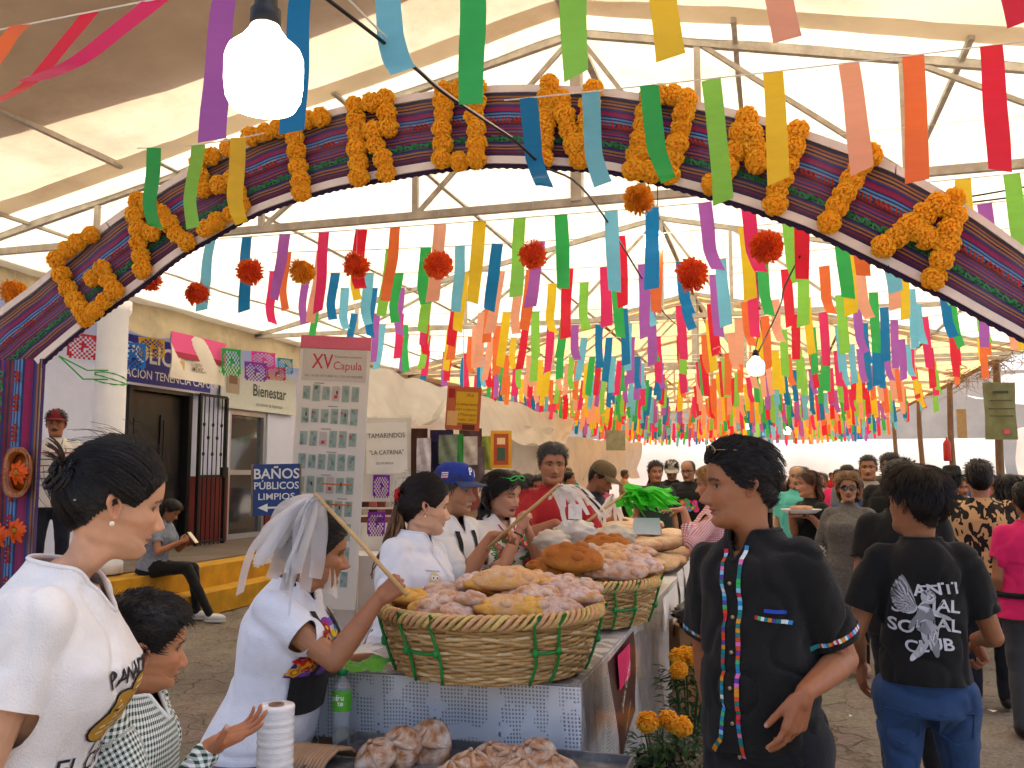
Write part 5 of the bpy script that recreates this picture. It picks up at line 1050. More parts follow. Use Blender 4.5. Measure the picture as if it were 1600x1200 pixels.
def make_person(pos, heading, H, label, fp=None, tone='#b98a68', lean=0, twist=0, head=(0, 0, 0), arms=None, female=False, group=None, lod=0, girth=1.0, hs=1.0, cat='person', belly=0, legs=None, hipz=None, sh=1.0, side_lean=0):
    """pos: point of the ground between the feet; heading degrees, 0 looks along +Y, positive turns left; arms {'R': dict, 'L': dict}"""
    P = Person(); fp = dict(fp or {}); fp.setdefault('fem', 1.0 if female else 0.0); P.fp = fp; P.H = H; P.lod = lod; P.female = female; P.tone = tone
    P.root = empty('person', pos, R(heading), label, cat, group); P.hip = (hipz if hipz is not None else .525*H); P.girth = girth; P.belly = belly; P.sh = sh
    Rt = Matrix.Translation((0, 0, P.hip)) @ Matrix.Rotation(R(twist), 4, 'Z') @ Matrix.Rotation(R(-lean), 4, 'X') @ Matrix.Rotation(R(side_lean), 4, 'Y'); P.T = Rt
    P.tor = TORSO_F if female else TORSO_M; s_ = H/1.70*hs; P.s = s_
    hz = H*.475-.1135*s_-.010*H; P.hz = hz                                 # eye level above the pelvis
    # head and neck
    V, F, TH, nr, nth = head_geo(fp, 128 if lod == 0 else (72 if lod == 1 else 40), 6 if lod == 0 else (4 if lod == 1 else 2))
    C = face_colours(V, fp, tone); P.headV = V.copy(); P.TH = TH; P.headF = F
    hy, hpit, hr = head; Rh = Matrix.Rotation(R(hy), 3, 'Z') @ Matrix.Rotation(R(-hpit), 3, 'X') @ Matrix.Rotation(R(hr), 3, 'Y')
    RhN = np.array(Rh); piv = np.array([0, -.015, -.13]); TT = np.array(Rt)
    hoff = np.array([0, fp.get('hfwd', .012), 0])
    def pose(pts, full=False):
        pts = np.asarray(pts, float); w = np.ones(len(pts)) if full else sstep(-.215, -.115, pts[:, 2]+.35*np.minimum(pts[:, 1]+.02, 0)*-1)
        rot = (pts-piv)@RhN.T+piv; q_ = pts*(1-w)[:, None]+rot*w[:, None]; q_ = q_*s_+hoff*w[:, None]+np.array([0, 0, hz]); return q_@TT[:3, :3].T+TT[:3, 3]
    P.pose = pose; body = MB(); HV = pose(V); P.hposed = HV; body.add([tuple(v) for v in HV], F, 0, [tuple(c) for c in C])
    if lod < 2 and not fp.get('noears'):
        for sd in (-1, 1):
            q = ear_geo(sd); ev = pose(np.array(q.v), True); base = np.array(hx(tone)); body.add([tuple(v) for v in ev], q.f, 0, tuple(base*np.array([1.0, .86, .82])))
    P.crown = Vector(HV[-1])
    # arms
    P.arms = {}; nails = []
    tl = lambda v: Rt @ Vector(v)
    l1, l2 = .178*H, .150*H
    for sd, key in ((1, 'R'), (-1, 'L')):
        a = (arms or {}).get(key)
        S = tl((sd*(.088 if female else .097)*H*sh, -.004*H, (.260 if female else .264)*H))
        if a is None: a = dict(w=S-Vector((0, 0, .31*H))+P.T.to_3x3() @ Vector((sd*.04*H, .03*H, 0)), pole=(sd*.3, -1, 0))
        W = Vector(a['w'])
        if a.get('world', False): W = Matrix.Rotation(-R(heading), 3, 'Z') @ (W-Vector(pos))
        E, W = ik(S, W, l1, l2, a.get('pole', (sd*.4, -1, -.2)))
        d = Vector(a.get('d', (W-E))); n = Vector(a.get('n', (-sd, 0.1, 0))); hn = a.get('hand', 'relaxed')
        if a.get('dw'): d = Matrix.Rotation(-R(heading), 3, 'Z') @ d; n = Matrix.Rotation(-R(heading), 3, 'Z') @ n
        P.arms[key] = (S, E, W, d, n); g_ = girth**.6*(.9 if female else 1.0)*a.get('g', 1)
        if lod >= 2 and a.get('skip'): continue
        q = MB(); capsule(q, S, S+(E-S)*.45, .0305*H*g_, .0295*H*g_, 14); capsule(q, S+(E-S)*.4, E, .0305*H*g_, .0235*H*g_, 14); capsule(q, E, E+(W-E)*.35, .0245*H*g_, .0255*H*g_, 14); capsule(q, E+(W-E)*.3, W, .0255*H*g_, .0158*H*g_, 14)
        if not a.get('nohand'):
            cu = {'relaxed': ((.25, .45, .25), (.3, .5, .3), (.36, .55, .3), (.42, .6, .3)), 'fist': ((1.35, 1.5, .9), (1.4, 1.55, .9), (1.45, 1.55, .9), (1.5, 1.55, .9)), 'grip': ((1.0, 1.25, .7), (1.1, 1.3, .7), (1.15, 1.3, .7), (1.2, 1.35, .7)),
                  'flat': ((.08, .1, .05), (.1, .12, .05), (.1, .12, .06), (.08, .14, .08)), 'open': ((.05, .15, .1), (.15, .2, .15), (.25, .3, .2), (.3, .35, .2)), 'point': ((.15, .1, .05), (1.2, 1.4, .8), (1.3, 1.5, .8), (1.3, 1.5, .8)), 'hang': ((.2, .35, .2), (.25, .4, .25), (.45, .6, .35), (.6, .7, .4))}[hn]
            hand_geo(q, W, d, n, sd, H/1.70*a.get('hs', 1.0), cu, a.get('spread', .12), a.get('thumb', (.6, .7, .35)), a.get('tcurl', .3), nails)
        AV, AF = remesh(q, (.0036, .006, .013)[min(lod, 2)] if not a.get('vox') else a['vox'], 2 if lod < 2 else 1)
        base = np.array(hx(tone)); cc = np.tile(base, (len(AV), 1))
        dist = np.linalg.norm(AV-np.array(W), axis=1); nn = vnoise(AV*30)
        cc *= (1+.08*nn)[:, None]; cc = cc*(1-.12*sstep(.22, .05, dist)[:, None]*np.array([.2, 1, 1]))
        if lod == 0:
            for c_, r_ in nails: w_ = sstep(r_*1.05, r_*.6, np.linalg.norm(AV-np.array(c_), axis=1))[:, None]*.6; cc = cc*(1-w_)+np.array(hx('#e0b8a4'))*w_
        body.add([tuple(v) for v in AV], AF, 0, [tuple(c) for c in cc])
    P.legs = legs; P.body_mb = body; P.nails = nails
    return P
def torso_rings(P, ease=0.0, z0=-.10, z1=.335, n=36, rows=26):
    H = P.H; K = np.array(P.tor)*H; g_ = P.girth; zs = np.linspace(z0*H, z1*H, rows); R_ = []
    for z in zs:
        w = np.interp(z, K[:, 0], K[:, 1])*(1+(g_-1)*sstep(.30*H, .2*H, z)); yf = np.interp(z, K[:, 0], K[:, 2])*(1+(g_-1)*.9*sstep(.30*H, .2*H, z)); yb = np.interp(z, K[:, 0], K[:, 3])*(1+(g_-1)*.6*sstep(.30*H, .2*H, z))
        w *= 1-(1-P.sh)*float(sstep(.08*H, .22*H, z)); yf += P.belly*H*float(gau(z-.05*H, .10*H)); e = ease*(1 if z < .27*H else max(.3, 1-(z-.27*H)/(.065*H)))
        R_.append([(math.copysign(abs(math.sin(a))**.85, math.sin(a))*(w+e), ((yf+e) if math.cos(a) > 0 else -(yb-e))*math.copysign(abs(math.cos(a))**.85, math.cos(a)), z) for a in np.linspace(0, 2*np.pi, n, endpoint=False)])
    return R_
def loft(q, rings, T, cap=True):
    n = len(rings[0]); vs = [T @ Vector(v) for r in rings for v in r]; fs = [(i*n+j, i*n+(j+1) % n, (i+1)*n+(j+1) % n, (i+1)*n+j) for i in range(len(rings)-1) for j in range(n)]
    if cap: fs += [tuple(range(n-1, -1, -1)), tuple((len(rings)-1)*n+j for j in range(n))]
    q.add(vs, fs)
def bm_cut(V, F, cuts):
    """cuts: (point, normal, region fn on an (n,3) array) - removes what lies beyond the plane inside the region"""
    bm = bmesh.new(); bv = [bm.verts.new(v) for v in V]
    for f in F:
        try: bm.faces.new([bv[i] for i in f])
        except ValueError: pass
    for co, no, reg in cuts:
        co, no = Vector(co), Vector(no).normalized(); A = np.array([v.co[:] for v in bm.verts]); bm.verts.index_update(); m = reg(A)
        fs = [f for f in bm.faces if all(m[v.index] for v in f.verts)]
        if not fs: continue
        bmesh.ops.bisect_plane(bm, geom=fs+list({e for f in fs for e in f.edges})+list({v for f in fs for v in f.verts}), plane_co=co, plane_no=no, clear_outer=False)
        fl = list(bm.faces); C = np.array([f.calc_center_median()[:] for f in fl]); k = reg(C) & ((C-np.array(co))@np.array(no) > 1e-5)
        bmesh.ops.delete(bm, geom=[f for f, d in zip(fl, k) if d], context='FACES')
    bm.verts.index_update(); V2 = np.array([v.co[:] for v in bm.verts]); F2 = [tuple(v.index for v in f.verts) for f in bm.faces]; bm.free(); return V2, F2
def border_loops(F):
    cnt = {}
    for f in F:
        for a, b in zip(f, f[1:]+f[:1]): cnt[(a, b)] = cnt.get((a, b), 0)+1
    nxt = {a: b for (a, b) in cnt if (b, a) not in cnt}; loops = []
    while nxt:
        a0 = next(iter(nxt)); lp = [a0]; a = nxt.pop(a0)
        while a in nxt and a != a0: lp.append(a); a = nxt.pop(a)
        if len(lp) > 8: loops.append(lp)
    return loops
def wrinkle(V, F, amp, seed, T=None, fr=(16, 16, 6)):
    Nn = normals(V, F); x, y, z = V.T; st = lambda a, b, c: vnoise(np.stack([a, b, c], 1))
    d = st(x*fr[0]+seed, y*fr[1], z*fr[2])+.6*st(x*fr[0]*.5+z*9+seed, y*fr[1]*.5, z*fr[2]*1.5-x*6)+.35*st(x*34, y*34, z*22+seed)
    r2 = st(x*7+seed+3, y*7, z*9); d = d-.9*np.exp(-(r2/.09)**2)
    return V+Nn*(amp*d)[:, None]
def garment(P, name, mat, V, F, smooth=True, uv=None, solid=0.004):
    mb = MB(); mb.add([tuple(v) for v in V], F); me = mb.mesh(name, mat, smooth); o = bpy.data.objects.new(name, me); COL.objects.link(o); o.parent = P.root
    if uv is not None:
        at = me.attributes.new('cloth', 'FLOAT_VECTOR', 'POINT'); at.data.foreach_set('vector', np.asarray(uv, dtype=np.float32).ravel())
    return o
def shirt(P, mat, sleeve=.5, ease=.012, hem=-.06, vox=None, amp=.006, seed=0, neckz=.318, neckcut=None, srad=1.25, vneck=None, hang=None, name='shirt', long=False, flare=0.0, binding=True):
    H = P.H; vox = vox or (.0085, .012, .022)[P.lod]; q = MB(); rings = torso_rings(P, ease, hem-.02, .335)
    if flare: rings = [[(x*(1+flare*max(0, (.10*H-z)/(.2*H))), y*(1+flare*max(0, (.10*H-z)/(.2*H))), z) for x, y, z in r] for r in rings]
    loft(q, rings, P.T); cuts = []; Ti0 = np.array(P.T.inverted()); loc = lambda A: A@Ti0[:3, :3].T+Ti0[:3, 3]; KZ = np.array([k[0] for k in P.tor])*H; KW = np.array([k[1] for k in P.tor])*H
    for key, sd in (('R', 1), ('L', -1)):
        S, E, W, _, _ = P.arms[key]; g_ = P.girth**.6*(.9 if P.female else 1)
        up = (E-S); r0 = .0345*H*g_*min(srad, 1.12)+ease*.35+amp*.9; capsule(q, P.T @ Vector((sd*.045*H, -.004*H, (.272 if P.female else .280)*H)), S, .030*H, r0, 14)
        if sleeve <= 0: continue
        if sleeve <= 1:
            e = S+up*sleeve; capsule(q, S, e+up.normalized()*.01, r0, .031*H*g_*srad+ease*.5, 14); cdir = up.normalized()
        else:
            capsule(q, S, E, r0, .029*H*g_*srad+ease*.3, 14); e = E+(W-E)*(sleeve-1); cdir = (W-E).normalized(); capsule(q, E, e+cdir*.01, .029*H*g_*srad+ease*.3, .021*H*g_*srad+ease*.2, 14)
        cuts.append((e, cdir, (lambda e_, r_, sd_: (lambda A: (np.linalg.norm(A-np.array(e_), axis=1) < r_) & (sd_*loc(A)[:, 0] > np.interp(loc(A)[:, 2], KZ, KW)*P.girth+ease+.004)))(Vector(e), .075*H*srad, sd)))
    V, F = remesh(q, vox, 3 if P.lod < 2 else 1)
    Ti = P.T.inverted()
    if amp and P.lod < 2: V = wrinkle(V, F, amp, seed)
    up_ = P.T.to_3x3() @ Vector((0, 0, 1))
    cuts.append((P.T @ Vector((0, 0, hem*H)), -up_, lambda A: (loc(A)[:, 2] < (hem+.06)*H) & (np.abs(loc(A)[:, 0]) < .2*H)))
    cuts.append((P.T @ Vector((0, 0, neckz*H)), up_, lambda A: (loc(A)[:, 2] > .27*H) & (np.abs(loc(A)[:, 0]) < .075*H)))
    if P.lod < 2: V, F = bm_cut(V, F, cuts)
    if vneck:
        L = loc(V); depth, half = vneck; zt = neckz*H
        lim = half*np.clip((L[:, 2]-(zt-depth))/depth, 0, 1); kill = (L[:, 1] > 0)*(np.abs(L[:, 0]) < lim)*(L[:, 2] > zt-depth)
        # slide border vertices onto the neckline so that it stays a clean edge
        near = (L[:, 1] > 0)*(np.abs(L[:, 0]) >= lim)*(np.abs(L[:, 0]) < lim+vox*.9)*(L[:, 2] > zt-depth); L[near > 0, 0] = np.sign(L[near > 0, 0])*lim[near > 0]
        TT = np.array(P.T); V = L@TT[:3, :3].T+TT[:3, 3]; F = [f for f in F if not any(kill[i] for i in f)]
    nl = None
    if P.lod < 2:                                           # smooth every open edge; bind the neckline
        for lp in border_loops(F):
            zl = loc(V[lp])[:, 2].mean(); neck = zl > .2*H and np.abs(loc(V[lp])[:, 0]).mean() < .07*H
            for _ in range(9 if neck else 3): V[lp] = .5*V[lp]+.25*(np.roll(V[lp], 1, 0)+np.roll(V[lp], -1, 0))
            if neck: nl = [Vector(v) for v in V[lp]]
    if nl and binding: q = MB(); q.tube(nl[::2], .0045, 5, closed=True, flat=1.3); q.build('neckline', mat, P.root, True, True)
    L = loc(V); uv = np.stack([np.arctan2(L[:, 0], L[:, 1])*.14*H/1.0, L[:, 1], L[:, 2]], 1)
    for key in 'RL':
        S, E, W, _, _ = P.arms[key]; u_ = np.array(E-S); l_ = np.linalg.norm(u_); u_ /= l_; rel = V-np.array(S); al = rel@u_; perp = rel-al[:, None]*u_; d = np.linalg.norm(perp, axis=1); m = (al > .02)*(d < .085)*(np.abs(L[:, 0]) > .085*H)
        ref = np.array([0, 1, 0])-u_*u_[1]; ref /= np.linalg.norm(ref)+1e-6; b_ = np.cross(u_, ref); an = np.arctan2(perp@b_, perp@ref); uv[m > 0, 0] = (an*.06)[m > 0]; uv[m > 0, 2] = -al[m > 0]
    o = garment(P, name, mat, V, F, uv=uv); P.shirtV, P.shirtF = V, F
    P.bvh = BVHTree.FromPolygons([Vector(v) for v in V], F); P.shirt = o; return o
def trousers(P, mat, feet=None, knee=None, hem=.05, vox=None, wide=1.0, name='trousers', top=.06, amp=.005, skirt=None, seed=3):
    """feet: local ankle points (R, L)"""
    H = P.H; vox = vox or (.010, .014, .024)[P.lod]; q = MB(); hip = P.hip
    if feet is None: feet = [(.06*H, .02, .05*H), (-.06*H, -.02, .05*H)]
    loft(q, [[(x, y, z) for x, y, z in r] for r in torso_rings(P, .004, -.07, top, rows=10)], P.T)
    cuts = []; P.feet = []
    for sd, ft in zip((1, -1), feet):
        A = Vector(ft); Hp = P.T @ Vector((sd*.053*H, -.004, -.03*H)); Kn = (knee[0 if sd > 0 else 1] if knee else None)
        Kn = Vector(Kn) if Kn else (Hp+A)*.5+Vector((sd*.004, .03*H, .02*H)); g_ = P.girth**.5*wide
        capsule(q, Hp, Hp+(Kn-Hp)*.5, .062*H*g_, .050*H*g_, 16); capsule(q, Hp+(Kn-Hp)*.45, Kn, .050*H*g_, .040*H*g_, 16); capsule(q, Kn, Kn+(A-Kn)*.4, .039*H*g_, .036*H*g_, 16); capsule(q, Kn+(A-Kn)*.35, A, .036*H*g_, .030*H*g_, 16); P.feet.append((A, Kn))
    V, F = remesh(q, vox, 3 if P.lod < 2 else 1)
    if P.lod < 2: V = wrinkle(V, F, amp, seed, fr=(9, 9, 14))
    return garment(P, name, mat, V, F)
def shoes(P, mat, sole=None, fwd=(0, 1, 0)):
    f = Vector(fwd).normalized(); sx_ = Vector((f.y, -f.x, 0)); H = P.H
    for A, K in P.feet:
        q = MB(); c = Vector((A.x, A.y, A.z-.05*H))+f*.035*H
        rot = Matrix((sx_, f, Vector((0, 0, 1)))).transposed()
        q.ell(c+Vector((0, 0, .026*H)), (.026*H, .078*H, .030*H), 14, 9, rot=rot, fn=lambda u: 1+.25*max(0, -u.y)*max(0, u.z)); q.build('shoe', mat, P.root, True, True)
        if sole: q = MB(); q.ell(c+Vector((0, 0, .007*H)), (.028*H, .081*H, .010*H), 14, 5, rot=rot); q.build('shoe_sole', sole, P.root, True, True)
def finish_body(P, bare_legs=None):
    if bare_legs:
        q = MB(); H = P.H
        for sd, ft in zip((1, -1), bare_legs):
            A = Vector(ft); Hp = Vector((sd*.05*H, 0, P.hip)); Kn = (Hp+A)*.5+Vector((0, .015*H, .02*H)); capsule(q, Hp, Kn, .05*H, .034*H); capsule(q, Kn, Kn+(A-Kn)*.4, .033*H, .034*H); capsule(q, Kn+(A-Kn)*.35, A, .034*H, .022*H)
        if not hasattr(P, 'feet') or not P.feet: P.feet = [(Vector(f), Vector(f)) for f in bare_legs]
        V, F = remesh(q, .012 if P.lod else .008, 2); P.body_mb.add([tuple(v) for v in V], F, 0, hx(P.tone))
    # trunk under the clothes, so that the body is whole
    q = MB(); loft(q, torso_rings(P, -.012 if P.female else -.015, -.0, .296 if P.female else .285, 24, 12), P.T); P.body_mb.add(q.v, q.f, 0, hx(P.tone))
    o = P.body_mb.build('body', SKIN, P.root, smooth=True, local=True); return o
# ---------- hair
HL_M = [(0, .064), (30, .066), (48, .052), (60, .03), (72, .012), (82, -.012), (92, -.004), (104, -.018), (122, -.055), (150, -.075), (180, -.08)]
HL_F = [(0, .066), (30, .062), (50, .045), (64, .02), (76, -.005), (90, .0), (104, -.02), (125, -.06), (150, -.08), (180, -.085)]
def hair_cap(P, mat, line=None, thick=.014, col=(1, 1, 1), n=900, length=.05, flow='back', width=.0035, lift=.15, seed=1, top_extra=.0, name='hair', jag=.006, fade=None, rnd=.22):
    """shell over the scalp plus laid strands; flow: back, fwd, down, up, side"""
    V, TH, F = P.headV, P.TH, P.headF; line = line or (HL_F if P.female else HL_M); x, y, z = V.T; la = np.array(line); hl = np.interp(TH, la[:, 0], la[:, 1])
    jn = vnoise(V*90+seed)*jag; m = z-hl+jn
    cen = np.array([0, -.01, .015]); nd = V-cen; nd /= np.linalg.norm(nd, axis=1)[:, None]
    th = thick*(.45+.55*sstep(0, .04, m))+top_extra*sstep(.04, .10, z)
    if fade: th = th*(fade+(1-fade)*sstep(-.04, .05, z))
    th = np.where(m > 0, th, 0.0)
    gr = vnoise(V*np.array([130, 40, 60])+seed); SV = V+nd*(th*(1+.18*gr)+.001)[:, None]
    keep = m > -.001; fs = [f for f in F if all(keep[i] for i in f)]; used = sorted({i for f in fs for i in f}); mp_ = {i: k for k, i in enumerate(used)}
    rg = random.Random(seed); q = MB(); col = np.array(col); cs = [tuple(col*(1+.25*gr[i])) for i in used]; q.add([tuple(SV[i]) for i in used], [tuple(mp_[i] for i in f) for f in fs], 0, cs)
    bv = BVHTree.FromPolygons([Vector(SV[i]) for i in used], [tuple(mp_[i] for i in f) for f in fs]); P.scalp = bv
    cand = [i for i in used if m[i] > .002]
    for k in range(n):
        i = rg.choice(cand); p = Vector(SV[i]); pts = []; nn = Vector(nd[i]); kk = 5; L = length*rg.uniform(.6, 1.25)
        sx_ = 1 if p.x > 0 else -1
        fl = {'back': Vector((sx_*.12, -1, -.25-.4*max(0, -p.y*6))), 'fwd': Vector((.15, 1, -.2)), 'down': Vector((sx_*.25, -.12, -1)), 'up': Vector((.1, .25, 1)), 'side': Vector((1, -.25, -.35)), 'part': Vector((sx_*.8, -.4, -.7)), 'bun': Vector((0, -1, .25))-Vector((p.x*5, 0, (p.z-.03)*6))}[flow]
        if flow == 'up' and p.z < .03: fl = Vector((0, -.5, -1))
        fl = fl+Vector((rg.uniform(-rnd, rnd), rg.uniform(-rnd, rnd), rg.uniform(-rnd, rnd)))
        w0 = width*rg.uniform(.6, 1.4); fly = rg.random() < .018
        if fly: w0 = min(w0, .0016)*.6; fl = fl+Vector((rg.uniform(-.5, .5), rg.uniform(-.5, .5), rg.uniform(-.1, .6)))
        for s_ in range(kk):
            pts.append(p.copy()); t = fl-nn*fl.dot(nn)
            if t.length < 1e-4: break
            p = p+(t.normalized()+nn*(lift+(.35 if fly else 0)))*L/(kk-1)
            hit = bv.find_nearest(p)
            if hit[0] is not None and flow != 'up':
                nn = (p-Vector(cen)).normalized(); dd = (p-hit[0]).dot(nn); tgt = .0015+.004*lift*s_
                if dd < tgt: p = p+nn*(tgt-dd)
        if len(pts) < 3: continue
        sd = (pts[1]-pts[0]).cross(nn).normalized(); vs = []; c_ = tuple(col*rg.uniform(.7, 1.45))
        for s_, pp in enumerate(pts):
            w = w0*(1-(s_/(len(pts)-1))**2*.9); vs += [pp-sd*w/2+nn*.001, pp+nn*.0022, pp+sd*w/2+nn*.001]
        q.add(vs, [(3*s_+j, 3*s_+j+1, 3*s_+j+4, 3*s_+j+3) for s_ in range(len(pts)-1) for j in (0, 1)], 0, c_)
    q.v = [tuple(v) for v in P.pose(np.array(q.v), True)]; P.hairobj = q.build(name, mat, P.root, True, True); return P.hairobj
def locks(P, mat, roots, length, name='hair_locks', r=.012, wave=.012, col=(1, 1, 1), seed=2, grav=(0, -.1, -1), n=8, spread=.02, taper=.3, parent=None):
    """hanging locks from head-frame roots; built in the person's frame"""
    rg = random.Random(seed); q = MB(); RP = P.pose(np.array(roots), True); col = np.array(col)
    for p in RP:
        for k in range(1):
            p0 = Vector(p)+Vector((rg.uniform(-1, 1), rg.uniform(-1, 1), rg.uniform(-1, 1)))*spread*.5; g_ = Vector(grav)+Vector((rg.uniform(-.15, .15), rg.uniform(-.15, .15), 0)); L = length*rg.uniform(.8, 1.1); ph = rg.uniform(0, 6)
            pts = [p0+g_.normalized()*L*t+Vector((math.cos(ph+t*13), math.sin(ph+t*13), 0))*wave*t**.5 for t in np.linspace(0, 1, 14)]
            q.tube(pts, [r*(1-(1-taper)*t)*(.6+.4*min(1, t*6)) for t in np.linspace(0, 1, 14)], 6, col=tuple(col*rg.uniform(.6, 1.5)))
    return q.build(name, mat, P.root, True, True)
# ---------- flat decoration laid on a garment
def decal(P, name, polys, O, U, V, mat, off=.003, maxd=.25, parent=None, sub=0):
    """polys: list of ([(u, v)...], faces, colour). O, U, V in the person's frame; pushed along U x V onto the shirt"""
    O, U, V = Vector(O), Vector(U).normalized(), Vector(V).normalized(); Nn = U.cross(V).normalized(); q = MB()
    for vs, fs, c in polys:
        vv = []; ok = True
        for u, v in vs:
            p = O+U*u+V*v; h = P.bvh.ray_cast(p+Nn*maxd, -Nn, maxd*2)
            if h[0] is None: h2 = P.bvh.find_nearest(p); hp, hn = h2[0], h2[1]
            else: hp, hn = h[0], h[1]
            if hn.dot(Nn) < 0: hn = -hn
            vv.append(hp+hn*off*.5+Nn*off*.6)
        q.add(vv, fs, 0, c)
    return q.build(name, mat, parent or P.root, local=True)
def strip2d(a, b, w, n=6):
    a, b = np.array(a), np.array(b); t = (b-a)/(np.linalg.norm(b-a)+1e-9); s_ = np.array([-t[1], t[0]])*w/2
    vs = []; 
    for k in range(n+1): p = a+(b-a)*k/n; vs += [tuple(p-s_), tuple(p+s_)]
    return vs, [(2*k, 2*k+1, 2*k+3, 2*k+2) for k in range(n)]
def disc2d(c, r, n=10, sx=1, sy=1, a0=0, lobes=0, amp=.2):
    return [(c[0], c[1])]+[(c[0]+r*sx*math.cos(a0+2*math.pi*i/n)*(1+amp*math.cos(lobes*2*math.pi*i/n)), c[1]+r*sy*math.sin(a0+2*math.pi*i/n)*(1+amp*math.cos(lobes*2*math.pi*i/n))) for i in range(n)], [(0, i+1, (i+1) % n+1) for i in range(n)]
INK = M('print_ink', '#ffffff', .75, .05, 60, attr=True)
def collar_ring(P, mat, r=.007, z=None, name='collar', ry=1.0, tilt=-.35, grow=1.06, flat=1.6, dz=0):
    """ribbed ring round the neck base"""
    pts = []
    for a in np.linspace(0, 2*np.pi, 30, endpoint=False):
        v = np.array([[.066*math.sin(a)*grow, -.018+.058*math.cos(a)*grow*ry, -.176+dz+tilt*.07*math.cos(a)]]); pts.append(Vector(P.pose(v)[0]))
    q = MB(); q.tube(pts, r, 6, closed=True, flat=flat); return q.build(name, mat, P.root, True, True)
def shirt_collar(P, mat, h=.038, open_=.35, name='collar', spread=.02, stand=True):
    """folded collar open at the throat"""
    q = MB(); n = 36
    def fn(u, v):
        a = open_+(2*math.pi-2*open_)*u; e = abs(u-.5)*2; r_ = 1.05+.32*v+.25*v*e**6; zz = -.150-.030*math.cos(a)-h*v*(1+.45*e**5)+(.010 if v < .01 else 0); k = .012*v*e**4
        return Vector(P.pose(np.array([[.066*math.sin(a)*r_, -.018+.060*math.cos(a)*r_+k, zz-.012]]))[0])
    q.grid(fn, n, 4); q.grid(lambda u, v: fn(u, 0)*(1-v)+Vector(P.pose(np.array([[.064*math.sin(open_+(2*math.pi-2*open_)*u), -.018+.058*math.cos(open_+(2*math.pi-2*open_)*u), -.195-.03*math.cos(open_+(2*math.pi-2*open_)*u)]]))[0])*v, n, 2)
    return q.build(name, mat, P.root, True, True)
# ================================================================== THE PEOPLE IN THE PICTURE
IR = Vector((math.cos(YAW), math.sin(YAW), 0)); IA = Vector((-math.sin(YAW), math.cos(YAW), 0)); UPV = Vector((0, 0, 1))
def gp(px, d, z=0): p = at_d(px, 740, d); return Vector((p.x, p.y, z))
def hd(px, rel): return math.degrees(YAW)-math.degrees(math.atan((px-800)/F_PX))+rel     # rel 0 away, 90 image left, 180 to the camera, -90 image right
def cloth(name, col='#808080', **k): a = dict(rough=.88, var=.06, scale=18, bump=.3, bscale=240, sheen=.08); a.update(k); return M(name, col, **a)
def check_mat(name, c0, c1, s_=.012):
    m = bpy.data.materials.new(name); m.use_nodes = True; N = m.node_tree.nodes; L = m.node_tree.links; b = N['Principled BSDF']; b.inputs['Roughness'].default_value = .9
    a = N.new('ShaderNodeAttribute'); a.attribute_name = 'cloth'; sp = N.new('ShaderNodeSeparateXYZ'); L.new(a.outputs['Vector'], sp.inputs[0]); outs = []
    for i in (0, 2):
        mu = N.new('ShaderNodeMath'); mu.operation = 'MULTIPLY'; mu.inputs[1].default_value = 1/s_; L.new(sp.outputs[i], mu.inputs[0]); fr = N.new('ShaderNodeMath'); fr.operation = 'FRACT'; L.new(mu.outputs[0], fr.inputs[0])
        gt = N.new('ShaderNodeMath'); gt.operation = 'GREATER_THAN'; gt.inputs[1].default_value = .5; L.new(fr.outputs[0], gt.inputs[0]); outs.append(gt.outputs[0])
    ad = N.new('ShaderNodeMath'); ad.operation = 'ADD'; L.new(outs[0], ad.inputs[0]); L.new(outs[1], ad.inputs[1]); hf = N.new('ShaderNodeMath'); hf.operation = 'MULTIPLY'; hf.inputs[1].default_value = .5; L.new(ad.outputs[0], hf.inputs[0])
    mx = N.new('ShaderNodeMix'); mx.data_type = 'RGBA'; mx.inputs[6].default_value = (*hx(c0), 1); mx.inputs[7].default_value = (*hx(c1), 1); L.new(hf.outputs[0], mx.inputs[0]); L.new(mx.outputs[2], b.inputs['Base Color']); return m
def blotch_mat(name, c0, c1):
    m = bpy.data.materials.new(name); m.use_nodes = True; N = m.node_tree.nodes; L = m.node_tree.links; b = N['Principled BSDF']; b.inputs['Roughness'].default_value = .85
    tc = N.new('ShaderNodeTexCoord'); mp = N.new('ShaderNodeMapping'); mp.inputs['Scale'].default_value = (15, 15, 7); mp.inputs['Rotation'].default_value = (0, R(-40), 0); L.new(tc.outputs['Object'], mp.inputs[0])
    w = N.new('ShaderNodeTexNoise'); w.inputs['Scale'].default_value = 1.3; w.inputs['Distortion'].default_value = 1.6; w.inputs['Detail'].default_value = .5; L.new(mp.outputs[0], w.inputs[0])
    g_ = N.new('ShaderNodeMath'); g_.operation = 'GREATER_THAN'; g_.inputs[1].default_value = .51; L.new(w.outputs[0], g_.inputs[0]); mx = N.new('ShaderNodeMix'); mx.data_type = 'RGBA'; mx.inputs[6].default_value = (*hx(c0), 1); mx.inputs[7].default_value = (*hx(c1), 1); L.new(g_.outputs[0], mx.inputs[0]); L.new(mx.outputs[2], b.inputs['Base Color']); return m
HB = hair_mat('strands', '#ffffff'); BLACKH = hx('#120d0c'); BROWNH = hx('#3a2214'); GREYH = hx('#4a4644'); BLONDH = hx('#a87c48')
WT = cloth('white_tee', '#eae6e2'); WP = cloth('white_pique', '#e8e9f0'); BT = cloth('black_cotton', '#0b0a09'); BLIN = cloth('black_linen', '#0c0a08', bump=.5); JEAN = cloth('blue_denim', '#2c4a74', var=.3, scale=9); DTR = cloth('dark_trousers', '#14151a'); RSH = cloth('red_shirt', '#a81c22'); PINK = cloth('pink_tee', '#e0206a'); NAVY = cloth('navy_shirt', '#1c222e')

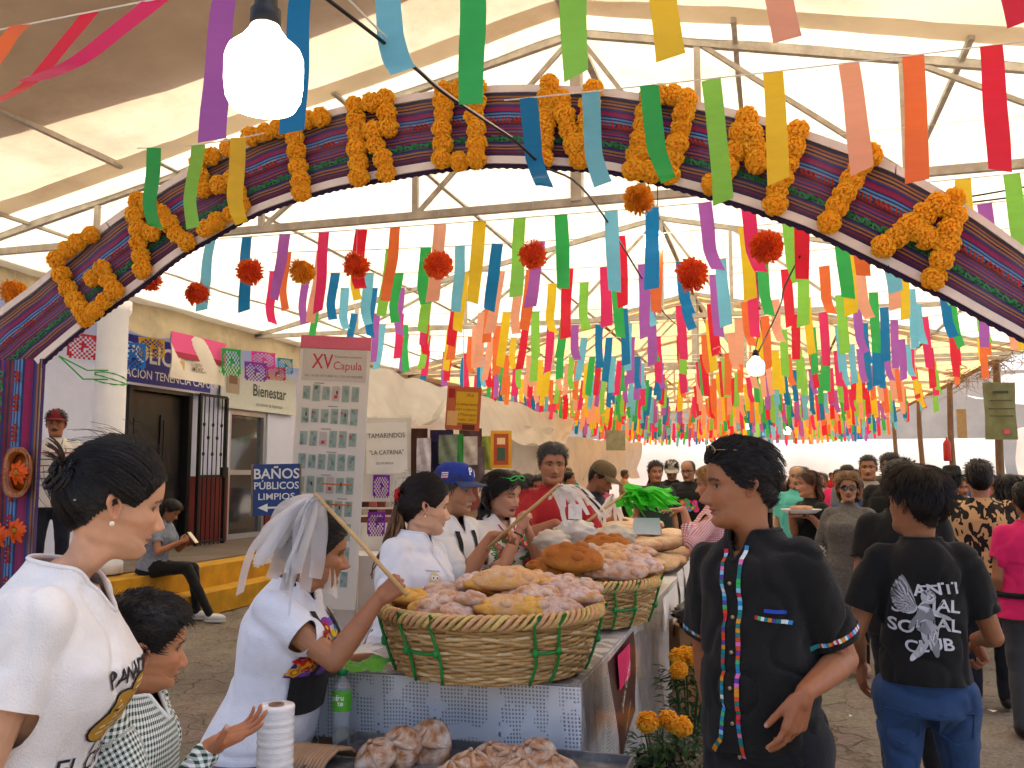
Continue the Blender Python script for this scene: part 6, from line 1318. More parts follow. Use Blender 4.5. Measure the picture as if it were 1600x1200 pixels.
# ---- 1 young woman in the white printed t-shirt
P = make_person(gp(36, 1.84), hd(100, -105), 1.69, 'woman in white printed t-shirt with dark hair in a bun, at the left edge', fp=dict(lipcol='#9a4a48', nose=.9, hfwd=.045, gaze=.5, jaw=.97, lips=1.1), tone='#d09c78', female=True, lean=11, head=(20, 4, 0), girth=1.06, hs=.93, group=None,
    arms={'R': dict(w=gp(52, 1.62, .80), world=True, pole=(.2, -1, -.1), n=(-1, .2, 0)), 'L': dict(w=(-.2, .25, .95), nohand=True, pole=(-.3, -1, -.2))})
shirt(P, WT, .50, ease=.012, hem=.085, amp=.008, seed=4, vneck=(.085, .062), srad=1.3, vox=.007); trousers(P, DTR, top=.10)
finish_body(P); W1 = P
hair_cap(P, HB, thick=.010, col=BLACKH, n=3200, length=.11, flow='bun', width=.0018, lift=.0, seed=3, jag=.003, rnd=.06)
q = MB(); bc = np.array([0, -.128, .028])                # bun
for k in range(46):
    a0 = rng.uniform(0, 6.28); r0 = rng.uniform(.012, .036); tl = rng.uniform(-.5, .5); pts = []
    for t in np.linspace(0, 4.2, 14): pts.append(bc+np.array([r0*math.cos(a0+t), -.004+.020*math.sin(tl*3+t*.6), r0*1.1*math.sin(a0+t)+tl*.01]))
    q.tube([Vector(v) for v in P.pose(np.array(pts), True)], [.0065*(1-.6*abs(i/13-.5)) for i in range(14)], 5, col=tuple(np.array(BLACKH)*rng.uniform(.7, 1.8)))
for k in range(26):
    a0 = rng.uniform(.3, 2.8); p0 = bc+np.array([.02*math.cos(a0), 0, .03*math.sin(a0)]); dv = np.array([.5*math.cos(a0), -.5, math.sin(a0)+.2]); pts = [p0+dv*t*.045+np.array([0, -.01*t*t, -.014*t*t]) for t in np.linspace(0, 1.3, 6)]
    q.tube([Vector(v) for v in P.pose(np.array(pts), True)], [.0022, .002, .0018, .0014, .001, .0004], 4, col=tuple(np.array(BROWNH)*.8))
q.build('hair_bun', HB, P.root, True, True)
q = MB(); q.ell(Vector(P.pose(np.array([[.0885, -.008, -.046]]), True)[0]), (.0055, .0055, .0055), 12, 8); q.build('earring', M('pearl', '#f0e2c8', .2, .02, coat=.8), P.root, True, True)
q = MB()
for k in range(14): q.ell(Vector(P.pose(np.array([[.052-.0*k, -.088-.002*math.sin(k), .060-.0058*k]]), True)[0]), (.0035, .0035, .0035), 7, 5)
q.build('hair_clip', M('clear_beads', '#d8dce0', .15, .02, coat=1), P.root, True, True)
# print on the shirt: lettering, bread drawing, ribbon
ink = hx('#2a2424'); Ti = P.T; fw = lambda a: (Ti.to_3x3() @ Vector(a)); O_ = lambda x, y, z: Ti @ Vector((x*P.H, y*P.H, z*P.H)); polys = []
for i, ch in enumerate('PANADERIA'):
    a = -1.05+i*.262; vs_, fs = text_geo(ch, .048, .012); ca, sa = math.cos(-a*.35), math.sin(-a*.35)
    polys.append(([(u*ca-v*sa+.105*a, u*sa+v*ca+.018*math.cos(a)+.0) for u, v in vs_], fs, ink))
U_ = fw((-1, 0, 0)); V_ = fw((0, 0, 1))
decal(P, 'shirt_lettering', polys, O_(0, .09, .20), U_, V_, INK)
decal(P, 'shirt_lettering', [(text_geo('EL CAPULIN', .052, .012)[0], text_geo('EL CAPULIN', .052, .012)[1], ink)], O_(0, .09, .105), U_, V_, INK)
gold, lt = hx('#b98a2c'), hx('#e8d8a8'); pol = []
for (cx, cy, r) in ((-.075, .01, .028), (-.03, .006, .026), (.01, .02, .024), (-.05, .045, .03), (.03, .05, .022), (.0, .075, .026)):
    pol.append((*disc2d((cx, cy), r*1.08, 16, 1.15, .9), ink)); 
decal(P, 'bread_drawing', pol, O_(0, .09, .145), U_, V_, INK, off=.003); pol = []
for (cx, cy, r) in ((-.075, .01, .028), (-.03, .006, .026), (.01, .02, .024), (-.05, .045, .03), (.03, .05, .022), (.0, .075, .026)):
    pol.append((*disc2d((cx, cy), r*.98, 16, 1.15, .9), gold))
    for k in range(3): pol.append((*strip2d((cx-.02, cy-.012+.012*k), (cx+.018, cy-.004+.011*k), .004, 3), lt))
decal(P, 'bread_drawing', pol, O_(0, .09, .145), U_, V_, INK, off=.0045)
vs_, fs = strip2d((-.07, -.035), (.07, -.03), .024, 10); decal(P, 'ribbon_drawing', [(vs_, fs, hx('#d8d4d0'))]+[(*strip2d((-.07, -.047), (.07, -.042), .0022, 8), ink), (*strip2d((-.07, -.023), (.07, -.018), .0022, 8), ink), ([(u, v-.033) for u, v in text_geo('DESDE 1985', .018, .008)[0]], text_geo('DESDE 1985', .018, .008)[1], ink)], O_(0, .09, .145), U_, V_, INK, off=.004)

# ---- 2 boy in green gingham
GING = check_mat('green_gingham', '#e4e8e4', '#12402e', .0125)
P = make_person(gp(196, 2.10), hd(245, -108), 1.325, 'boy in green gingham shirt reaching out a hand, beside the woman in white', fp=dict(fem=.4, child=1, nose=.8, gaze=.4, lips=1.15, lipcol='#a05a4c', jaw=.98), tone='#bd835c', head=(26, 6, 0), hs=1.14, lean=4, girth=1.02,
    arms={'R': dict(w=at_d(328, 1168, 1.98), world=True, pole=(.3, -.6, -1), hand='open', d=IR*.9+UPV*.45, n=-IA*.2+UPV*.7+IR*-.3, dw=True, spread=.3, hs=1.12), 'L': dict(w=(-.22, .1, .62), nohand=True)})
shirt(P, GING, 1.86, ease=.012, hem=-.02, seed=8, neckz=.312, vox=.007, amp=.006, srad=1.18, vneck=(.07, .03)); shirt_collar(P, GING, h=.034, open_=.55); trousers(P, JEAN); finish_body(P)
for n_ in [c for c in P.root.children if c.name.startswith('collar')]:
    at = n_.data.attributes.new('cloth', 'FLOAT_VECTOR', 'POINT'); at.data.foreach_set('vector', np.array([v.co[:] for v in n_.data.vertices], dtype=np.float32).ravel())
hair_cap(P, HB, thick=.012, col=BLACKH, n=2600, length=.020, flow='fwd', width=.0018, lift=.35, seed=5, top_extra=.010, fade=.2)

# ---- 3 grandmother with the fly whisk
P = make_person(gp(424, 3.06), hd(460, -112), 1.49, 'older woman in white embroidered blouse waving a plastic fly whisk', fp=dict(age=1.6, nose=1.05, nosew=1.15, lips=.7, gaze=.3, browz=-.002, fat=.6, lipcol='#7e4a40', hfwd=.05), tone='#a87350', female=True, lean=12, head=(20, 0, 0), girth=1.2, belly=.02, hs=1.08,
    arms={'R': dict(w=at_d(590, 938, 2.86), world=True, pole=(.35, .1, -1), hand='fist', d=IR*.8+UPV*.65, n=IA*.9+IR*.2-UPV*.2, dw=True, hs=1.05, thumb=(.7, .35, .7), tcurl=.6), 'L': dict(w=(-.2, .3, .95), pole=(-.3, -.3, -1), nohand=True)})
shirt(P, WP, .5, ease=.014, hem=-.09, seed=11, srad=1.25, vneck=(.06, .055), vox=.008, amp=.006); G3 = P
q = MB(); H_ = P.H   # long white skirt
q.grid(lambda u, v: Vector((0, .012, P.hip))+Vector((math.sin(u*6.283)*(.130+.0*v+.010*v*math.sin(u*40))*H_, math.cos(u*6.283)*(.108+.0*v+.012*v*math.sin(u*40))*H_, (-.05-.40*v)*H_)), 80, 10); q.build('skirt', WP, P.root, True, True)
finish_body(P); hair_cap(P, HB, thick=.010, col=hx('#1c1614'), n=1600, length=.09, flow='back', lift=.02, seed=7, jag=.003, rnd=.1, width=.0022)
locks(P, HB, [(x, -.085, .0+.01*x) for x in np.linspace(-.04, .04, 14)], .25, r=.011, wave=.006, col=hx('#1c1614'), grav=(0, .05, -1), name='hair_braid')
# embroidered bib: bands of colour on the chest
Ti = P.T; fw = lambda a: (Ti.to_3x3() @ Vector(a)); O_ = lambda x, y, z: Ti @ Vector((x*P.H, y*P.H, z*P.H)); U_, V_ = fw((-1, 0, 0)), fw((0, 0, 1)); rg = random.Random(4); pol = [(*strip2d((-.16, -.05), (.16, -.05), .17, 24), hx('#2a2a88'))]
for k in range(3): pol.append((*strip2d((-.16, -.125+.075*k), (.16, -.125+.075*k), .018, 20), hx(['#8a5ac0', '#e8e4f0', '#8a5ac0'][k])))
decal(P, 'embroidered_bib', pol, O_(0, .1, .225), U_, V_, INK, off=.003); pol = []
for k in range(60):
    c = (rg.uniform(-.15, .15), rg.uniform(-.12, .03)); col = rg.choice(['#c81a20', '#d8201c', '#f0a018', '#2f9a3c', '#e8501c', '#1a7ab8', '#f0d020', '#7a3ab0']); r_ = rg.uniform(.012, .024)
    if col in ('#c81a20', '#d8201c', '#e8501c', '#f0a018'): pol += [(*disc2d(c, r_, 14, lobes=5, amp=.22), hx(col)), (*disc2d(c, r_*.55, 8), tuple(x*.5 for x in hx(col))), (*disc2d(c, r_*.3, 8), hx('#f0c020'))]
    else: pol.append((*disc2d(c, r_*.8, 10, 1.6, .6, rg.uniform(0, 3)), hx(col)))
decal(P, 'embroidered_flowers', pol, O_(0, .1, .225), U_, V_, INK, off=.006)
APR = cloth('black_apron', '#121215')
for sx_ in (-1, 1):
    decal(P, 'apron_strap', [(*strip2d((sx_*.055, .06), (sx_*.075, -.13), .028, 16), (1, 1, 1))], O_(0, .1, .225), U_, V_, APR, off=.009)
decal(P, 'apron', [(*strip2d((-.15, -.19), (.15, -.19), .12, 20), (1, 1, 1))], O_(0, .1, .225), U_, V_, APR, off=.009)
# fly whisk
BAM = M('bamboo_stick', '#c9a46c', .5, .15, 30, stretch=(1, 1, 8))
STREAM = M('milky_streamer', '#f0f0f2', .2, .04, 8, transl=.55, coat=.5, alpha=.36); STREAMW = M('white_streamer', '#f2efec', .25, .05, 8, transl=.4, alpha=.85); STREAMG = M('green_streamer', '#56ea3e', .5, .1, 8, transl=.4)
def whisk(label, a, b, mat, n, spread, L, w, seed, r=.008, push=Vector((0, 0, 0)), crumple=0.02):
    t = empty('fly_whisk', a, 0, label, 'fly whisk', 'fly whisks waved over the bread'); q = MB(); a, b = Vector(a), Vector(b); q.tube([a, (a+b)/2+Vector((0, 0, .004)), b], [r, r*.95, r*.85], 8); q.build('stick', BAM, t, smooth=True)
    rg = random.Random(seed)
    for k in range(n):
        d0 = Vector((rg.uniform(-1, 1), rg.uniform(-1, 1), rg.uniform(-.2, .6)))*spread+push; l_ = L*rg.uniform(.65, 1.1); ph = rg.uniform(0, 6); q = MB(); sd = Vector((math.cos(ph), math.sin(ph), .2)); b0 = b-(b-a).normalized()*rg.uniform(0, .03)
        def fn(u, v):
            p = b0+d0*(v-.35*v*v)*1.4+Vector((0, 0, -l_*v**1.35))+Vector((math.sin(v*5+ph), math.cos(v*6+ph), .5*math.sin(v*9+ph)))*crumple*v; return p+sd*(u-.5)*w*min(1, .25+v*2.2)*(1-.3*v*v)
        q.grid(fn, 2, 12); q.build('streamer', mat, t, smooth=True)
whisk('fly whisk of milky plastic strips over the older woman\'s head', at_d(636, 930, 2.80), at_d(492, 772, 2.93), STREAM, 30, .14, .31, .058, 3, push=-IR*.09)

# ---- 4 girl in white polo
P = make_person(gp(632, 3.95), hd(655, -122), 1.60, 'young woman in white polo shirt with ponytail and red hair tie', fp=dict(gaze=.5, lipcol='#b05a58', lips=1.1, nose=.85, open=.9), tone='#d8a888', female=True, lean=6, head=(42, 2, 0), hs=1.08, girth=1.14, side_lean=-4,
    arms={'R': dict(w=at_d(690, 933, 3.62), world=True, pole=(.5, -.3, -1), hand='flat', d=IR+UPV*-.15, n=(0, 0, -1), dw=True), 'L': dict(w=at_d(705, 925, 3.75), world=True, pole=(-.3, -.2, -1), hand='flat', d=IR*.4-IA, n=(0, 0, -1), dw=True)})
shirt(P, WP, .62, ease=.012, hem=-.08, seed=14, srad=1.3, vneck=(.06, .025), amp=.009); shirt_collar(P, WP, h=.036, open_=.45); trousers(P, DTR); finish_body(P)
hair_cap(P, HB, thick=.009, col=hx('#1e1310'), n=2200, length=.10, flow='bun', lift=.0, width=.002, seed=9, jag=.003, rnd=.07)
locks(P, HB, [(rng.uniform(-.018, .018), -.112+rng.uniform(-.01, .01), .022+rng.uniform(-.015, .015)) for k in range(34)], .36, r=.0085, wave=.010, col=hx('#6a4a30'), grav=(.0, -.22, -1), name='ponytail', spread=.012)
q = MB(); c = Vector(P.pose(np.array([[0, -.112, .025]]), True)[0])
for k in range(8): a = k*.785; q.ell(c+Vector((.022*math.cos(a), -.01, .022*math.sin(a))), (.017, .014, .017), 9, 6)
q.build('hair_tie', M('red_scrunchie', '#c01820', .8, .2, 40), P.root, True, True)
q = MB(); q.ell(Vector(P.pose(np.array([[.083, -.010, -.044]]), True)[0]), (.004, .004, .004), 8, 6); q.build('earring', M('pearl'), P.root, True, True)
Ti = P.T; O_ = lambda x, y, z: Ti @ Vector((x*P.H, y*P.H, z*P.H)); fw = lambda a: (Ti.to_3x3() @ Vector(a))
decal(P, 'embroidered_badge', [(*disc2d((0, 0), .026, 18, .85, 1), hx('#d8c89a')), (*disc2d((-.009, .008), .008, 10), hx('#f4f0e8')), (*disc2d((.009, .008), .008, 10), hx('#f4f0e8')), (*disc2d((-.009, .008), .004, 8), hx('#302820')), (*disc2d((.009, .008), .004, 8), hx('#302820')), (*disc2d((.004, -.014), .008, 6), hx('#c02020')), (*disc2d((-.01, -.02), .006, 8), hx('#d8b020')), ([(u, v+.034) for u, v in text_geo('TRADICIONAL', .010, .01)[0]], text_geo('TRADICIONAL', .010, .01)[1], hx('#304a90'))], O_(.05, .09, .205), fw((-1, 0, 0)), fw((0, 0, 1)), INK)
decal(P, 'button_placket', [(*strip2d((0, .06), (0, -.05), .026, 10), hx('#dcdde6'))], O_(0, .09, .245), fw((-1, 0, 0)), fw((0, 0, 1)), INK)

# ---- 5 man in blue cap
def cap(P, mat, brim_mat, yaw=0, name='cap', brim=.075, snap=True):
    q = MB(); pts = []
    def fn(u, v):
        a = u*2*math.pi; e = v*math.pi/2; r_ = math.cos(e)**.75; return Vector(P.pose(np.array([[.087*math.sin(a)*r_, -.008+.108*math.cos(a)*r_*(1 if math.cos(a) > 0 else 1.0), .030+.018*max(0, math.cos(a))*(1-v)+.105*math.sin(e)**.9]]), True)[0])
    q.grid(fn, 32, 10); o = q.build(name, mat, P.root, True, True); q = MB()
    def bf(u, v, dz=0):
        a = -1.15+2.3*u; r0 = Vector((.087*math.sin(a), -.008+.108*math.cos(a), .048)); ex = brim*(math.cos(a*1.05)**.6 if math.cos(a*1.05) > 0 else 0); return Vector(P.pose(np.array([[r0.x*(1+.12*v), r0.y+ex*v, r0.z-.012*v-.02*(abs(a)/1.15)**2*v+dz]]), True)[0])
    q.grid(bf, 18, 6); q.grid(lambda u, v: bf(u, v, -.004), 18, 6, flip=True); q.build('cap_brim', brim_mat, o, True, True); return o
P = make_person(gp(690, 4.62), hd(705, -128), 1.66, 'older man in blue baseball cap pointing a stick over the bread', fp=dict(age=1.3, moustache='#b8aca0', gaze=-.4, nosew=1.15, stubble=.18, brow='#5a4c44'), tone='#b37e5a', lean=6, head=(14, 0, 0), hs=1.06, girth=1.1, lod=1,
    arms={'R': dict(w=at_d(768, 838, 4.40), world=True, pole=(.3, -.2, -1), hand='grip', d=IR*1+UPV*.25-IA*.2, n=(IA*-.1-UPV), dw=True, hs=1.05, thumb=(.8, .4, .5)), 'L': dict(w=(-.2, .2, .95), nohand=True)})
shirt(P, cloth('white_shirt', '#e6e6e6'), .75, ease=.012, hem=-.08, seed=17, vneck=(.10, .04), amp=.006); shirt_collar(P, cloth('white_shirt'), open_=.6); trousers(P, DTR); finish_body(P)
hair_cap(P, HB, thick=.006, col=hx('#3a3430'), n=700, length=.025, flow='down', lift=.1, seed=12)
c5 = cap(P, M('royal_blue_twill', '#16338c', .8, .08, 40, bump=.2, bscale=200), M('grey_brim', '#3a4668', .8, .08))
q = MB()
for (tx, x0, z0) in (('P', -.022, .095), ('A', .020, .085)):
    for dd, cc in ((.0, '#e8e8ea'),):
        vs_, fs = text_geo(tx, .048, .03); V3 = np.array([[-(u+x0), -.008+.103*math.sqrt(max(0, 1-(min(abs(u+x0), .08)/.087)**2))*math.cos(max(0, (z0+v-.045)/.105))**.75+.006, z0+v] for u, v in vs_]); q.add([tuple(v) for v in P.pose(V3, True)], fs, 0, hx('#ececf0'))
q.build('cap_lettering', INK, c5, local=True)
q = MB()
for k in range(7): zz = .052+.005*k; q.add([tuple(v) for v in P.pose(np.array([[.0905-.0006*k, y_, z_] for y_, z_ in ((-.035, zz), (.0, zz+.004), (.0, zz+.0085), (-.035, zz+.0045))]), True)], [(0, 1, 2, 3)], 0, hx('#c02030') if k % 2 == 0 else hx('#f0f0f0'))
q.build('cap_flag', INK, c5, local=True)
decal(P, 'apron_strap', [(*strip2d((.062, .09), (.075, -.06), .03, 10), (1, 1, 1)), (*strip2d((-.062, .09), (-.075, -.06), .03, 10), (1, 1, 1)), (*strip2d((-.12, -.14), (.12, -.14), .17, 14), (1, 1, 1))], P.T @ Vector((0, .09*P.H, .22*P.H)), P.T.to_3x3() @ Vector((-1, 0, 0)), P.T.to_3x3() @ Vector((0, 0, 1)), APR, off=.006)
whisk('fly whisk with white streamers held by the man in the blue cap', at_d(760, 858, 4.36), at_d(874, 757, 4.15), STREAMW, 22, .13, .15, .03, 6, push=IR*.10, r=.010, crumple=.03)

# ---- 6 woman with green sunglasses on her hair
P = make_person(gp(772, 5.15), hd(785, -140), 1.63, 'woman in white blouse with pink embroidered roses, green sunglasses on her hair', fp=dict(lipcol='#6a1424', open=.35, eyez=-.002, lips=1.15, gaze=.2), tone='#ca9678', female=True, lean=4, head=(8, 12, 0), hs=1.04, girth=1.1, lod=1,
    arms={'R': dict(w=at_d(812, 828, 4.92), world=True, pole=(.6, -.1, -1), hand='grip', d=IR*.4+UPV, n=IR*.5-IA*-.6, dw=True), 'L': dict(w=at_d(826, 832, 4.95), world=True, pole=(-.6, -.1, -1), hand='grip', d=UPV+IR*-.2, n=IR*-1, dw=True)})
shirt(P, WT, .6, ease=.014, hem=-.09, seed=21, srad=1.35, vneck=(.09, .055), amp=.005); trousers(P, DTR); finish_body(P)
hair_cap(P, HB, thick=.016, col=hx('#160e0c'), n=1200, length=.09, flow='part', lift=.12, seed=15)
locks(P, HB, [(.075*math.sin(a), -.03-.07*math.cos(a*.5)*abs(math.cos(a*.4)), .02+.03*math.cos(3*a)) for a in np.linspace(-1.9, 1.9, 46)], .36, r=.013, wave=.028, col=hx('#1a100d'), grav=(0, -.12, -1), name='long_hair', spread=.03)
def specs(P, frame, lens, y=.100, z=.0, up=False, r=.0016, w=.024, h=.018):
    q = MB(); ln = MB()
    def T_(x, yy, zz):
        if up: ang = .95; yy2 = (yy)*math.cos(ang)-(zz)*math.sin(ang); return (x, yy*.62-.0+.02, .098+(zz)*.5+.02*(1-abs(x)/.08))
        return (x, yy, zz+z)
    for sx_ in (-1, 1):
        ring = [T_(sx_*.032+w*math.cos(a), y-.10*(.032+w*math.cos(a)*sx_)**1*0-.006*(abs(sx_*.032+w*math.cos(a))/.05)**2, h*math.sin(a)) for a in np.linspace(0, 6.283, 20, endpoint=False)]
        RP = [Vector(v) for v in P.pose(np.array(ring), True)]; q.tube(RP, r*P.s*1.0, 6, closed=True); ln.add(RP, [tuple(range(20))])
        tp = [T_(sx_*.056, y-.010, .004), T_(sx_*.077, .03, .006), T_(sx_*.080, -.012, .002)]; q.tube([Vector(v) for v in P.pose(np.array(tp), True)], r, 5)
    q.tube([Vector(v) for v in P.pose(np.array([T_(-.010, y, .004), T_(.010, y, .004)]), True)], r, 5); o = q.build('sunglasses', frame, P.root, True, True); ln.build('lens', lens, o, local=True); return o
specs(P, M('green_frame', '#22c84a', .3, .05), M('dark_lens', '#18222a', .08, .02, coat=1), up=True, r=.0032, w=.029, h=.022)
rg = random.Random(9); pol = []
for k in range(34):
    c = (rg.uniform(-.15, .15), rg.uniform(-.16, .09)); 
    if abs(c[0]) < .035: continue
    r_ = rg.choice([.012, .02, .03]); col = rg.choice(['#e03a6a', '#d82858', '#ec6a90'])
    for j in range(3): pol.append((*disc2d((c[0]+r_*1.1*math.cos(j*2.1+k), c[1]+r_*1.1*math.sin(j*2.1+k)), r_*.6, 8, 1.5, .55, j*2.1+k), hx('#2f7a3a')))
    pol += [(*disc2d(c, r_, 14, lobes=5, amp=.18), hx(col)), (*disc2d(c, r_*.6, 9), hx('#b01848')), (*disc2d((c[0]+r_*.1, c[1]), r_*.3, 7), hx('#f090a8'))]
for sx_ in (-1, 1): pol.append((*strip2d((sx_*.058, .125), (0, -.02), .010, 10), hx('#c82050')))
Ti = P.T; decal(P, 'embroidered_roses', pol, Ti @ Vector((0, .1*P.H, .21*P.H)), Ti.to_3x3() @ Vector((-1, 0, 0)), Ti.to_3x3() @ Vector((0, 0, 1)), INK)
q = MB(); q.tube([Vector(v) for v in P.pose(np.array([[.062*math.sin(a)*1.1, -.01+.06*math.cos(a)*1.15, -.195-.03*math.cos(a)] for a in np.linspace(0, 6.283, 26, endpoint=False)]))], .0026, 6, closed=True); q.build('necklace', M('pearl'), P.root, True, True)
S, E, W, _, _ = P.arms['R']; q = MB(); ax = (W-E).normalized(); s1 = ax.orthogonal().normalized(); s2 = ax.cross(s1); q.tube([W-ax*.03+(s1*math.cos(a)+s2*math.sin(a))*.031 for a in np.linspace(0, 6.283, 16, endpoint=False)], .0035, 6, closed=True); q.build('wristband', BLK, P.root, True, True)

# ---- 7 man in red shirt
P = make_person(gp(858, 6.1), hd(885, -150), 1.80, 'tall man in red shirt with grey swept hair behind the bread', fp=dict(age=.9, gaze=-.5, nosew=1.1, wide=1.03, jaw=1.04, fat=.3), tone='#ae7654', lean=4, head=(-22, 0, 0), girth=1.22, hs=1.0, lod=1,
    arms={'R': dict(w=at_d(868, 818, 5.7), world=True, pole=(.8, -.5, -.6), hand='relaxed', d=IR+UPV*-.3, n=(0, 0, -1), dw=True), 'L': dict(w=at_d(925, 838, 5.75), world=True, pole=(-.8, -.5, -.6), hand='relaxed', d=IR*-.2-IA*.8-UPV*.4, n=(0, 0, -1), dw=True)})
shirt(P, RSH, 1.35, ease=.014, hem=-.08, seed=25, amp=.008); shirt_collar(P, RSH, h=.04, open_=.4); trousers(P, DTR); finish_body(P)
hair_cap(P, HB, thick=.012, col=hx('#3c3836'), n=1500, length=.05, flow='back', lift=.0, seed=18, top_extra=.018, width=.003)

# ---- 8 man in olive cap bending over the bread
P = make_person(gp(905, 7.4), hd(925, -110), 1.74, 'man in olive cap and navy shirt bending over the bread', fp=dict(age=.3, stubble=.45, gaze=.2), tone='#a06c4c', lean=12, head=(0, 18, 0), lod=1,
    arms={'R': dict(w=at_d(962, 808, 7.0), world=True, pole=(.6, -.3, -1), hand='grip', d=IR-UPV*.3, n=(0, 0, -1), dw=True), 'L': dict(w=at_d(975, 815, 7.3), world=True, pole=(-.3, -.3, -1), hand='grip', d=IR-UPV*.4, n=(0, 0, -1), dw=True)})
shirt(P, NAVY, .7, hem=-.06, seed=28, vox=.012); trousers(P, DTR); finish_body(P); hair_cap(P, HB, thick=.006, col=BLACKH, n=500, length=.02, flow='down', seed=20)
cap(P, M('olive_twill', '#6a5a3c', .85, .1, 40), M('olive_twill'), brim=.08)
whisk('fly whisk with white streamers in the hands of the man in the olive cap', at_d(930, 822, 6.9), at_d(958, 772, 6.8), STREAMW, 16, .10, .22, .035, 8, push=-IR*.02, r=.009)
whisk('fly whisk with bright green streamers held out over the far bread', at_d(908, 822, 5.35), at_d(985, 766, 5.6), STREAMG, 44, .17, .14, .075, 10, push=IR*.13+UPV*.03, r=.010, crumple=.05)

# ---- 9 man in the black shirt with bead trim
P = make_person(gp(1184, 2.64), hd(1205, 152), 1.70, 'man in black short-sleeved shirt with colourful woven trim, looking left', fp=dict(age=.9, smile=.8, gaze=-.3, nose=1.08, nosew=1.1, hfwd=.02, fat=.25), tone='#a56c48', lean=0, head=(-46, 2, 0), girth=.87, belly=.024, hs=1.0, sh=.92, side_lean=3,
    arms={'L': dict(w=at_d(1258, 1082, 2.36), world=True, pole=(-.15, -1, -.6), hand='hang', d=IR*-.35-UPV, n=IA*.8+IR*-.5, dw=True, hs=1.08, g=1.05, thumb=(.85, .3, .35), tcurl=.1), 'R': dict(w=(.24, -.12, .80), pole=(1, -.6, 0), nohand=True)})
shirt(P, BLIN, .80, ease=.014, hem=-.045, seed=31, srad=1.34, vneck=(.095, .034), amp=.011, vox=.008, flare=.04); M9 = P
shirt_collar(P, BLIN, h=.0, open_=.42, name='stand_collar'); trousers(P, DTR, wide=1.08); finish_body(P)
hair_cap(P, HB, thick=.012, col=BLACKH, n=2400, length=.036, flow='back', lift=.16, seed=22, top_extra=.012, width=.0026, fade=.5)
specs(P, M('gold_wire', '#c8a878', .3, .02, metal=.8), M('brown_lens', '#2a2018', .05, .02, coat=1), up=True, r=.0014, w=.029, h=.022)
BEADC = ['#2a8ac0', '#e0e8e8', '#187a78', '#c8283a', '#38b868', '#e070b0', '#d89020', '#5a3a9a', '#d84a20', '#88c8e8', '#187a78', '#187a78']
def trim(P, name, pts, O, U, V, w=.013, seg=.0115, seed=1):
    rg = random.Random(seed); pol = []
    for a, b in zip(pts[:-1], pts[1:]):
        a, b = np.array(a), np.array(b); L = np.linalg.norm(b-a); k = max(1, int(L/seg)); t = (b-a)/L; s_ = np.array([-t[1], t[0]])*w/2
        for i in range(k):
            p0, p1 = a+t*L*i/k, a+t*L*(i+.96)/k; pol.append(([tuple(p0-s_), tuple(p1-s_), tuple(p1+s_), tuple(p0+s_)], [(0, 1, 2, 3)], hx(rg.choice(BEADC))))
    return decal(P, name, pol, O, U, V, INK, off=.005)
Ti = P.T; O9 = Ti @ Vector((0, .12*P.H, .0)); U9, V9 = Ti.to_3x3() @ Vector((-1, 0, 0)), Ti.to_3x3() @ Vector((0, 0, 1)); H_ = P.H
trim(P, 'woven_trim', [(.030, .295*H_), (.026, .265*H_), (.020, .22*H_), (.018, .10*H_), (.015, -.041*H_)], O9, U9, V9, seed=2)
trim(P, 'woven_trim', [(-.030, .29*H_), (-.028, .22*H_), (-.030, .10*H_), (-.034, .03*H_), (-.045, -.012*H_), (-.085, -.036*H_)], O9, U9, V9, seed=3)
trim(P, 'pocket_trim', [(.065, .182*H_), (.145, .172*H_)], O9, U9, V9, seed=4, w=.011, seg=.008)
q = MB(); q2 = MB()
for k in range(6):
    h = P.bvh.ray_cast(O9+U9*-.004+V9*(.235-.055*k)*H_+Vector((0, .3, 0)), Vector((0, -1, 0)), 1)
    if h[0]: q.lathe([(.001, .003), (.004, .0035), (.0056, .001), (.0056, -.002)], 14, h[0]+Vector((0, .003, 0)), rot=Matrix.Rotation(-math.pi/2, 3, 'X'), caps=False)
q.build('buttons', M('brass_button', '#c0a878', .3, .05, metal=.7), P.root, True, True)['kind'] = 'stuff'
decal(P, 'pen', [(*strip2d((.090, .1925*H_), (.135, .189*H_), .010, 8), hx('#2448b0'))], O9, U9, V9, INK, off=.008)
for key in 'LR':                                        # trim round the sleeve ends
    S, E, W, _, _ = P.arms[key]; u_ = (E-S).normalized(); c = S+(E-S)*.72; s1 = u_.orthogonal().normalized(); s2 = u_.cross(s1); q = MB(); n = 64; rg = random.Random(7)
    ring = []
    for i in range(n):
        a = 2*math.pi*i/n; dv = s1*math.cos(a)+s2*math.sin(a); row = []
        for dz in (-.006, .006):
            h = P.bvh.ray_cast(c+u_*dz+dv*.14, -dv, .14); row.append((h[0] if h[0] and (h[0]-c).length < .098 and (h[0]-c).length > .045 else c+u_*dz+dv*.074)+dv*.003)
        ring.append(row)
    for i in range(n): j = (i+1) % n; q.add([ring[i][0], ring[j][0], ring[j][1], ring[i][1]], [(0, 1, 2, 3)], 0, hx(rg.choice(BEADC)))
    q.build('sleeve_trim', INK, P.root, local=True)

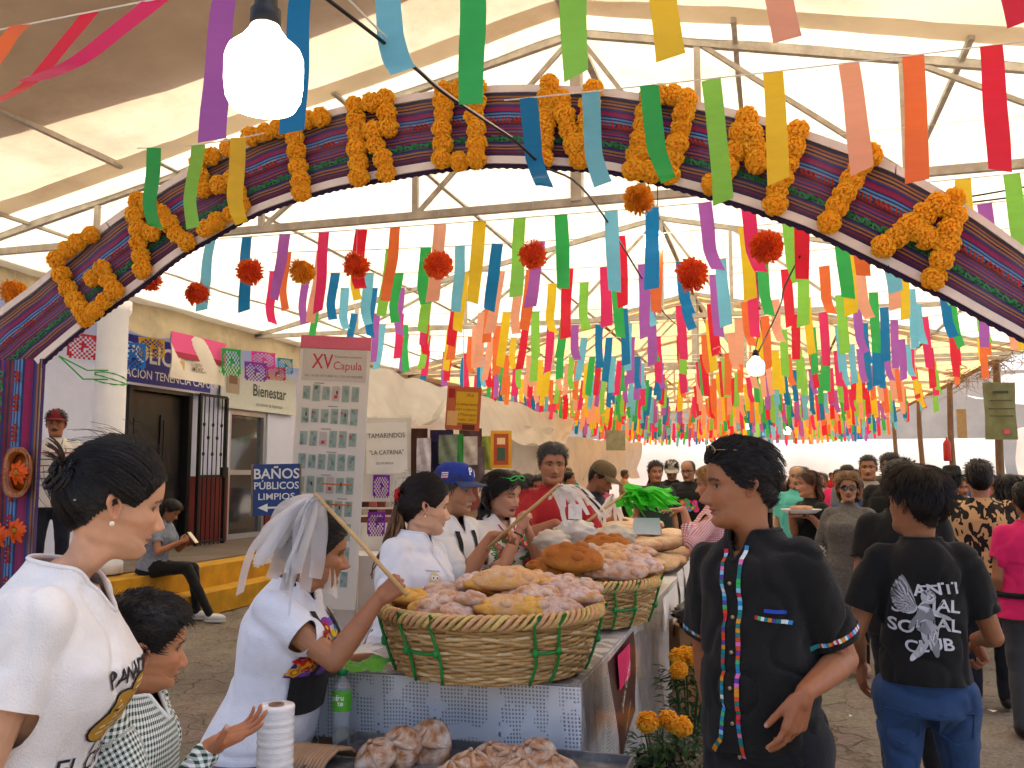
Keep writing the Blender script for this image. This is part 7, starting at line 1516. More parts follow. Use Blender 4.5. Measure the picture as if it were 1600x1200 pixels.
# ---- 10 boy in the black printed t-shirt, from behind
P = make_person(gp(1432, 3.32), hd(1430, 4), 1.62, 'boy in black t-shirt with white back print, seen from behind', fp=dict(fem=.3, nose=.85, child=.0), tone='#9c6644', head=(44, -4, 0), hs=1.04, girth=.80, lean=1, sh=.90,
    arms={'L': dict(w=at_d(1345, 1030, 3.50), world=True, pole=(-.3, -1, 0), hand='relaxed', d=-UPV+IR*.02, n=IR, dw=True), 'R': dict(w=at_d(1524, 998, 3.46), world=True, pole=(.3, -1, -.2), hand='grip', d=-UPV+IR*.35, n=-IR, dw=True)})
shirt(P, BT, .66, ease=.018, hem=.004, seed=35, srad=1.26, amp=.010, vox=.008, flare=.05); B10 = P; collar_ring(P, BT, r=.006)
trousers(P, JEAN, wide=1.08, top=.05, feet=[(.075*1.62, .10, .05*1.62), (-.06*1.62, -.12, .05*1.62)], amp=.009, vox=.009); shoes(P, M('white_sneaker', '#dcdcdc', .6, .05)); finish_body(P)
hair_cap(P, HB, line=[(0, .064), (48, .052), (70, .03), (90, .018), (110, .01), (140, -.01), (180, -.02)], thick=.020, col=hx('#160d0a'), n=2400, length=.05, flow='down', lift=.12, seed=26, top_extra=.008, width=.003)
q_ = hair_cap(P, HB, thick=.003, col=hx('#1a100c'), n=900, length=.012, flow='down', lift=.1, seed=27, width=.002, name='hair_fade')
Ti = P.T; Ub, Vb = Ti.to_3x3() @ Vector((1, 0, 0)), Ti.to_3x3() @ Vector((0, 0, 1)); Ob = Ti @ Vector((0, -.10*P.H, .155*P.H)); wi = hx('#d4d4d8'); pol = []
for tx, x0, z0, sz in (('ANTI', .040, .088, .058), ('SOCIAL', .0, .026, .058), ('SOCIAL', .0, -.040, .062), ('CLUB', .005, -.108, .058)):
    vs_, fs = text_geo(tx, sz, .022, 1.12); pol.append(([(u+x0+.010*math.sin((v+z0)*40)*.5, v+z0+.006*math.sin(u*30)) for u, v in vs_], fs, wi))
decal(P, 'back_lettering', pol, Ob, Ub, Vb, INK, off=.003, maxd=.3); pol = []; rg = random.Random(3)    # winged figure drawn in greys
gy_ = [hx(c) for c in ('#8a8a8e', '#b8b8bc', '#56565a', '#d8d8dc')]
for k in range(22): a = 1.9+.075*k; L_ = .105*(1-.03*k); pol.append((*disc2d((-.03+L_*.6*math.cos(a), .02+L_*.6*math.sin(a)), L_*.5, 12, 1, .16+.04*math.sin(k), 0), gy_[k % 4])); vs_ = pol[-1][0]; c0 = vs_[0]; pol[-1] = ([(c0[0]+(u-c0[0])*math.cos(a)-(v-c0[1])*math.sin(a), c0[1]+(u-c0[0])*math.sin(a)+(v-c0[1])*math.cos(a)) for u, v in vs_], pol[-1][1], pol[-1][2])
def limb(a, b, w, c): L_ = math.hypot(b[0]-a[0], b[1]-a[1])/2; t = math.atan2(b[1]-a[1], b[0]-a[0]); m = ((a[0]+b[0])/2, (a[1]+b[1])/2); pol.append(([(m[0]+(u*math.cos(t)-v*math.sin(t)), m[1]+(u*math.sin(t)+v*math.cos(t))) for u, v in disc2d((0, 0), 1, 12, L_*1.1, w/2)[0]], disc2d((0, 0), 1, 12)[1], gy_[c]))
for (a, b, w, c) in (((.01, -.07), (-.03, -.14), .024, 1), ((.02, -.07), (.032, -.135), .022, 0), ((-.028, -.13), (-.05, -.158), .016, 3), ((-.015, .025), (.05, .0), .018, 3), ((.045, .004), (.08, -.012), .012, 1), ((-.02, .0), (-.05, -.045), .016, 0)): limb(a, b, w, c)
pol += [(*disc2d((.0, -.015), .034, 14, .75, 1.35, .2), gy_[0]), (*disc2d((.012, -.06), .038, 14, .8, 1.1, .3, 5, .08), gy_[1]), (*disc2d((.012, .062), .021, 12), gy_[1]), (*disc2d((.012, .070), .020, 10, 1.1, .8, lobes=5, amp=.1), gy_[2]), (*disc2d((.018, .060), .012, 10), gy_[3])]
for k in range(26): p = (rg.uniform(-.03, .03), rg.uniform(-.10, .03)); pol.append((*strip2d(p, (p[0]+rg.uniform(-.012, .012), p[1]-rg.uniform(.01, .03)), .004, 2), gy_[rg.choice((2, 2, 3, 0))]))
pol.append((*strip2d((-.012, .098), (.042, .104), .006, 4), gy_[3]))
decal(P, 'winged_figure_print', pol, Ob, Ub, Vb, INK, off=.0045, maxd=.3)
for sx_ in (-1, 1):                                     # jeans pockets
    q = MB(); zz = P.hip-.085*P.H; xx = sx_*.055*P.H
    ring = [Vector((xx+dx, -.5, zz+dz)) for dx, dz in ((-.055, .055), (.055, .055), (.055, -.035), (0, -.065), (-.055, -.035))]
    tb = [o for o in P.root.children if o.name.startswith('trousers')][0]; bv = BVHTree.FromPolygons([v.co for v in tb.data.vertices], [tuple(p.vertices) for p in tb.data.polygons]); rr = []
    for p in ring: h = bv.ray_cast(p, Vector((0, 1, 0)), 1); rr.append((h[0] if h[0] else p+Vector((0, .4, 0)))-Vector((0, .006, 0)))
    q.add(rr, [(0, 4, 3, 2, 1)]); q.tube(rr+[rr[0]], .0022, 4); q.build('back_pocket', JEAN, P.root, local=True)

# ---- 11 people of the middle distance
def mid(px, d, top, rel, label, tone='#a06c4c', shirtm=BT, female=False, hair='short', hcol=BLACKH, sleeve=.6, lod=1, head=(0, 0, 0), arms=None, girth=1.05, trm=DTR, fp=None, lean=0, legs=True, seed=0, group='people in the middle distance', thick=None, pos=None, H=None):
    H = H or CAM_H+(740-top)*d/F_PX-.015; P = make_person(pos if pos is not None else gp(px, d), hd(px, rel), H, label, fp=fp or {}, tone=tone, female=female, lod=lod, head=head, arms=arms, girth=girth, lean=lean, group=group)
    shirt(P, shirtm, sleeve, hem=-.06, seed=seed+px*.1, ease=.014, srad=1.3)
    if legs: trousers(P, trm); shoes(P, M('dark_shoe', '#1a1614', .5, .1))
    finish_body(P)
    if hair == 'short': hair_cap(P, HB, thick=thick or .012, col=hcol, n=500 if lod == 1 else 60, length=.035, flow='back', lift=.3, seed=int(px), width=.005 if lod else .003, top_extra=.008)
    elif hair == 'long':
        hair_cap(P, HB, thick=.014, col=hcol, n=400 if lod == 1 else 60, length=.09, flow='part', lift=.1, seed=int(px), width=.006)
        locks(P, HB, [(.074*math.sin(a), -.03-.07*abs(math.cos(a*.5)), .02+.02*math.cos(3*a)) for a in np.linspace(-1.75, 1.75, 22 if lod == 1 else 12)], .26, r=.018, wave=.012, col=hcol, name='long_hair', spread=.02)
    elif hair == 'bald': hair_cap(P, HB, line=[(0, .2), (60, .1), (80, .0), (120, -.05), (180, -.07)], thick=.004, col=hcol, n=150, length=.015, flow='down', seed=3)
    elif hair == 'bob':
        hair_cap(P, HB, thick=.022, col=hcol, n=600, length=.06, flow='part', lift=.15, seed=int(px), width=.006, top_extra=.012); locks(P, HB, [(.080*math.sin(a), -.02-.08*abs(math.cos(a*.5)), .0) for a in np.linspace(-1.6, 1.6, 24)], .10, r=.022, wave=.010, col=hcol, name='bobbed_hair', spread=.02)
    return P
PG = check_mat('pink_gingham', '#f0e6e8', '#c83a5a', .016)
Pb = mid(1116, 6.7, 726, 88, 'blond woman in pink gingham shirt reaching for bread', '#c08a6c', PG, True, 'bob', BLONDH, 1.55, head=(0, 8, 0), arms={'L': dict(w=at_d(1068, 796, 6.5), world=True, pole=(-.2, -.5, -1), hand='open', d=-IR, n=(0, 0, -1), dw=True), 'R': dict(w=(.25, .1, .8))}, girth=1.15, trm=JEAN)
Pw = mid(1266, 8.0, 731, 128, 'woman with long reddish-brown hair carrying a white tray of food', '#b98262', BT, True, 'long', hx('#4a2a18'), .7, head=(-18, 4, 0), arms={'R': dict(w=at_d(1236, 806, 7.75), world=True, hand='flat', d=IR*.3-IA, n=UPV, dw=True, pole=(.5, -.4, -1)), 'L': dict(w=at_d(1268, 808, 7.7), world=True, hand='flat', d=-IR, n=UPV, dw=True, pole=(-.5, -.4, -1))}, girth=1.15)
c = at_d(1252, 799, 7.72); q = MB(); q.lathe([(.001, -.01), (.10, -.01), (.14, .02), (.145, .02), (.10, -.015)], 24, c, caps=False, sx=1.2); fo = tag(q.build('food_tray', M('foam_white', '#eeeae2', .7, .05), smooth=True), 'white tray of food carried by the woman with reddish-brown hair', 'tray')
for k in range(6): q = MB(); q.ell(c+Vector((.05*math.cos(k), .05*math.sin(k*1.7), .03)), (.05, .03, .02), 10, 6); q.build('food_piece', M('fried_food', '#c89878', .7, .2, 20), fo, smooth=True)
Ps = mid(1324, 7.4, 736, 182, 'woman with short blond-brown hair, dark sunglasses and grey dress', '#b08060', M('grey_knit', '#6a6660', .9, .35, 60, bump=.5, bscale=90), True, 'bob', hx('#7a5634'), .9, girth=1.15, legs=False, arms={'L': dict(w=(-.18, .22, 1.05), hand='grip', pole=(-.6, -.3, -1)), 'R': dict(w=(.24, .05, .78))})
q = MB(); H_ = Ps.H; q.grid(lambda u, v: Vector((math.sin(u*6.283)*(.122-.008*v)*H_, math.cos(u*6.283)*(.10-.006*v)*H_, Ps.hip-.03*H_-.24*H_*v)), 30, 6); q.build('skirt', M('grey_knit'), Ps.root, True, True)
q = MB()
for sd in (-1, 1): capsule(q, (sd*.05*H_, 0, .30*H_), (sd*.05*H_, 0, .05*H_), .032*H_, .024*H_); 
q.build('lower_legs', SKIN, Ps.root, True, True); q.c = [hx('#b08060')]*len(q.v)
Ps.feet = [(Vector((.05*H_, 0, .05*H_)), None), (Vector((-.05*H_, 0, .05*H_)), None)]; shoes(Ps, M('beige_shoe', '#b89a80', .5, .1))
specs(Ps, BLK, M('black_lens', '#0a0a0c', .05, 0, coat=1), y=.108, r=.003, w=.026, h=.021)
# patterned tote bag hanging at the tray woman's side
c = at_d(1304, 858, 7.45); t = empty('tote_bag', Vector((c.x, c.y, .0)), YAW, 'white tote bag with small black pattern beside the tray woman', 'bag'); q = MB()
q.grid(lambda u, v: Vector(((u-.5)*(.27-.02*v), -.05-.02*math.sin(u*3.1), c.z-.13+.25*v)), 8, 6); q.grid(lambda u, v: Vector(((u-.5)*(.27-.02*v), .05+.02*math.sin(u*3.1), c.z-.13+.25*v)), 8, 6, flip=True)
for s_ in (0, 1): q.grid(lambda u, v: Vector(((s_-.5)*(.27-.02*v), -.05+.10*u, c.z-.13+.25*v)), 2, 6)
q.grid(lambda u, v: Vector(((u-.5)*.27, -.05+.1*v, c.z-.13)), 4, 2)
q.build('bag_body', check_mat('tote_pattern_base', '#e0dcd0', '#e0dcd0'), t, local=True)
q = MB()
for i in range(15):
    for j in range(13):
        if (i+j) % 2 == 0: q.box(((i-7)*.0165, -.074+.0016*abs(i-7), c.z-.12+j*.0185), (.011, .002, .012))
q.build('bag_pattern', M('black_print', '#1a1a1a', .8, 0), t, local=True)['kind'] = 'stuff'
for y_ in (-.05, .05): q = MB(); q.tube([Vector((.09*math.cos(a), y_, c.z+.11+.20*math.sin(a))) for a in np.linspace(0, math.pi, 14)], .008, 6); q.build('bag_handle', M('bag_strap', '#8a8278', .8, .1), t, True, True)
mid(1357, 9.6, 709, 178, 'tall man in beige shirt facing the camera in the aisle', '#a87452', cloth('beige_shirt', '#a89c8c'), fp=dict(fat=.6), girth=1.25, thick=.004)
mid(1392, 8.6, 706, 176, 'dark-haired man behind the boy in black', '#b08060', BT, girth=1.1)
mid(1407, 4.85, 716, 3, 'person in plain black shirt walking just ahead of the boy', '#9a6444', BT, head=(0, 0, 0), girth=1.15, thick=.022)
BIEG = blotch_mat('black_beige_pattern', '#0e0c0a', '#c8a272')
Pp = mid(1530, 6.3, 716, 2, 'man in black and beige patterned shirt and black cap, from behind', '#a87858', BIEG, sleeve=.75, girth=1.25, trm=cloth('dark_denim', '#141c2c'), head=(4, 0, 0)); cap(Pp, BT, BT)
Pk = mid(1602, 5.6, 748, 10, 'woman in bright pink t-shirt at the right edge, from behind', '#a06a48', PINK, True, 'short', BLACKH, .55, girth=1.2, trm=cloth('grey_trousers', '#44474c'))
q = MB(); q.tube([Pk.T @ Vector((math.sin(a)*.118*Pk.H*1.2, math.cos(a)*.1*Pk.H*1.12, .03*Pk.H)) for a in np.linspace(0, 6.283, 30, endpoint=False)], .010, 6, closed=True, flat=1.8); q.build('apron_tie', APR, Pk.root, True, True)
Ph = mid(1487, 8.4, 728, 0, 'man in black cowboy hat seen from behind', '#9a6444', BT, H=1.66)
def hat(P, mat, brim=.17):
    q = MB(); prof = [(.001, .155), (.05, .150), (.075, .14), (.088, .10), (.094, .045)]; vs_ = []
    q.lathe([(r_*.95, z) for r_, z in prof], 24, caps=False, sy=1.18); q.grid(lambda u, v: Vector(((.09+(brim-.09)*v)*math.sin(u*6.283), (.108+(brim-.09)*v)*math.cos(u*6.283), .045+.05*v*v*math.sin(u*6.283)**2)), 36, 4)
    q.v = [tuple(v) for v in P.pose(np.array(q.v)+np.array([0, -.005, 0]), True)]; return q.build('cowboy_hat', mat, P.root, True, True)
hat(Ph, M('black_felt', '#0e0d0d', .85, .1, 30))
mid(1462, 7.0, 770, 10, 'older woman with grey tied-back hair in the aisle', '#a87454', cloth('pale_blouse', '#c8c8d0'), True, 'short', hx('#6a6460'), H=1.47)
mid(1572, 8.2, 735, -15, 'woman with long dark hair near the right edge', '#9a6444', NAVY, True, 'long', BLACKH, H=1.6)
mid(1246, 9.4, 724, 170, 'balding man in teal shirt behind the tray woman', '#b08464', cloth('teal_shirt', '#58b8a8'), hair='bald', hcol=hx('#6a5a50'))
Pg = mid(1077, 11.2, 716, 176, 'bald man with glasses in black t-shirt with bright print', '#a87656', BT, hair='bald', girth=1.15, head=(-15, 10, 0)); specs(Pg, BLK, M('clear_lens', '#c8d0d0', .05, 0, alpha=.2), y=.106, r=.0022, w=.022, h=.015)
decal(Pg, 'shirt_print', [(*disc2d((rng.uniform(-.09, .09), rng.uniform(-.06, .06)), rng.uniform(.015, .035), 8), hx(rng.choice(['#f0d020', '#e04080', '#30b0e0', '#40c040', '#f07020']))) for k in range(22)], Pg.T @ Vector((0, .1*Pg.H, .16*Pg.H)), Pg.T.to_3x3() @ Vector((-1, 0, 0)), Pg.T.to_3x3() @ Vector((0, 0, 1)), INK, off=.006)
Pc = mid(1050, 12.2, 716, 178, 'man in light grey cap and black t-shirt at the far end of the table', '#a87656', BT, head=(0, 22, 0)); cap(Pc, M('light_grey_cap', '#b0a898', .8, .08), M('light_grey_cap'))
mid(1024, 10.8, 719, -165, 'dark-haired man behind the green fly whisk', '#a06c4c', cloth('dark_green_shirt', '#20302a'))
for k, (px, d, top, rel, lab) in enumerate([(806, 9.6, 722, 40, 'girl in pink t-shirt, leftmost of the pink group at the back stall'), (822, 9.9, 714, -60, 'girl in pink t-shirt, middle of the pink group at the back stall'), (845, 9.4, 724, 160, 'girl in pink t-shirt, rightmost of the pink group at the back stall')]):
    mid(px, d, top, rel, lab, '#9a6040', PINK, True, 'short', BLACKH, .6, group='helpers in pink at the back stall', H=1.58, thick=.02)
# man with red cap on the porch
Pr = mid(84, 8.45, 632, 172, 'moustached man in red cap and striped polo standing on the porch', '#a06848', None or cloth('striped_polo_base', '#d8d2c8'), fp=dict(moustache='#1a1210', age=.6), pos=None, H=1.70, trm=cloth('navy_trousers', '#161a2a'))
Pr.root.location.z = .50; cap(Pr, M('maroon_cap', '#7a1420', .8, .1), M('maroon_cap'), brim=.06)
for z_, c_ in ((.235, '#b02030'), (.20, '#404048'), (.165, '#b02030'), (.13, '#606068'), (.095, '#404048'), (.06, '#606068')): decal(Pr, 'shirt_stripe', [(*strip2d((-.18, 0), (.18, 0), .010, 16), hx(c_))], Pr.T @ Vector((0, .1*Pr.H, z_*Pr.H)), Pr.T.to_3x3() @ Vector((-1, 0, 0)), Pr.T.to_3x3() @ Vector((0, 0, 1)), INK)
# woman sitting on the porch step with a phone
sp_ = at_x(262, 850, -6.75); Pz = make_person(Vector((-6.62, at_x(240, 860, -6.62).y, 0)), -80, 1.6, 'woman sitting on the yellow step with phone and black leggings', tone='#a87454', female=True, lod=1, hipz=.60, lean=12, head=(0, 25, 0), group=None, arms={'R': dict(w=(.12, .36, .86), hand='grip', pole=(.6, -.3, -1)), 'L': dict(w=(-.08, .36, .86), hand='grip', pole=(-.6, -.3, -1))})
shirt(Pz, cloth('blue_print_blouse', '#8a94a8', var=.4, scale=60), .6, hem=-.03); H_ = 1.6
trousers(Pz, cloth('black_leggings', '#0c0c10'), feet=[(.10, .72, .09), (-.05, .50, .09)], knee=[(.10, .44, .58), (-.10, .42, .56)]); shoes(Pz, M('white_sneaker'), M('white_sneaker')); finish_body(Pz); hair_cap(Pz, HB, thick=.015, col=BLACKH, n=500, length=.06, flow='part', seed=5); locks(Pz, HB, [(.07*math.sin(a), -.05-.05*abs(math.cos(a*.5)), .0) for a in np.linspace(-1.6, 1.6, 20)], .28, r=.018, col=BLACKH, name='long_hair')
q = MB(); q.box((.02, .46, .90), (.075, .008, .15), rot=Matrix.Rotation(R(40), 3, 'X')); ph = q.build('smartphone', M('phone_case', '#e8dcc8', .4, .02), None, local=True); tag(ph, 'pale smartphone in the hands of the woman on the step', 'phone'); ph.location = Pz.root.location; ph.rotation_euler = Pz.root.rotation_euler
# ================================================================== STALLS, SIGNS AND THE CROWD
def frame_at(c, w, h, yaw=None, tilt=0):
    """right and up vectors of a board at c turned to the camera (or by yaw)"""
    y = YAW if yaw is None else yaw; U = Vector((math.cos(y), math.sin(y), 0)); V = Vector((0, 0, 1)); U = U*math.cos(tilt)+V*math.sin(tilt); V = U.cross(Vector((math.sin(y), -math.cos(y), 0)))*-1; return U, (V if V.z > 0 else -V)
def board(name, c, w, h, mat, label, cat, yaw=None, tilt=0, th=.012, grp=None, wavy=0.0):
    U, V = frame_at(c, w, h, yaw, tilt); N_ = U.cross(V); q = MB(); c = Vector(c)
    for s_ in (0, 1): q.grid(lambda u, v: c+U*(u-.5)*w+V*(v-.5)*h+N_*(wavy*math.sin(u*9+v*4)*math.sin(v*3)-th*s_), 10 if wavy else 1, 10 if wavy else 1, flip=s_ == 1)
    if not wavy:
        co = [c+U*a*w/2+V*b*h/2 for a, b in ((-1, -1), (1, -1), (1, 1), (-1, 1))]; q.add(co+[p-N_*th for p in co], [(0, 4, 5, 1), (1, 5, 6, 2), (2, 6, 7, 3), (3, 7, 4, 0)])
    return tag(q.build(name, mat, smooth=bool(wavy)), label, cat, grp), U, V
def bprint(o, name, U, V, c, items, off=.004):
    """flat print on a board: rectangles (x, y, w, h, colour) and texts (text, x, y, size, colour, bold)"""
    q = MB(); N_ = U.cross(V); c = Vector(c)
    for it in items:
        if isinstance(it[0], str): put_text(q, it[0], c+U*it[1]+V*it[2], U, V, it[3], 0, hx(it[4]), it[5] if len(it) > 5 else 0, it[6] if len(it) > 6 else 1.0, off=off+.0012)
        else:
            x, y, w, h, col = it[:5]; off2 = off+(it[5] if len(it) > 5 else 0); q.add([c+U*(x+a*w/2)+V*(y+b*h/2)+N_*off2 for a, b in ((-1, -1), (1, -1), (1, 1), (-1, 1))], [(0, 1, 2, 3)], 0, hx(col))
    r = q.build(name, INK, o); r['kind'] = 'stuff'; return r
def cord_up(o, c, dz, to=1.3): q = MB(); c = Vector(c); q.tube([c+Vector((0, 0, dz)), (c.x, c.y, min(c.z+dz+to, roof_z(c.x)-.05))], .004, 4); q.build('hanging_cord', ROPE, o)
# map banner
c = at_d(512, 735, 8.0); W_, H_ = .64, 2.42; o, U, V = board('map_banner', c, W_, H_, M('banner_vinyl', '#e6e2dc', .5, .04, 3), 'tall printed banner with street map and pink header behind the older woman', 'banner', tilt=-.045)
it = [(0, H_/2-.06, W_-.004, .12, '#e0708a'), (0, H_/2-.26, W_-.06, .30, '#cfcac4'), ('XV', -.11, H_/2-.24, .19, '#c8384e', .006, .75), ('Capula', .12, H_/2-.27, .105, '#c8384e', 0, .9), ('DEL 18 DE OCTUBRE AL 5 DE NOVIEMBRE', .0, H_/2-.365, .028, '#6a6460', 0), ('Encuentro artesanal', .12, H_/2-.185, .03, '#8a5a5a')]
rg = random.Random(2)
for r_ in range(9):
    y = H_/2-.52-r_*.205
    for k in range(6):
        x = -.235+k*.088; h = rg.choice([.12, .135, .15]); park = (r_, k) in ((0, 3), (2, 2), (4, 3)); it.append((x, y, .066, h, '#c4c0bc' if park else '#9fb4ae'))
        if not park:
            for j in range(4): it.append((x+rg.uniform(-.02, .02), y+rg.uniform(-.4, .4)*h, .022, .03, rg.choice(['#7f9a94', '#8fa6a0']), .001))
        else: it.append((x, y-.03, .03, .03, '#d03848', .001))
        if rg.random() < .25: it.append((x+.01, y+.01, .013, .03, '#303030', .002))
        if rg.random() < .16: it.append((x-.02, y+.03, .016, .02, '#d03848', .002))
    it.append((rg.uniform(-.15, .15), y+.088, .09, .008, '#908a84'))
for y in (-.02, -.20, -.43): it.append((.09, y-.10, .28, .014, '#e07830', .001))
bprint(o, 'printed_map', U, V, c, it)
for s_ in (-1, 1): q = MB(); p = c+U*s_*W_*.42-U.cross(V)*.03; q.bar((p.x, p.y, 0), (p.x, p.y, c.z+H_*.45), .025); q.build('banner_stand', STEEL, o)
# public toilets sign
c = at_d(432, 765, 7.3); o, U, V = board('toilet_sign', c, .40, .415, M('sign_blue', '#173f82', .45, .08, 20), 'blue sign reading BAÑOS PÚBLICOS LIMPIOS with arrow to the left', 'sign', tilt=.02)
bprint(o, 'sign_lettering', U, V, c, [('BAÑOS', 0, .125, .115, '#f0f0f0', .02), ('PÚBLICOS', .0, .03, .082, '#f0f0f0', .016), ('LIMPIOS', 0, -.058, .074, '#f0f0f0', .01, 1.15), (.02, -.145, .22, .016, '#f0f0f0')]); q = MB(); N_ = U.cross(V)
q.add([c+U*a+V*b+N_*.006 for a, b in ((-.15, -.145), (-.07, -.11), (-.07, -.18))], [(0, 2, 1)]); q.build('sign_arrow', M('white_ink'), o)
for s_ in (-1, 1): q = MB(); q.bar(c+U*s_*.198+V*-.207+N_*.006, c+U*s_*.198+V*.207+N_*.006, .012); q.build('sign_edge', M('worn_edge', '#8a7a60', .7, .3, 20), o)
q = MB(); q.bar((c.x, c.y+.03, 0), (c.x, c.y+.03, c.z+.2), .04); q.build('sign_post', WOODP, o)
# tamarind sweets stall
WB = M('white_board', '#dedad6', .7, .06, 3); c = at_d(600, 790, 8.9)
o, U, V = board('stall_backboard', c, .52, 1.75, WB, 'white back panel of the sweets stall beside the map banner', 'panel', wavy=.02)
c = at_d(604, 700, 8.8); o, U, V = board('handwritten_sign', c, .40, .50, M('printer_paper'), 'handwritten paper sign for tamarind sweets on the white panel', 'sign', tilt=.03)
bprint(o, 'handwriting', U, V, c, [('TAMARINDOS', 0, .12, .068, '#3a3638', 0, .85), ('"LA CATRINA"', 0, -.045, .062, '#3a3638', 0, .85), ('DE MORELIA', -.02, -.15, .030, '#6a6668')])
q = MB(); c = at_d(600, 915, 8.5); q.box((c.x, c.y, .42), (.8, .5, .84)); tag(q.build('sweets_table', M('stall_cloth', '#d4d0d2', .85, .08, 6)), 'cloth-covered table of the sweets stall behind the girl in white', 'table')
for k in range(14): q = MB(); px = 572+(k % 5)*13; cc = at_d(px, 812-12*(k//5), 8.45); q.box(cc, (.075, .09, .05)); tag(q.build('sweets_box', M('sweet_%d' % (k % 4), ['#7a3a2a', '#c8b8a0', '#4a2018', '#b86a5a'][k % 4], .4, .2, 30)), 'small box of sweets, %s in the stack behind the girl in white' % ORD[k], 'box', 'boxes on the sweets stall')
PUR = M('purple_tissue', '#7a2aa8', .7, .1, transl=.3)
def picado(c, w, h, mat, label, yaw=None, seed=0, grp='papel picado sheets'):
    rg = random.Random(seed); U, V = frame_at(c, w, h, yaw); q = MB(); nx, ny = 13, 11; c = Vector(c)
    for i in range(nx):
        for j in range(ny):
            r_ = math.hypot((i-6)/6, (j-5)/5); hole = (j < 10) and (((i+j) % 2 == 0 and .35 < r_ < .95 and j > 0) or (j == 0 and i % 2 == 0) or (r_ < .3 and (i*j) % 3 == 1))
            if hole: continue
            P_ = lambda a, b: c+U*((a/nx-.5)*w)+V*((b/ny-1)*h)+U.cross(V)*.012*math.sin(a*.6+b*.4)
            q.add([P_(i, j), P_(i+1, j), P_(i+1, j+1), P_(i, j+1)], [(0, 1, 2, 3)])
    o = q.build('papel_picado', mat, None); return tag(o, label, 'paper banner', grp)
picado(at_d(596, 742, 8.6), .16, .22, PUR, 'purple cut-paper sheet on the sweets stall, upper one', seed=3); picado(at_d(588, 800, 8.2), .16, .22, PUR, 'purple cut-paper sheet on the sweets stall front, lower one', seed=4)
tissue = lambda n, c_: M('tissue_'+n, c_, .7, .08, 6, transl=.45)
for k, (px, py, w, h, n_, c_) in enumerate([(130, 522, .36, .36, 'red', '#b8283a'), (205, 535, .4, .42, 'blue', '#1a6ac0'), (238, 528, .36, .32, 'mustard', '#b8902a'), (362, 545, .32, .50, 'green', '#2aa850'), (400, 566, .40, .36, 'purple2', '#7a3ab0'), (412, 550, .44, .32, 'magenta', '#d840a0'), (432, 574, .36, .26, 'red', '#b8283a'), (446, 560, .30, .32, 'sea', '#1888b0')]):
    p = at_x(px, py, -7.55); picado(p, w*.95, h*.8, tissue(n_, c_), n_.rstrip('2')+' cut-paper sheet hung along the porch, '+ORD[k]+' from the left', yaw=R(90) if False else R(62), seed=k+10, grp='cut-paper sheets along the porch')
# police sign, government banner, welfare sign
def wall_sign(px0, px1, pyc, hpx, X, mat, label, its, cat='sign', wavy=0, dz=0):
    a, b = at_x(px0, pyc, X), at_x(px1, pyc, X); w = (b-a).length; d = proj((a+b)/2)[2]; h = hpx*d/F_PX; c = Vector((X, (a.y+b.y)/2, (a.z+b.z)/2+dz)); o, U, V = board('wall_sign', c, abs(b.y-a.y), h, mat, label, cat, yaw=R(90), wavy=wavy); w = abs(b.y-a.y)
    bprint(o, 'sign_lettering', U, V, c, [(i[0], i[1]*w, i[2]*h, i[3]*h, *i[4:]) if isinstance(i[0], str) else (i[0]*w, i[1]*h, i[2]*w, i[3]*h, *i[4:]) for i in its]); return o
wall_sign(190, 330, 572, 74, BX+.08, M('police_blue', '#2f2f9c', .5, .06), 'blue police station sign above the black door', [('POLICÍA', -.14, .14, .52, '#f4f4f8', .02), ('MUNICIPAL', .30, .14, .3, '#f4f4f8', .02), ('ESTACIÓN TENENCIA CAPULA', 0, -.27, .25, '#f4f4f8', .01), (0, -.475, 1, .05, '#d8d8e8')])
wall_sign(345, 462, 612, 62, BX+.08, M('welfare_white', '#d4dad8', .6, .05), 'pale sign reading Bienestar above the glazed door', [('Bienestar', .12, .0, .42, '#4a5a58', .012), ('secretaría de bienestar', .12, -.33, .14, '#7a8a88'), (-.36, .05, .16, .4, '#b8a898'), (-.36, .18, .1, .2, '#8a6a58', .002)])
wall_sign(266, 352, 562, 70, -7.7, M('gov_banner', '#e4dcd2', .6, .05, 4), 'white and pink government banner hung before the police sign', [(0, .24, 1, .52, '#e85a98'), (-.32, -.2, .13, .2, '#c8a878'), ('GOBIERNO DE', .02, -.13, .10, '#7a6a5a'), ('MÉXICO', .02, -.24, .15, '#7a6a5a', .01), (.36, -.3, .08, .28, '#4a3a30'), (0, .02, .96, .12, '#a83048', .001)], 'banner', .03)
# sagging white plastic over the left stalls
TW = M('dusty_white_tarp', '#d2ccc4', .55, .12, 2, bump=.4, bscale=6, transl=.35, dirt=.3, dirtcol='#9a8c7c', coat=.2)
def sheet(label, A, B, C_, D, fold=.10, n=44, mat=TW, seed=1, name='tarp_sheet', m=14):
    q = MB(); q.grid(lambda u, v: (A*(1-u)+B*u)*(1-v)+(D*(1-u)+C_*u)*v+Vector((fold*mnoise.noise((u*5+seed, v*2, 0)), fold*mnoise.noise((u*4, v*3+seed, 4)), fold*1.2*mnoise.noise((u*6+seed, v*2.2, 9))-.25*math.sin(math.pi*v)*math.sin(math.pi*u))), n, m); return tag(q.build(name, mat, smooth=True), label, 'tarpaulin')
sheet('sagging white plastic roof of the sweets stall, left part', at_d(556, 566, 10.8), at_d(712, 610, 14), at_d(700, 660, 10.5), at_d(556, 655, 9.3), seed=2)
sheet('sagging white plastic over the stalls behind the man in red', at_d(705, 606, 14), at_d(900, 655, 22), at_d(880, 705, 18), at_d(690, 665, 11), seed=5)
sheet('hanging white plastic side wall behind the man in red', at_d(752, 655, 14.5), at_d(865, 672, 19), at_d(862, 770, 18.5), at_d(752, 790, 14), seed=7, fold=.16)
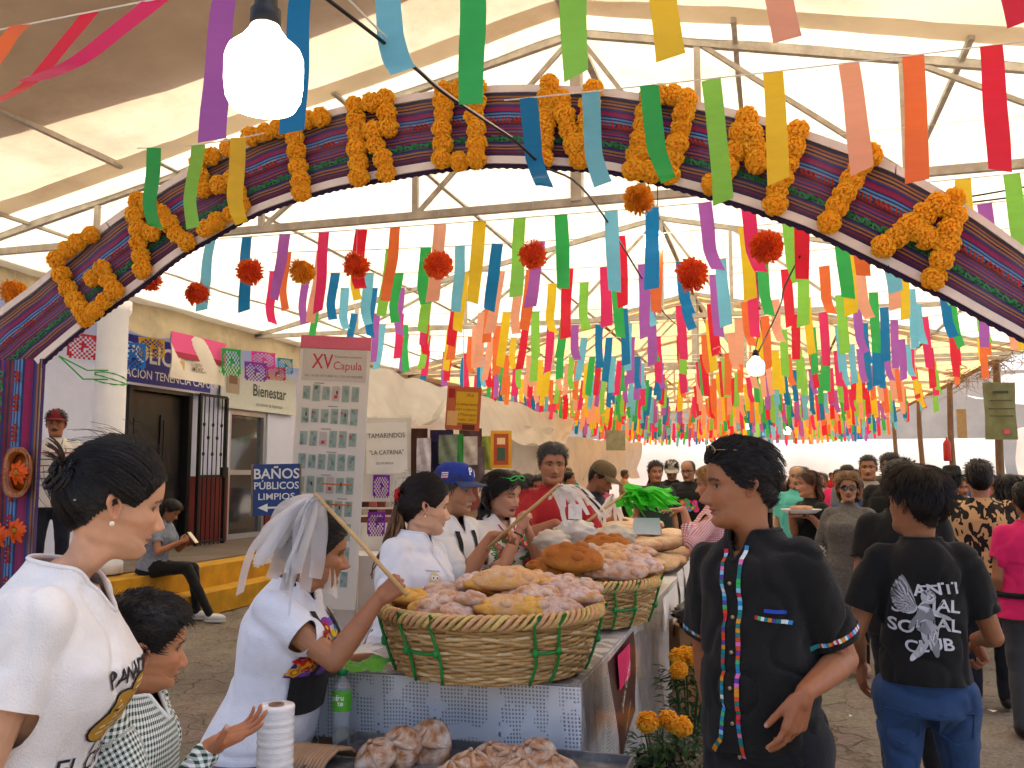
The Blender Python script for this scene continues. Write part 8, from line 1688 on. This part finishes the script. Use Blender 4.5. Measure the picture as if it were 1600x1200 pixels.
sheet('white plastic wall behind the pink-shirted girls', at_d(860, 680, 20), at_d(1000, 690, 30), at_d(1000, 745, 30), at_d(860, 770, 19), seed=9, fold=.2)
for k, (px, py, w, h, col, d) in enumerate([(650, 730, .26, .9, '#4a2818', 10.4), (662, 712, .16, .40, '#c8c4d0', 10.2), (684, 722, .24, .5, '#1c1840', 10.8), (700, 702, .22, .34, '#7a8a78', 10.6), (714, 716, .16, .6, '#2a8a38', 11.2), (730, 704, .26, .36, '#c8c0c0', 11.4), (744, 728, .22, .5, '#6a5a60', 11.6), (760, 708, .16, .44, '#8a9a40', 11.8), (628, 690, .2, .5, '#3a8ab0', 11), (690, 690, .3, .3, '#3a2a60', 11.5), (735, 690, .3, .35, '#503038', 11.8)]):
    o, U, V = board('hanging_wares', at_d(px, py, d), w, h, M('ware_%d' % k, col, .7, .3, 12), 'hanging goods at the back stalls, '+ORD[k]+' piece by its place in the row', 'goods', wavy=.02, grp='goods hung at the back stalls')
o, U, V = board('framed_picture', at_d(783, 702, 11), .26, .46, M('yellow_frame', '#d8a020', .5, .1), 'yellow framed picture hanging behind the woman with green sunglasses', 'picture'); bprint(o, 'picture_print', U, V, at_d(783, 702, 11), [(0, 0, .18, .38, '#b04a28'), (0, -.06, .1, .16, '#3a5a4a', .002), (0, .1, .1, .08, '#e8d0a0', .002)])
c = at_d(724, 638, 8.6); o, U, V = board('hanging_poster', c, .33, .42, M('poster_orange', '#b85a20', .4, .12, 8), 'orange and yellow printed poster hung under the left eave', 'poster', tilt=-.06)
cord_up(o, c, .2); bprint(o, 'poster_print', U, V, c, [(.03, .01, .21, .30, '#d8a820'), ('«La', .06, .13, .05, '#7a3a10'), ('Lo atesoramos', .03, .04, .036, '#7a3a10'), ('con tradición', .03, -.01, .036, '#7a3a10'), ('de Mexicapan', .03, -.06, .036, '#7a3a10'), ('Pueblo, 2023', .03, -.11, .034, '#7a3a10'), (-.12, .14, .06, .09, '#a01820'), (-.10, -.10, .10, .14, '#d8a868', .002), (.06, -.18, .12, .05, '#5a2a18', .002)])
o, U, V = board('hanging_poster', at_d(962, 688, 16), .34, .36, M('poster_olive', '#9a9470', .6, .3, 8), 'small faded poster hung above the far breads', 'poster'); cord_up(o, at_d(962, 688, 16), .18)
# right side: hung banner, card, side tarps, far structure
c = at_d(1563, 642, 17.2); o, U, V = board('hung_banner', c, .62, 1.1, M('olive_vinyl', '#8a8858', .5, .25, 4, transl=.3), 'olive vinyl banner tied to the right tent post', 'banner', wavy=.03); bprint(o, 'banner_print', U, V, c, [(0, .04, .5, .02, '#4a4a2a'), (0, .2, .42, .02, '#4a4a2a'), (0, -.1, .48, .02, '#4a4a2a'), (0, .36, .3, .05, '#3a3a22'), (.08, -.4, .1, .08, '#e04a6a')], off=.045)
o, U, V = board('hanging_card', at_d(1503, 662, 19), .2, .62, M('kraft_board', '#b89a68', .7, .15, 12), 'narrow brown card hanging left of the olive banner', 'card'); cord_up(o, at_d(1503, 662, 19), .3)
sheet('grey-white tarpaulin beyond the right eave', Vector((EXR+.1, 9, 3.5)), Vector((EXR+.1, 24, 3.5)), Vector((EXR+5.5, 26, 3.0)), Vector((EXR+5, 9, 2.9)), seed=12, fold=.25, mat=M('grey_tarp', '#b8babc', .6, .1, 2, transl=.4))
sheet('white tarpaulin wall beyond the right aisle posts', Vector((EXR+5, 13, 2.9)), Vector((EXR+2.5, 30, 2.9)), Vector((EXR+2.5, 30, .9)), Vector((EXR+5, 13, .9)), seed=14, fold=.2, mat=TW)
for k, (x, y, w, col) in enumerate([(EXR+1.2, 13.5, 1.2, '#8a4a3a'), (EXR+1.0, 17, 1.6, '#3a6a5a'), (EXR+.9, 21, 1.8, '#a89a88'), (EXR+.6, 26, 2, '#6a3a4a')]):
    q = MB(); q.box((x, y, .55), (.9, w, 1.1)); tag(q.build('stall_counter', M('counter_%d' % k, col, .8, .25, 5)), 'cloth-covered stall counter beyond the right posts, '+ORD[k], 'counter', 'stall counters on the right')
q = MB(); p = Vector((EXR-.24, 24.88, 2.2)); q.lathe([(r_*1.25, z*1.3) for r_, z in ((.001, -.22), (.07, -.22), (.075, -.2), (.075, .12), (.05, .17), (.02, .2), (.02, .24))], 16, p, caps=False); tag(q.build('fire_extinguisher', M('red_paint', '#a82020', .4, .1), smooth=True), 'dark red cylinder hung on the right tent post', 'cylinder')  # red fire extinguisher on the post
# twine and dry branches tied along the right eave
q = MB(); rg = random.Random(8)
for k in range(160):
    y = rg.uniform(9, 24); p = Vector((EXR-.15+rg.uniform(-.3, .3), y, roof_z(EXR)-.1+rg.uniform(-.15, .05))); q.tube([p, p+Vector((rg.uniform(-.4, .4), rg.uniform(-.4, .4), rg.uniform(-.35, .12))), p+Vector((rg.uniform(-.6, .6), rg.uniform(-.6, .6), rg.uniform(-.5, .1)))], [.012, .008, .003], 4)
o = tag(q.build('dry_garland', M('dry_twig', '#8a7256', .9, .3, 20)), 'tangle of dry twigs and twine tied along the right eave', 'twigs', kind='stuff')
# ---- marigold pots, boxes, black bags at the foot of the table
leafm = M('marigold_leaf', '#2f5a26', .6, .3, 20, transl=.25)
def pot(px, py, d, n_fl, h, label, seed):
    base = gp(px, d); t = empty('marigold_plant', base, 0, label, 'potted plant', 'potted marigolds beside the table'); rg = random.Random(seed); q = MB(); q.lathe([(.001, 0), (.075, 0), (.10, .16), (.108, .16), (.108, .18), (.095, .18), (.09, .15)], 20, caps=False); q.build('flowerpot', M('black_pot', '#1e1e20', .6, .1), t, True, True); q = MB()
    for k in range(620):
        a = rg.uniform(0, 6.28); z = .17+rg.random()*(h-.2); r_ = rg.uniform(.01, .15); p = Vector((r_*math.cos(a), r_*math.sin(a), z)); dv = Vector((math.cos(a+rg.uniform(-1, 1)), math.sin(a+rg.uniform(-1, 1)), rg.uniform(-.5, .6))).normalized(); sd = dv.cross(Vector((0, 0, 1))).normalized(); L = rg.uniform(.035, .07)
        q.add([p, p+dv*L*.5+sd*L*.16, p+dv*L+Vector((0, 0, -.01)), p+dv*L*.5-sd*L*.16], [(0, 1, 2, 3)])
    q.build('leaves', leafm, t, local=True)['kind'] = 'stuff'; q = MB()
    for k in range(7): a = k*.9; q.tube([(0, 0, .15), (.04*math.cos(a), .04*math.sin(a), h*.6), (.09*math.cos(a), .09*math.sin(a), h)], [.006, .005, .003], 5)
    q.build('stems', leafm, t, local=True)
    for k in range(n_fl): a = k*2.4+1; r_ = .10*math.sqrt((k+.3)/n_fl); inst('marigold_head', MARI[k % 4], t, (r_*math.cos(a), r_*math.sin(a)-.03, h+.02-.05*(k % 3)*(k > 2)), (rg.uniform(0, .6), rg.uniform(-.3, .3), 0), rg.uniform(.075, .10))
pot(1070, 1040, 4.35, 6, .72, 'potted orange marigolds standing beside the table in the aisle', 1); pot(1032, 1085, 3.75, 3, .58, 'second pot of marigolds, partly behind the plastic flap', 2)
KR = M('kraft_box', '#a87c52', .8, .12, 6, bump=.1)
def carton(c, w, dpt, h, label, txt=None, rz=0.3):
    q = MB(); q.box((0, 0, h/2), (w, dpt, h)); o = q.build('cardboard_box', KR, None, local=True); o.location = c; o.rotation_euler.z = rz; tag(o, label, 'box', 'cardboard boxes in the aisle'); q = MB(); q.box((0, -dpt/2-.002, h*.5), (.05, .003, h*.98)); q.build('packing_tape', M('brown_tape', '#b89058', .3, .05), o, local=True)
    if txt: q = MB(); put_text(q, txt[0], (-.02, -dpt/2-.004, h*.72), (1, 0, 0), (0, 0, 1), .07, col=hx('#1e5a30'), bold=.02, off=.002); put_text(q, txt[1], (-.02, -dpt/2-.004, h*.57), (1, 0, 0), (0, 0, 1), .08, col=hx('#1e5a30'), bold=.02, off=.002); q.build('box_lettering', INK, o, local=True)
b0 = gp(1102, 4.75); carton(b0, .34, .3, .46, 'lower cardboard box behind the marigolds'); carton(b0+Vector((0, 0, .463)), .36, .3, .36, 'upper cardboard box with green lettering behind the marigolds', ('SANTA', 'LUCIA'))
BBAG = M('black_bin_bag', '#0d0d0e', .25, .2, 10, bump=1.0, bscale=16, coat=.3)
for k, (px, d, rx, h, lab) in enumerate([(1060, 3.25, .26, .42, 'black bin bag at the foot of the table, nearer'), (1050, 3.75, .25, .50, 'black bin bag at the foot of the table, farther'), (1100, 4.6, .17, .14, 'black plastic bag on top of the cardboard boxes')]):
    b = gp(px, d); z0 = .825 if k == 2 else 0
    q = MB(); q.ell((0, 0, h*.46), (rx, rx*.8, h*.5), 34, 22, fn=lambda u: 1+.22*mnoise.noise((u.x*4+k*7, u.y*4, u.z*4))+.12*mnoise.noise((u.x*9, u.y*9+k, u.z*9))); o = q.build('bin_bag', BBAG, None, smooth=True, local=True); o.location = (b.x, b.y, z0); tag(o, lab, 'bag', 'black plastic bags by the table')
p = gp(1092, 3.2); t = empty('drink_cup', (p.x, p.y, .40), 0, 'white drink cup with yellow straw lying on the black bags', 'cup'); q = MB(); q.lathe([(.03, 0), (.045, .10), (.047, .10), (.044, .095), (.001, .09)], 20, caps=False); q.build('cup', M('foam_white'), t, True, True); q = MB(); q.tube([(0, 0, .05), (.01, 0, .15), (.012, 0, .165)], .004, 6); q.build('straw', M('yellow_straw', '#d8c830', .4, .05), t, local=True)
# ---- crowd farther down the aisle: a few built figures and their copies
CR = []; n0 = set(bpy.data.objects)
specs_ = [('m', BT, 'short', BLACKH, '#9a6444', .6), ('m', cloth('crowd_white', '#cfcac4'), 'short', BLACKH, '#a87252', 1.5), ('f', cloth('crowd_rose', '#b84a6a'), 'long', BLACKH, '#a87252', .6), ('f', cloth('crowd_grey', '#6a6a74'), 'long', BROWNH, '#b07c5c', .8), ('m', cloth('crowd_blue', '#2c4a7a'), 'short', GREYH, '#9a6444', .7), ('f', cloth('crowd_red', '#a02428'), 'short', BLACKH, '#a06a4a', .6)]
for k, (sx_, sm, hr, hc, tn, sl) in enumerate(specs_):
    P = mid(1200, 20, 740, 180 if k % 3 else 0, 'x', tn, sm, sx_ == 'f', hr, hc, sl, lod=2, H=1.66 if sx_ == 'm' else 1.58, seed=k, group='crowd far down the aisle'); CR.append(P.root)
CM = [BT, NAVY, RSH, PINK, cloth('crowd_white'), cloth('crowd_grey'), cloth('crowd_blue'), cloth('crowd_rose'), cloth('crowd_teal', '#3a8a80'), cloth('crowd_sand', '#b09a7c')]; CN = ['black', 'navy', 'red', 'pink', 'white', 'grey', 'blue', 'rose', 'teal', 'sand-coloured']
rg = random.Random(21); spots = []
for k in range(34): y = 12.5+k*.62; spots.append((rg.uniform(-.35, 3.9), y, rg.choice((0, 180, 180, 200, 90))))
for k in range(16): spots.append((rg.uniform(-5.2, -1.9), 12+k*1.0, rg.choice((-60, -90, 180, 30))))
for k in range(8): spots.append((rg.uniform(2.6, 4.3), 8.6+k*.8, rg.choice((0, 10, 170))))
for k in range(14): spots.append((rg.uniform(.2, 1.7), 9.8+k*.5, rg.choice((0, 180, 190, 160))))
for k in range(22): spots.append((rg.uniform(.9, 4.4), 10.2+k*.55, rg.choice((0, 180, 190, 20))))
for i, (x, y, hdg) in enumerate(spots):
    src = CR[i % 6]; mi = rg.randrange(10)
    if i < 6: r_ = src
    else:
        r_ = src.copy(); COL.objects.link(r_)
        for ch in src.children:
            c_ = ch.copy(); COL.objects.link(c_); c_.parent = r_
            if ch.name.startswith('shirt'):
                for sl_ in c_.material_slots: sl_.link = 'OBJECT'; sl_.material = CM[mi]
    r_.location = (x, y, 0); r_.rotation_euler.z = R(hdg+rg.uniform(-25, 25)); s_ = rg.uniform(.93, 1.04); r_.scale = (s_,)*3
    col = CN[mi] if i >= 6 else ['black', 'white', 'rose', 'grey', 'blue', 'red'][i]
    r_['label'] = 'distant market-goer in a %s top, %s' % (col, 'down the aisle' if i < 34 else ('behind the left stalls' if i < 50 else 'towards the right posts'))
# ---- look-alikes that still share a label are told apart by their place
_same = {}
for o in scene.objects:
    if o.parent is None and o.get('label'): _same.setdefault(o['label'], []).append(o)
def _ordinal(n): return str(n)+('th' if 10 <= n % 100 <= 20 else {1: 'st', 2: 'nd', 3: 'rd'}.get(n % 10, 'th'))
for lb, os_ in _same.items():
    if len(os_) > 1:
        for k, o in enumerate(sorted(os_, key=lambda o: proj(o.location)[0])): o['label'] = lb+', '+_ordinal(k+1)+' from the left'
bpy.data.scenes.remove(WORK)
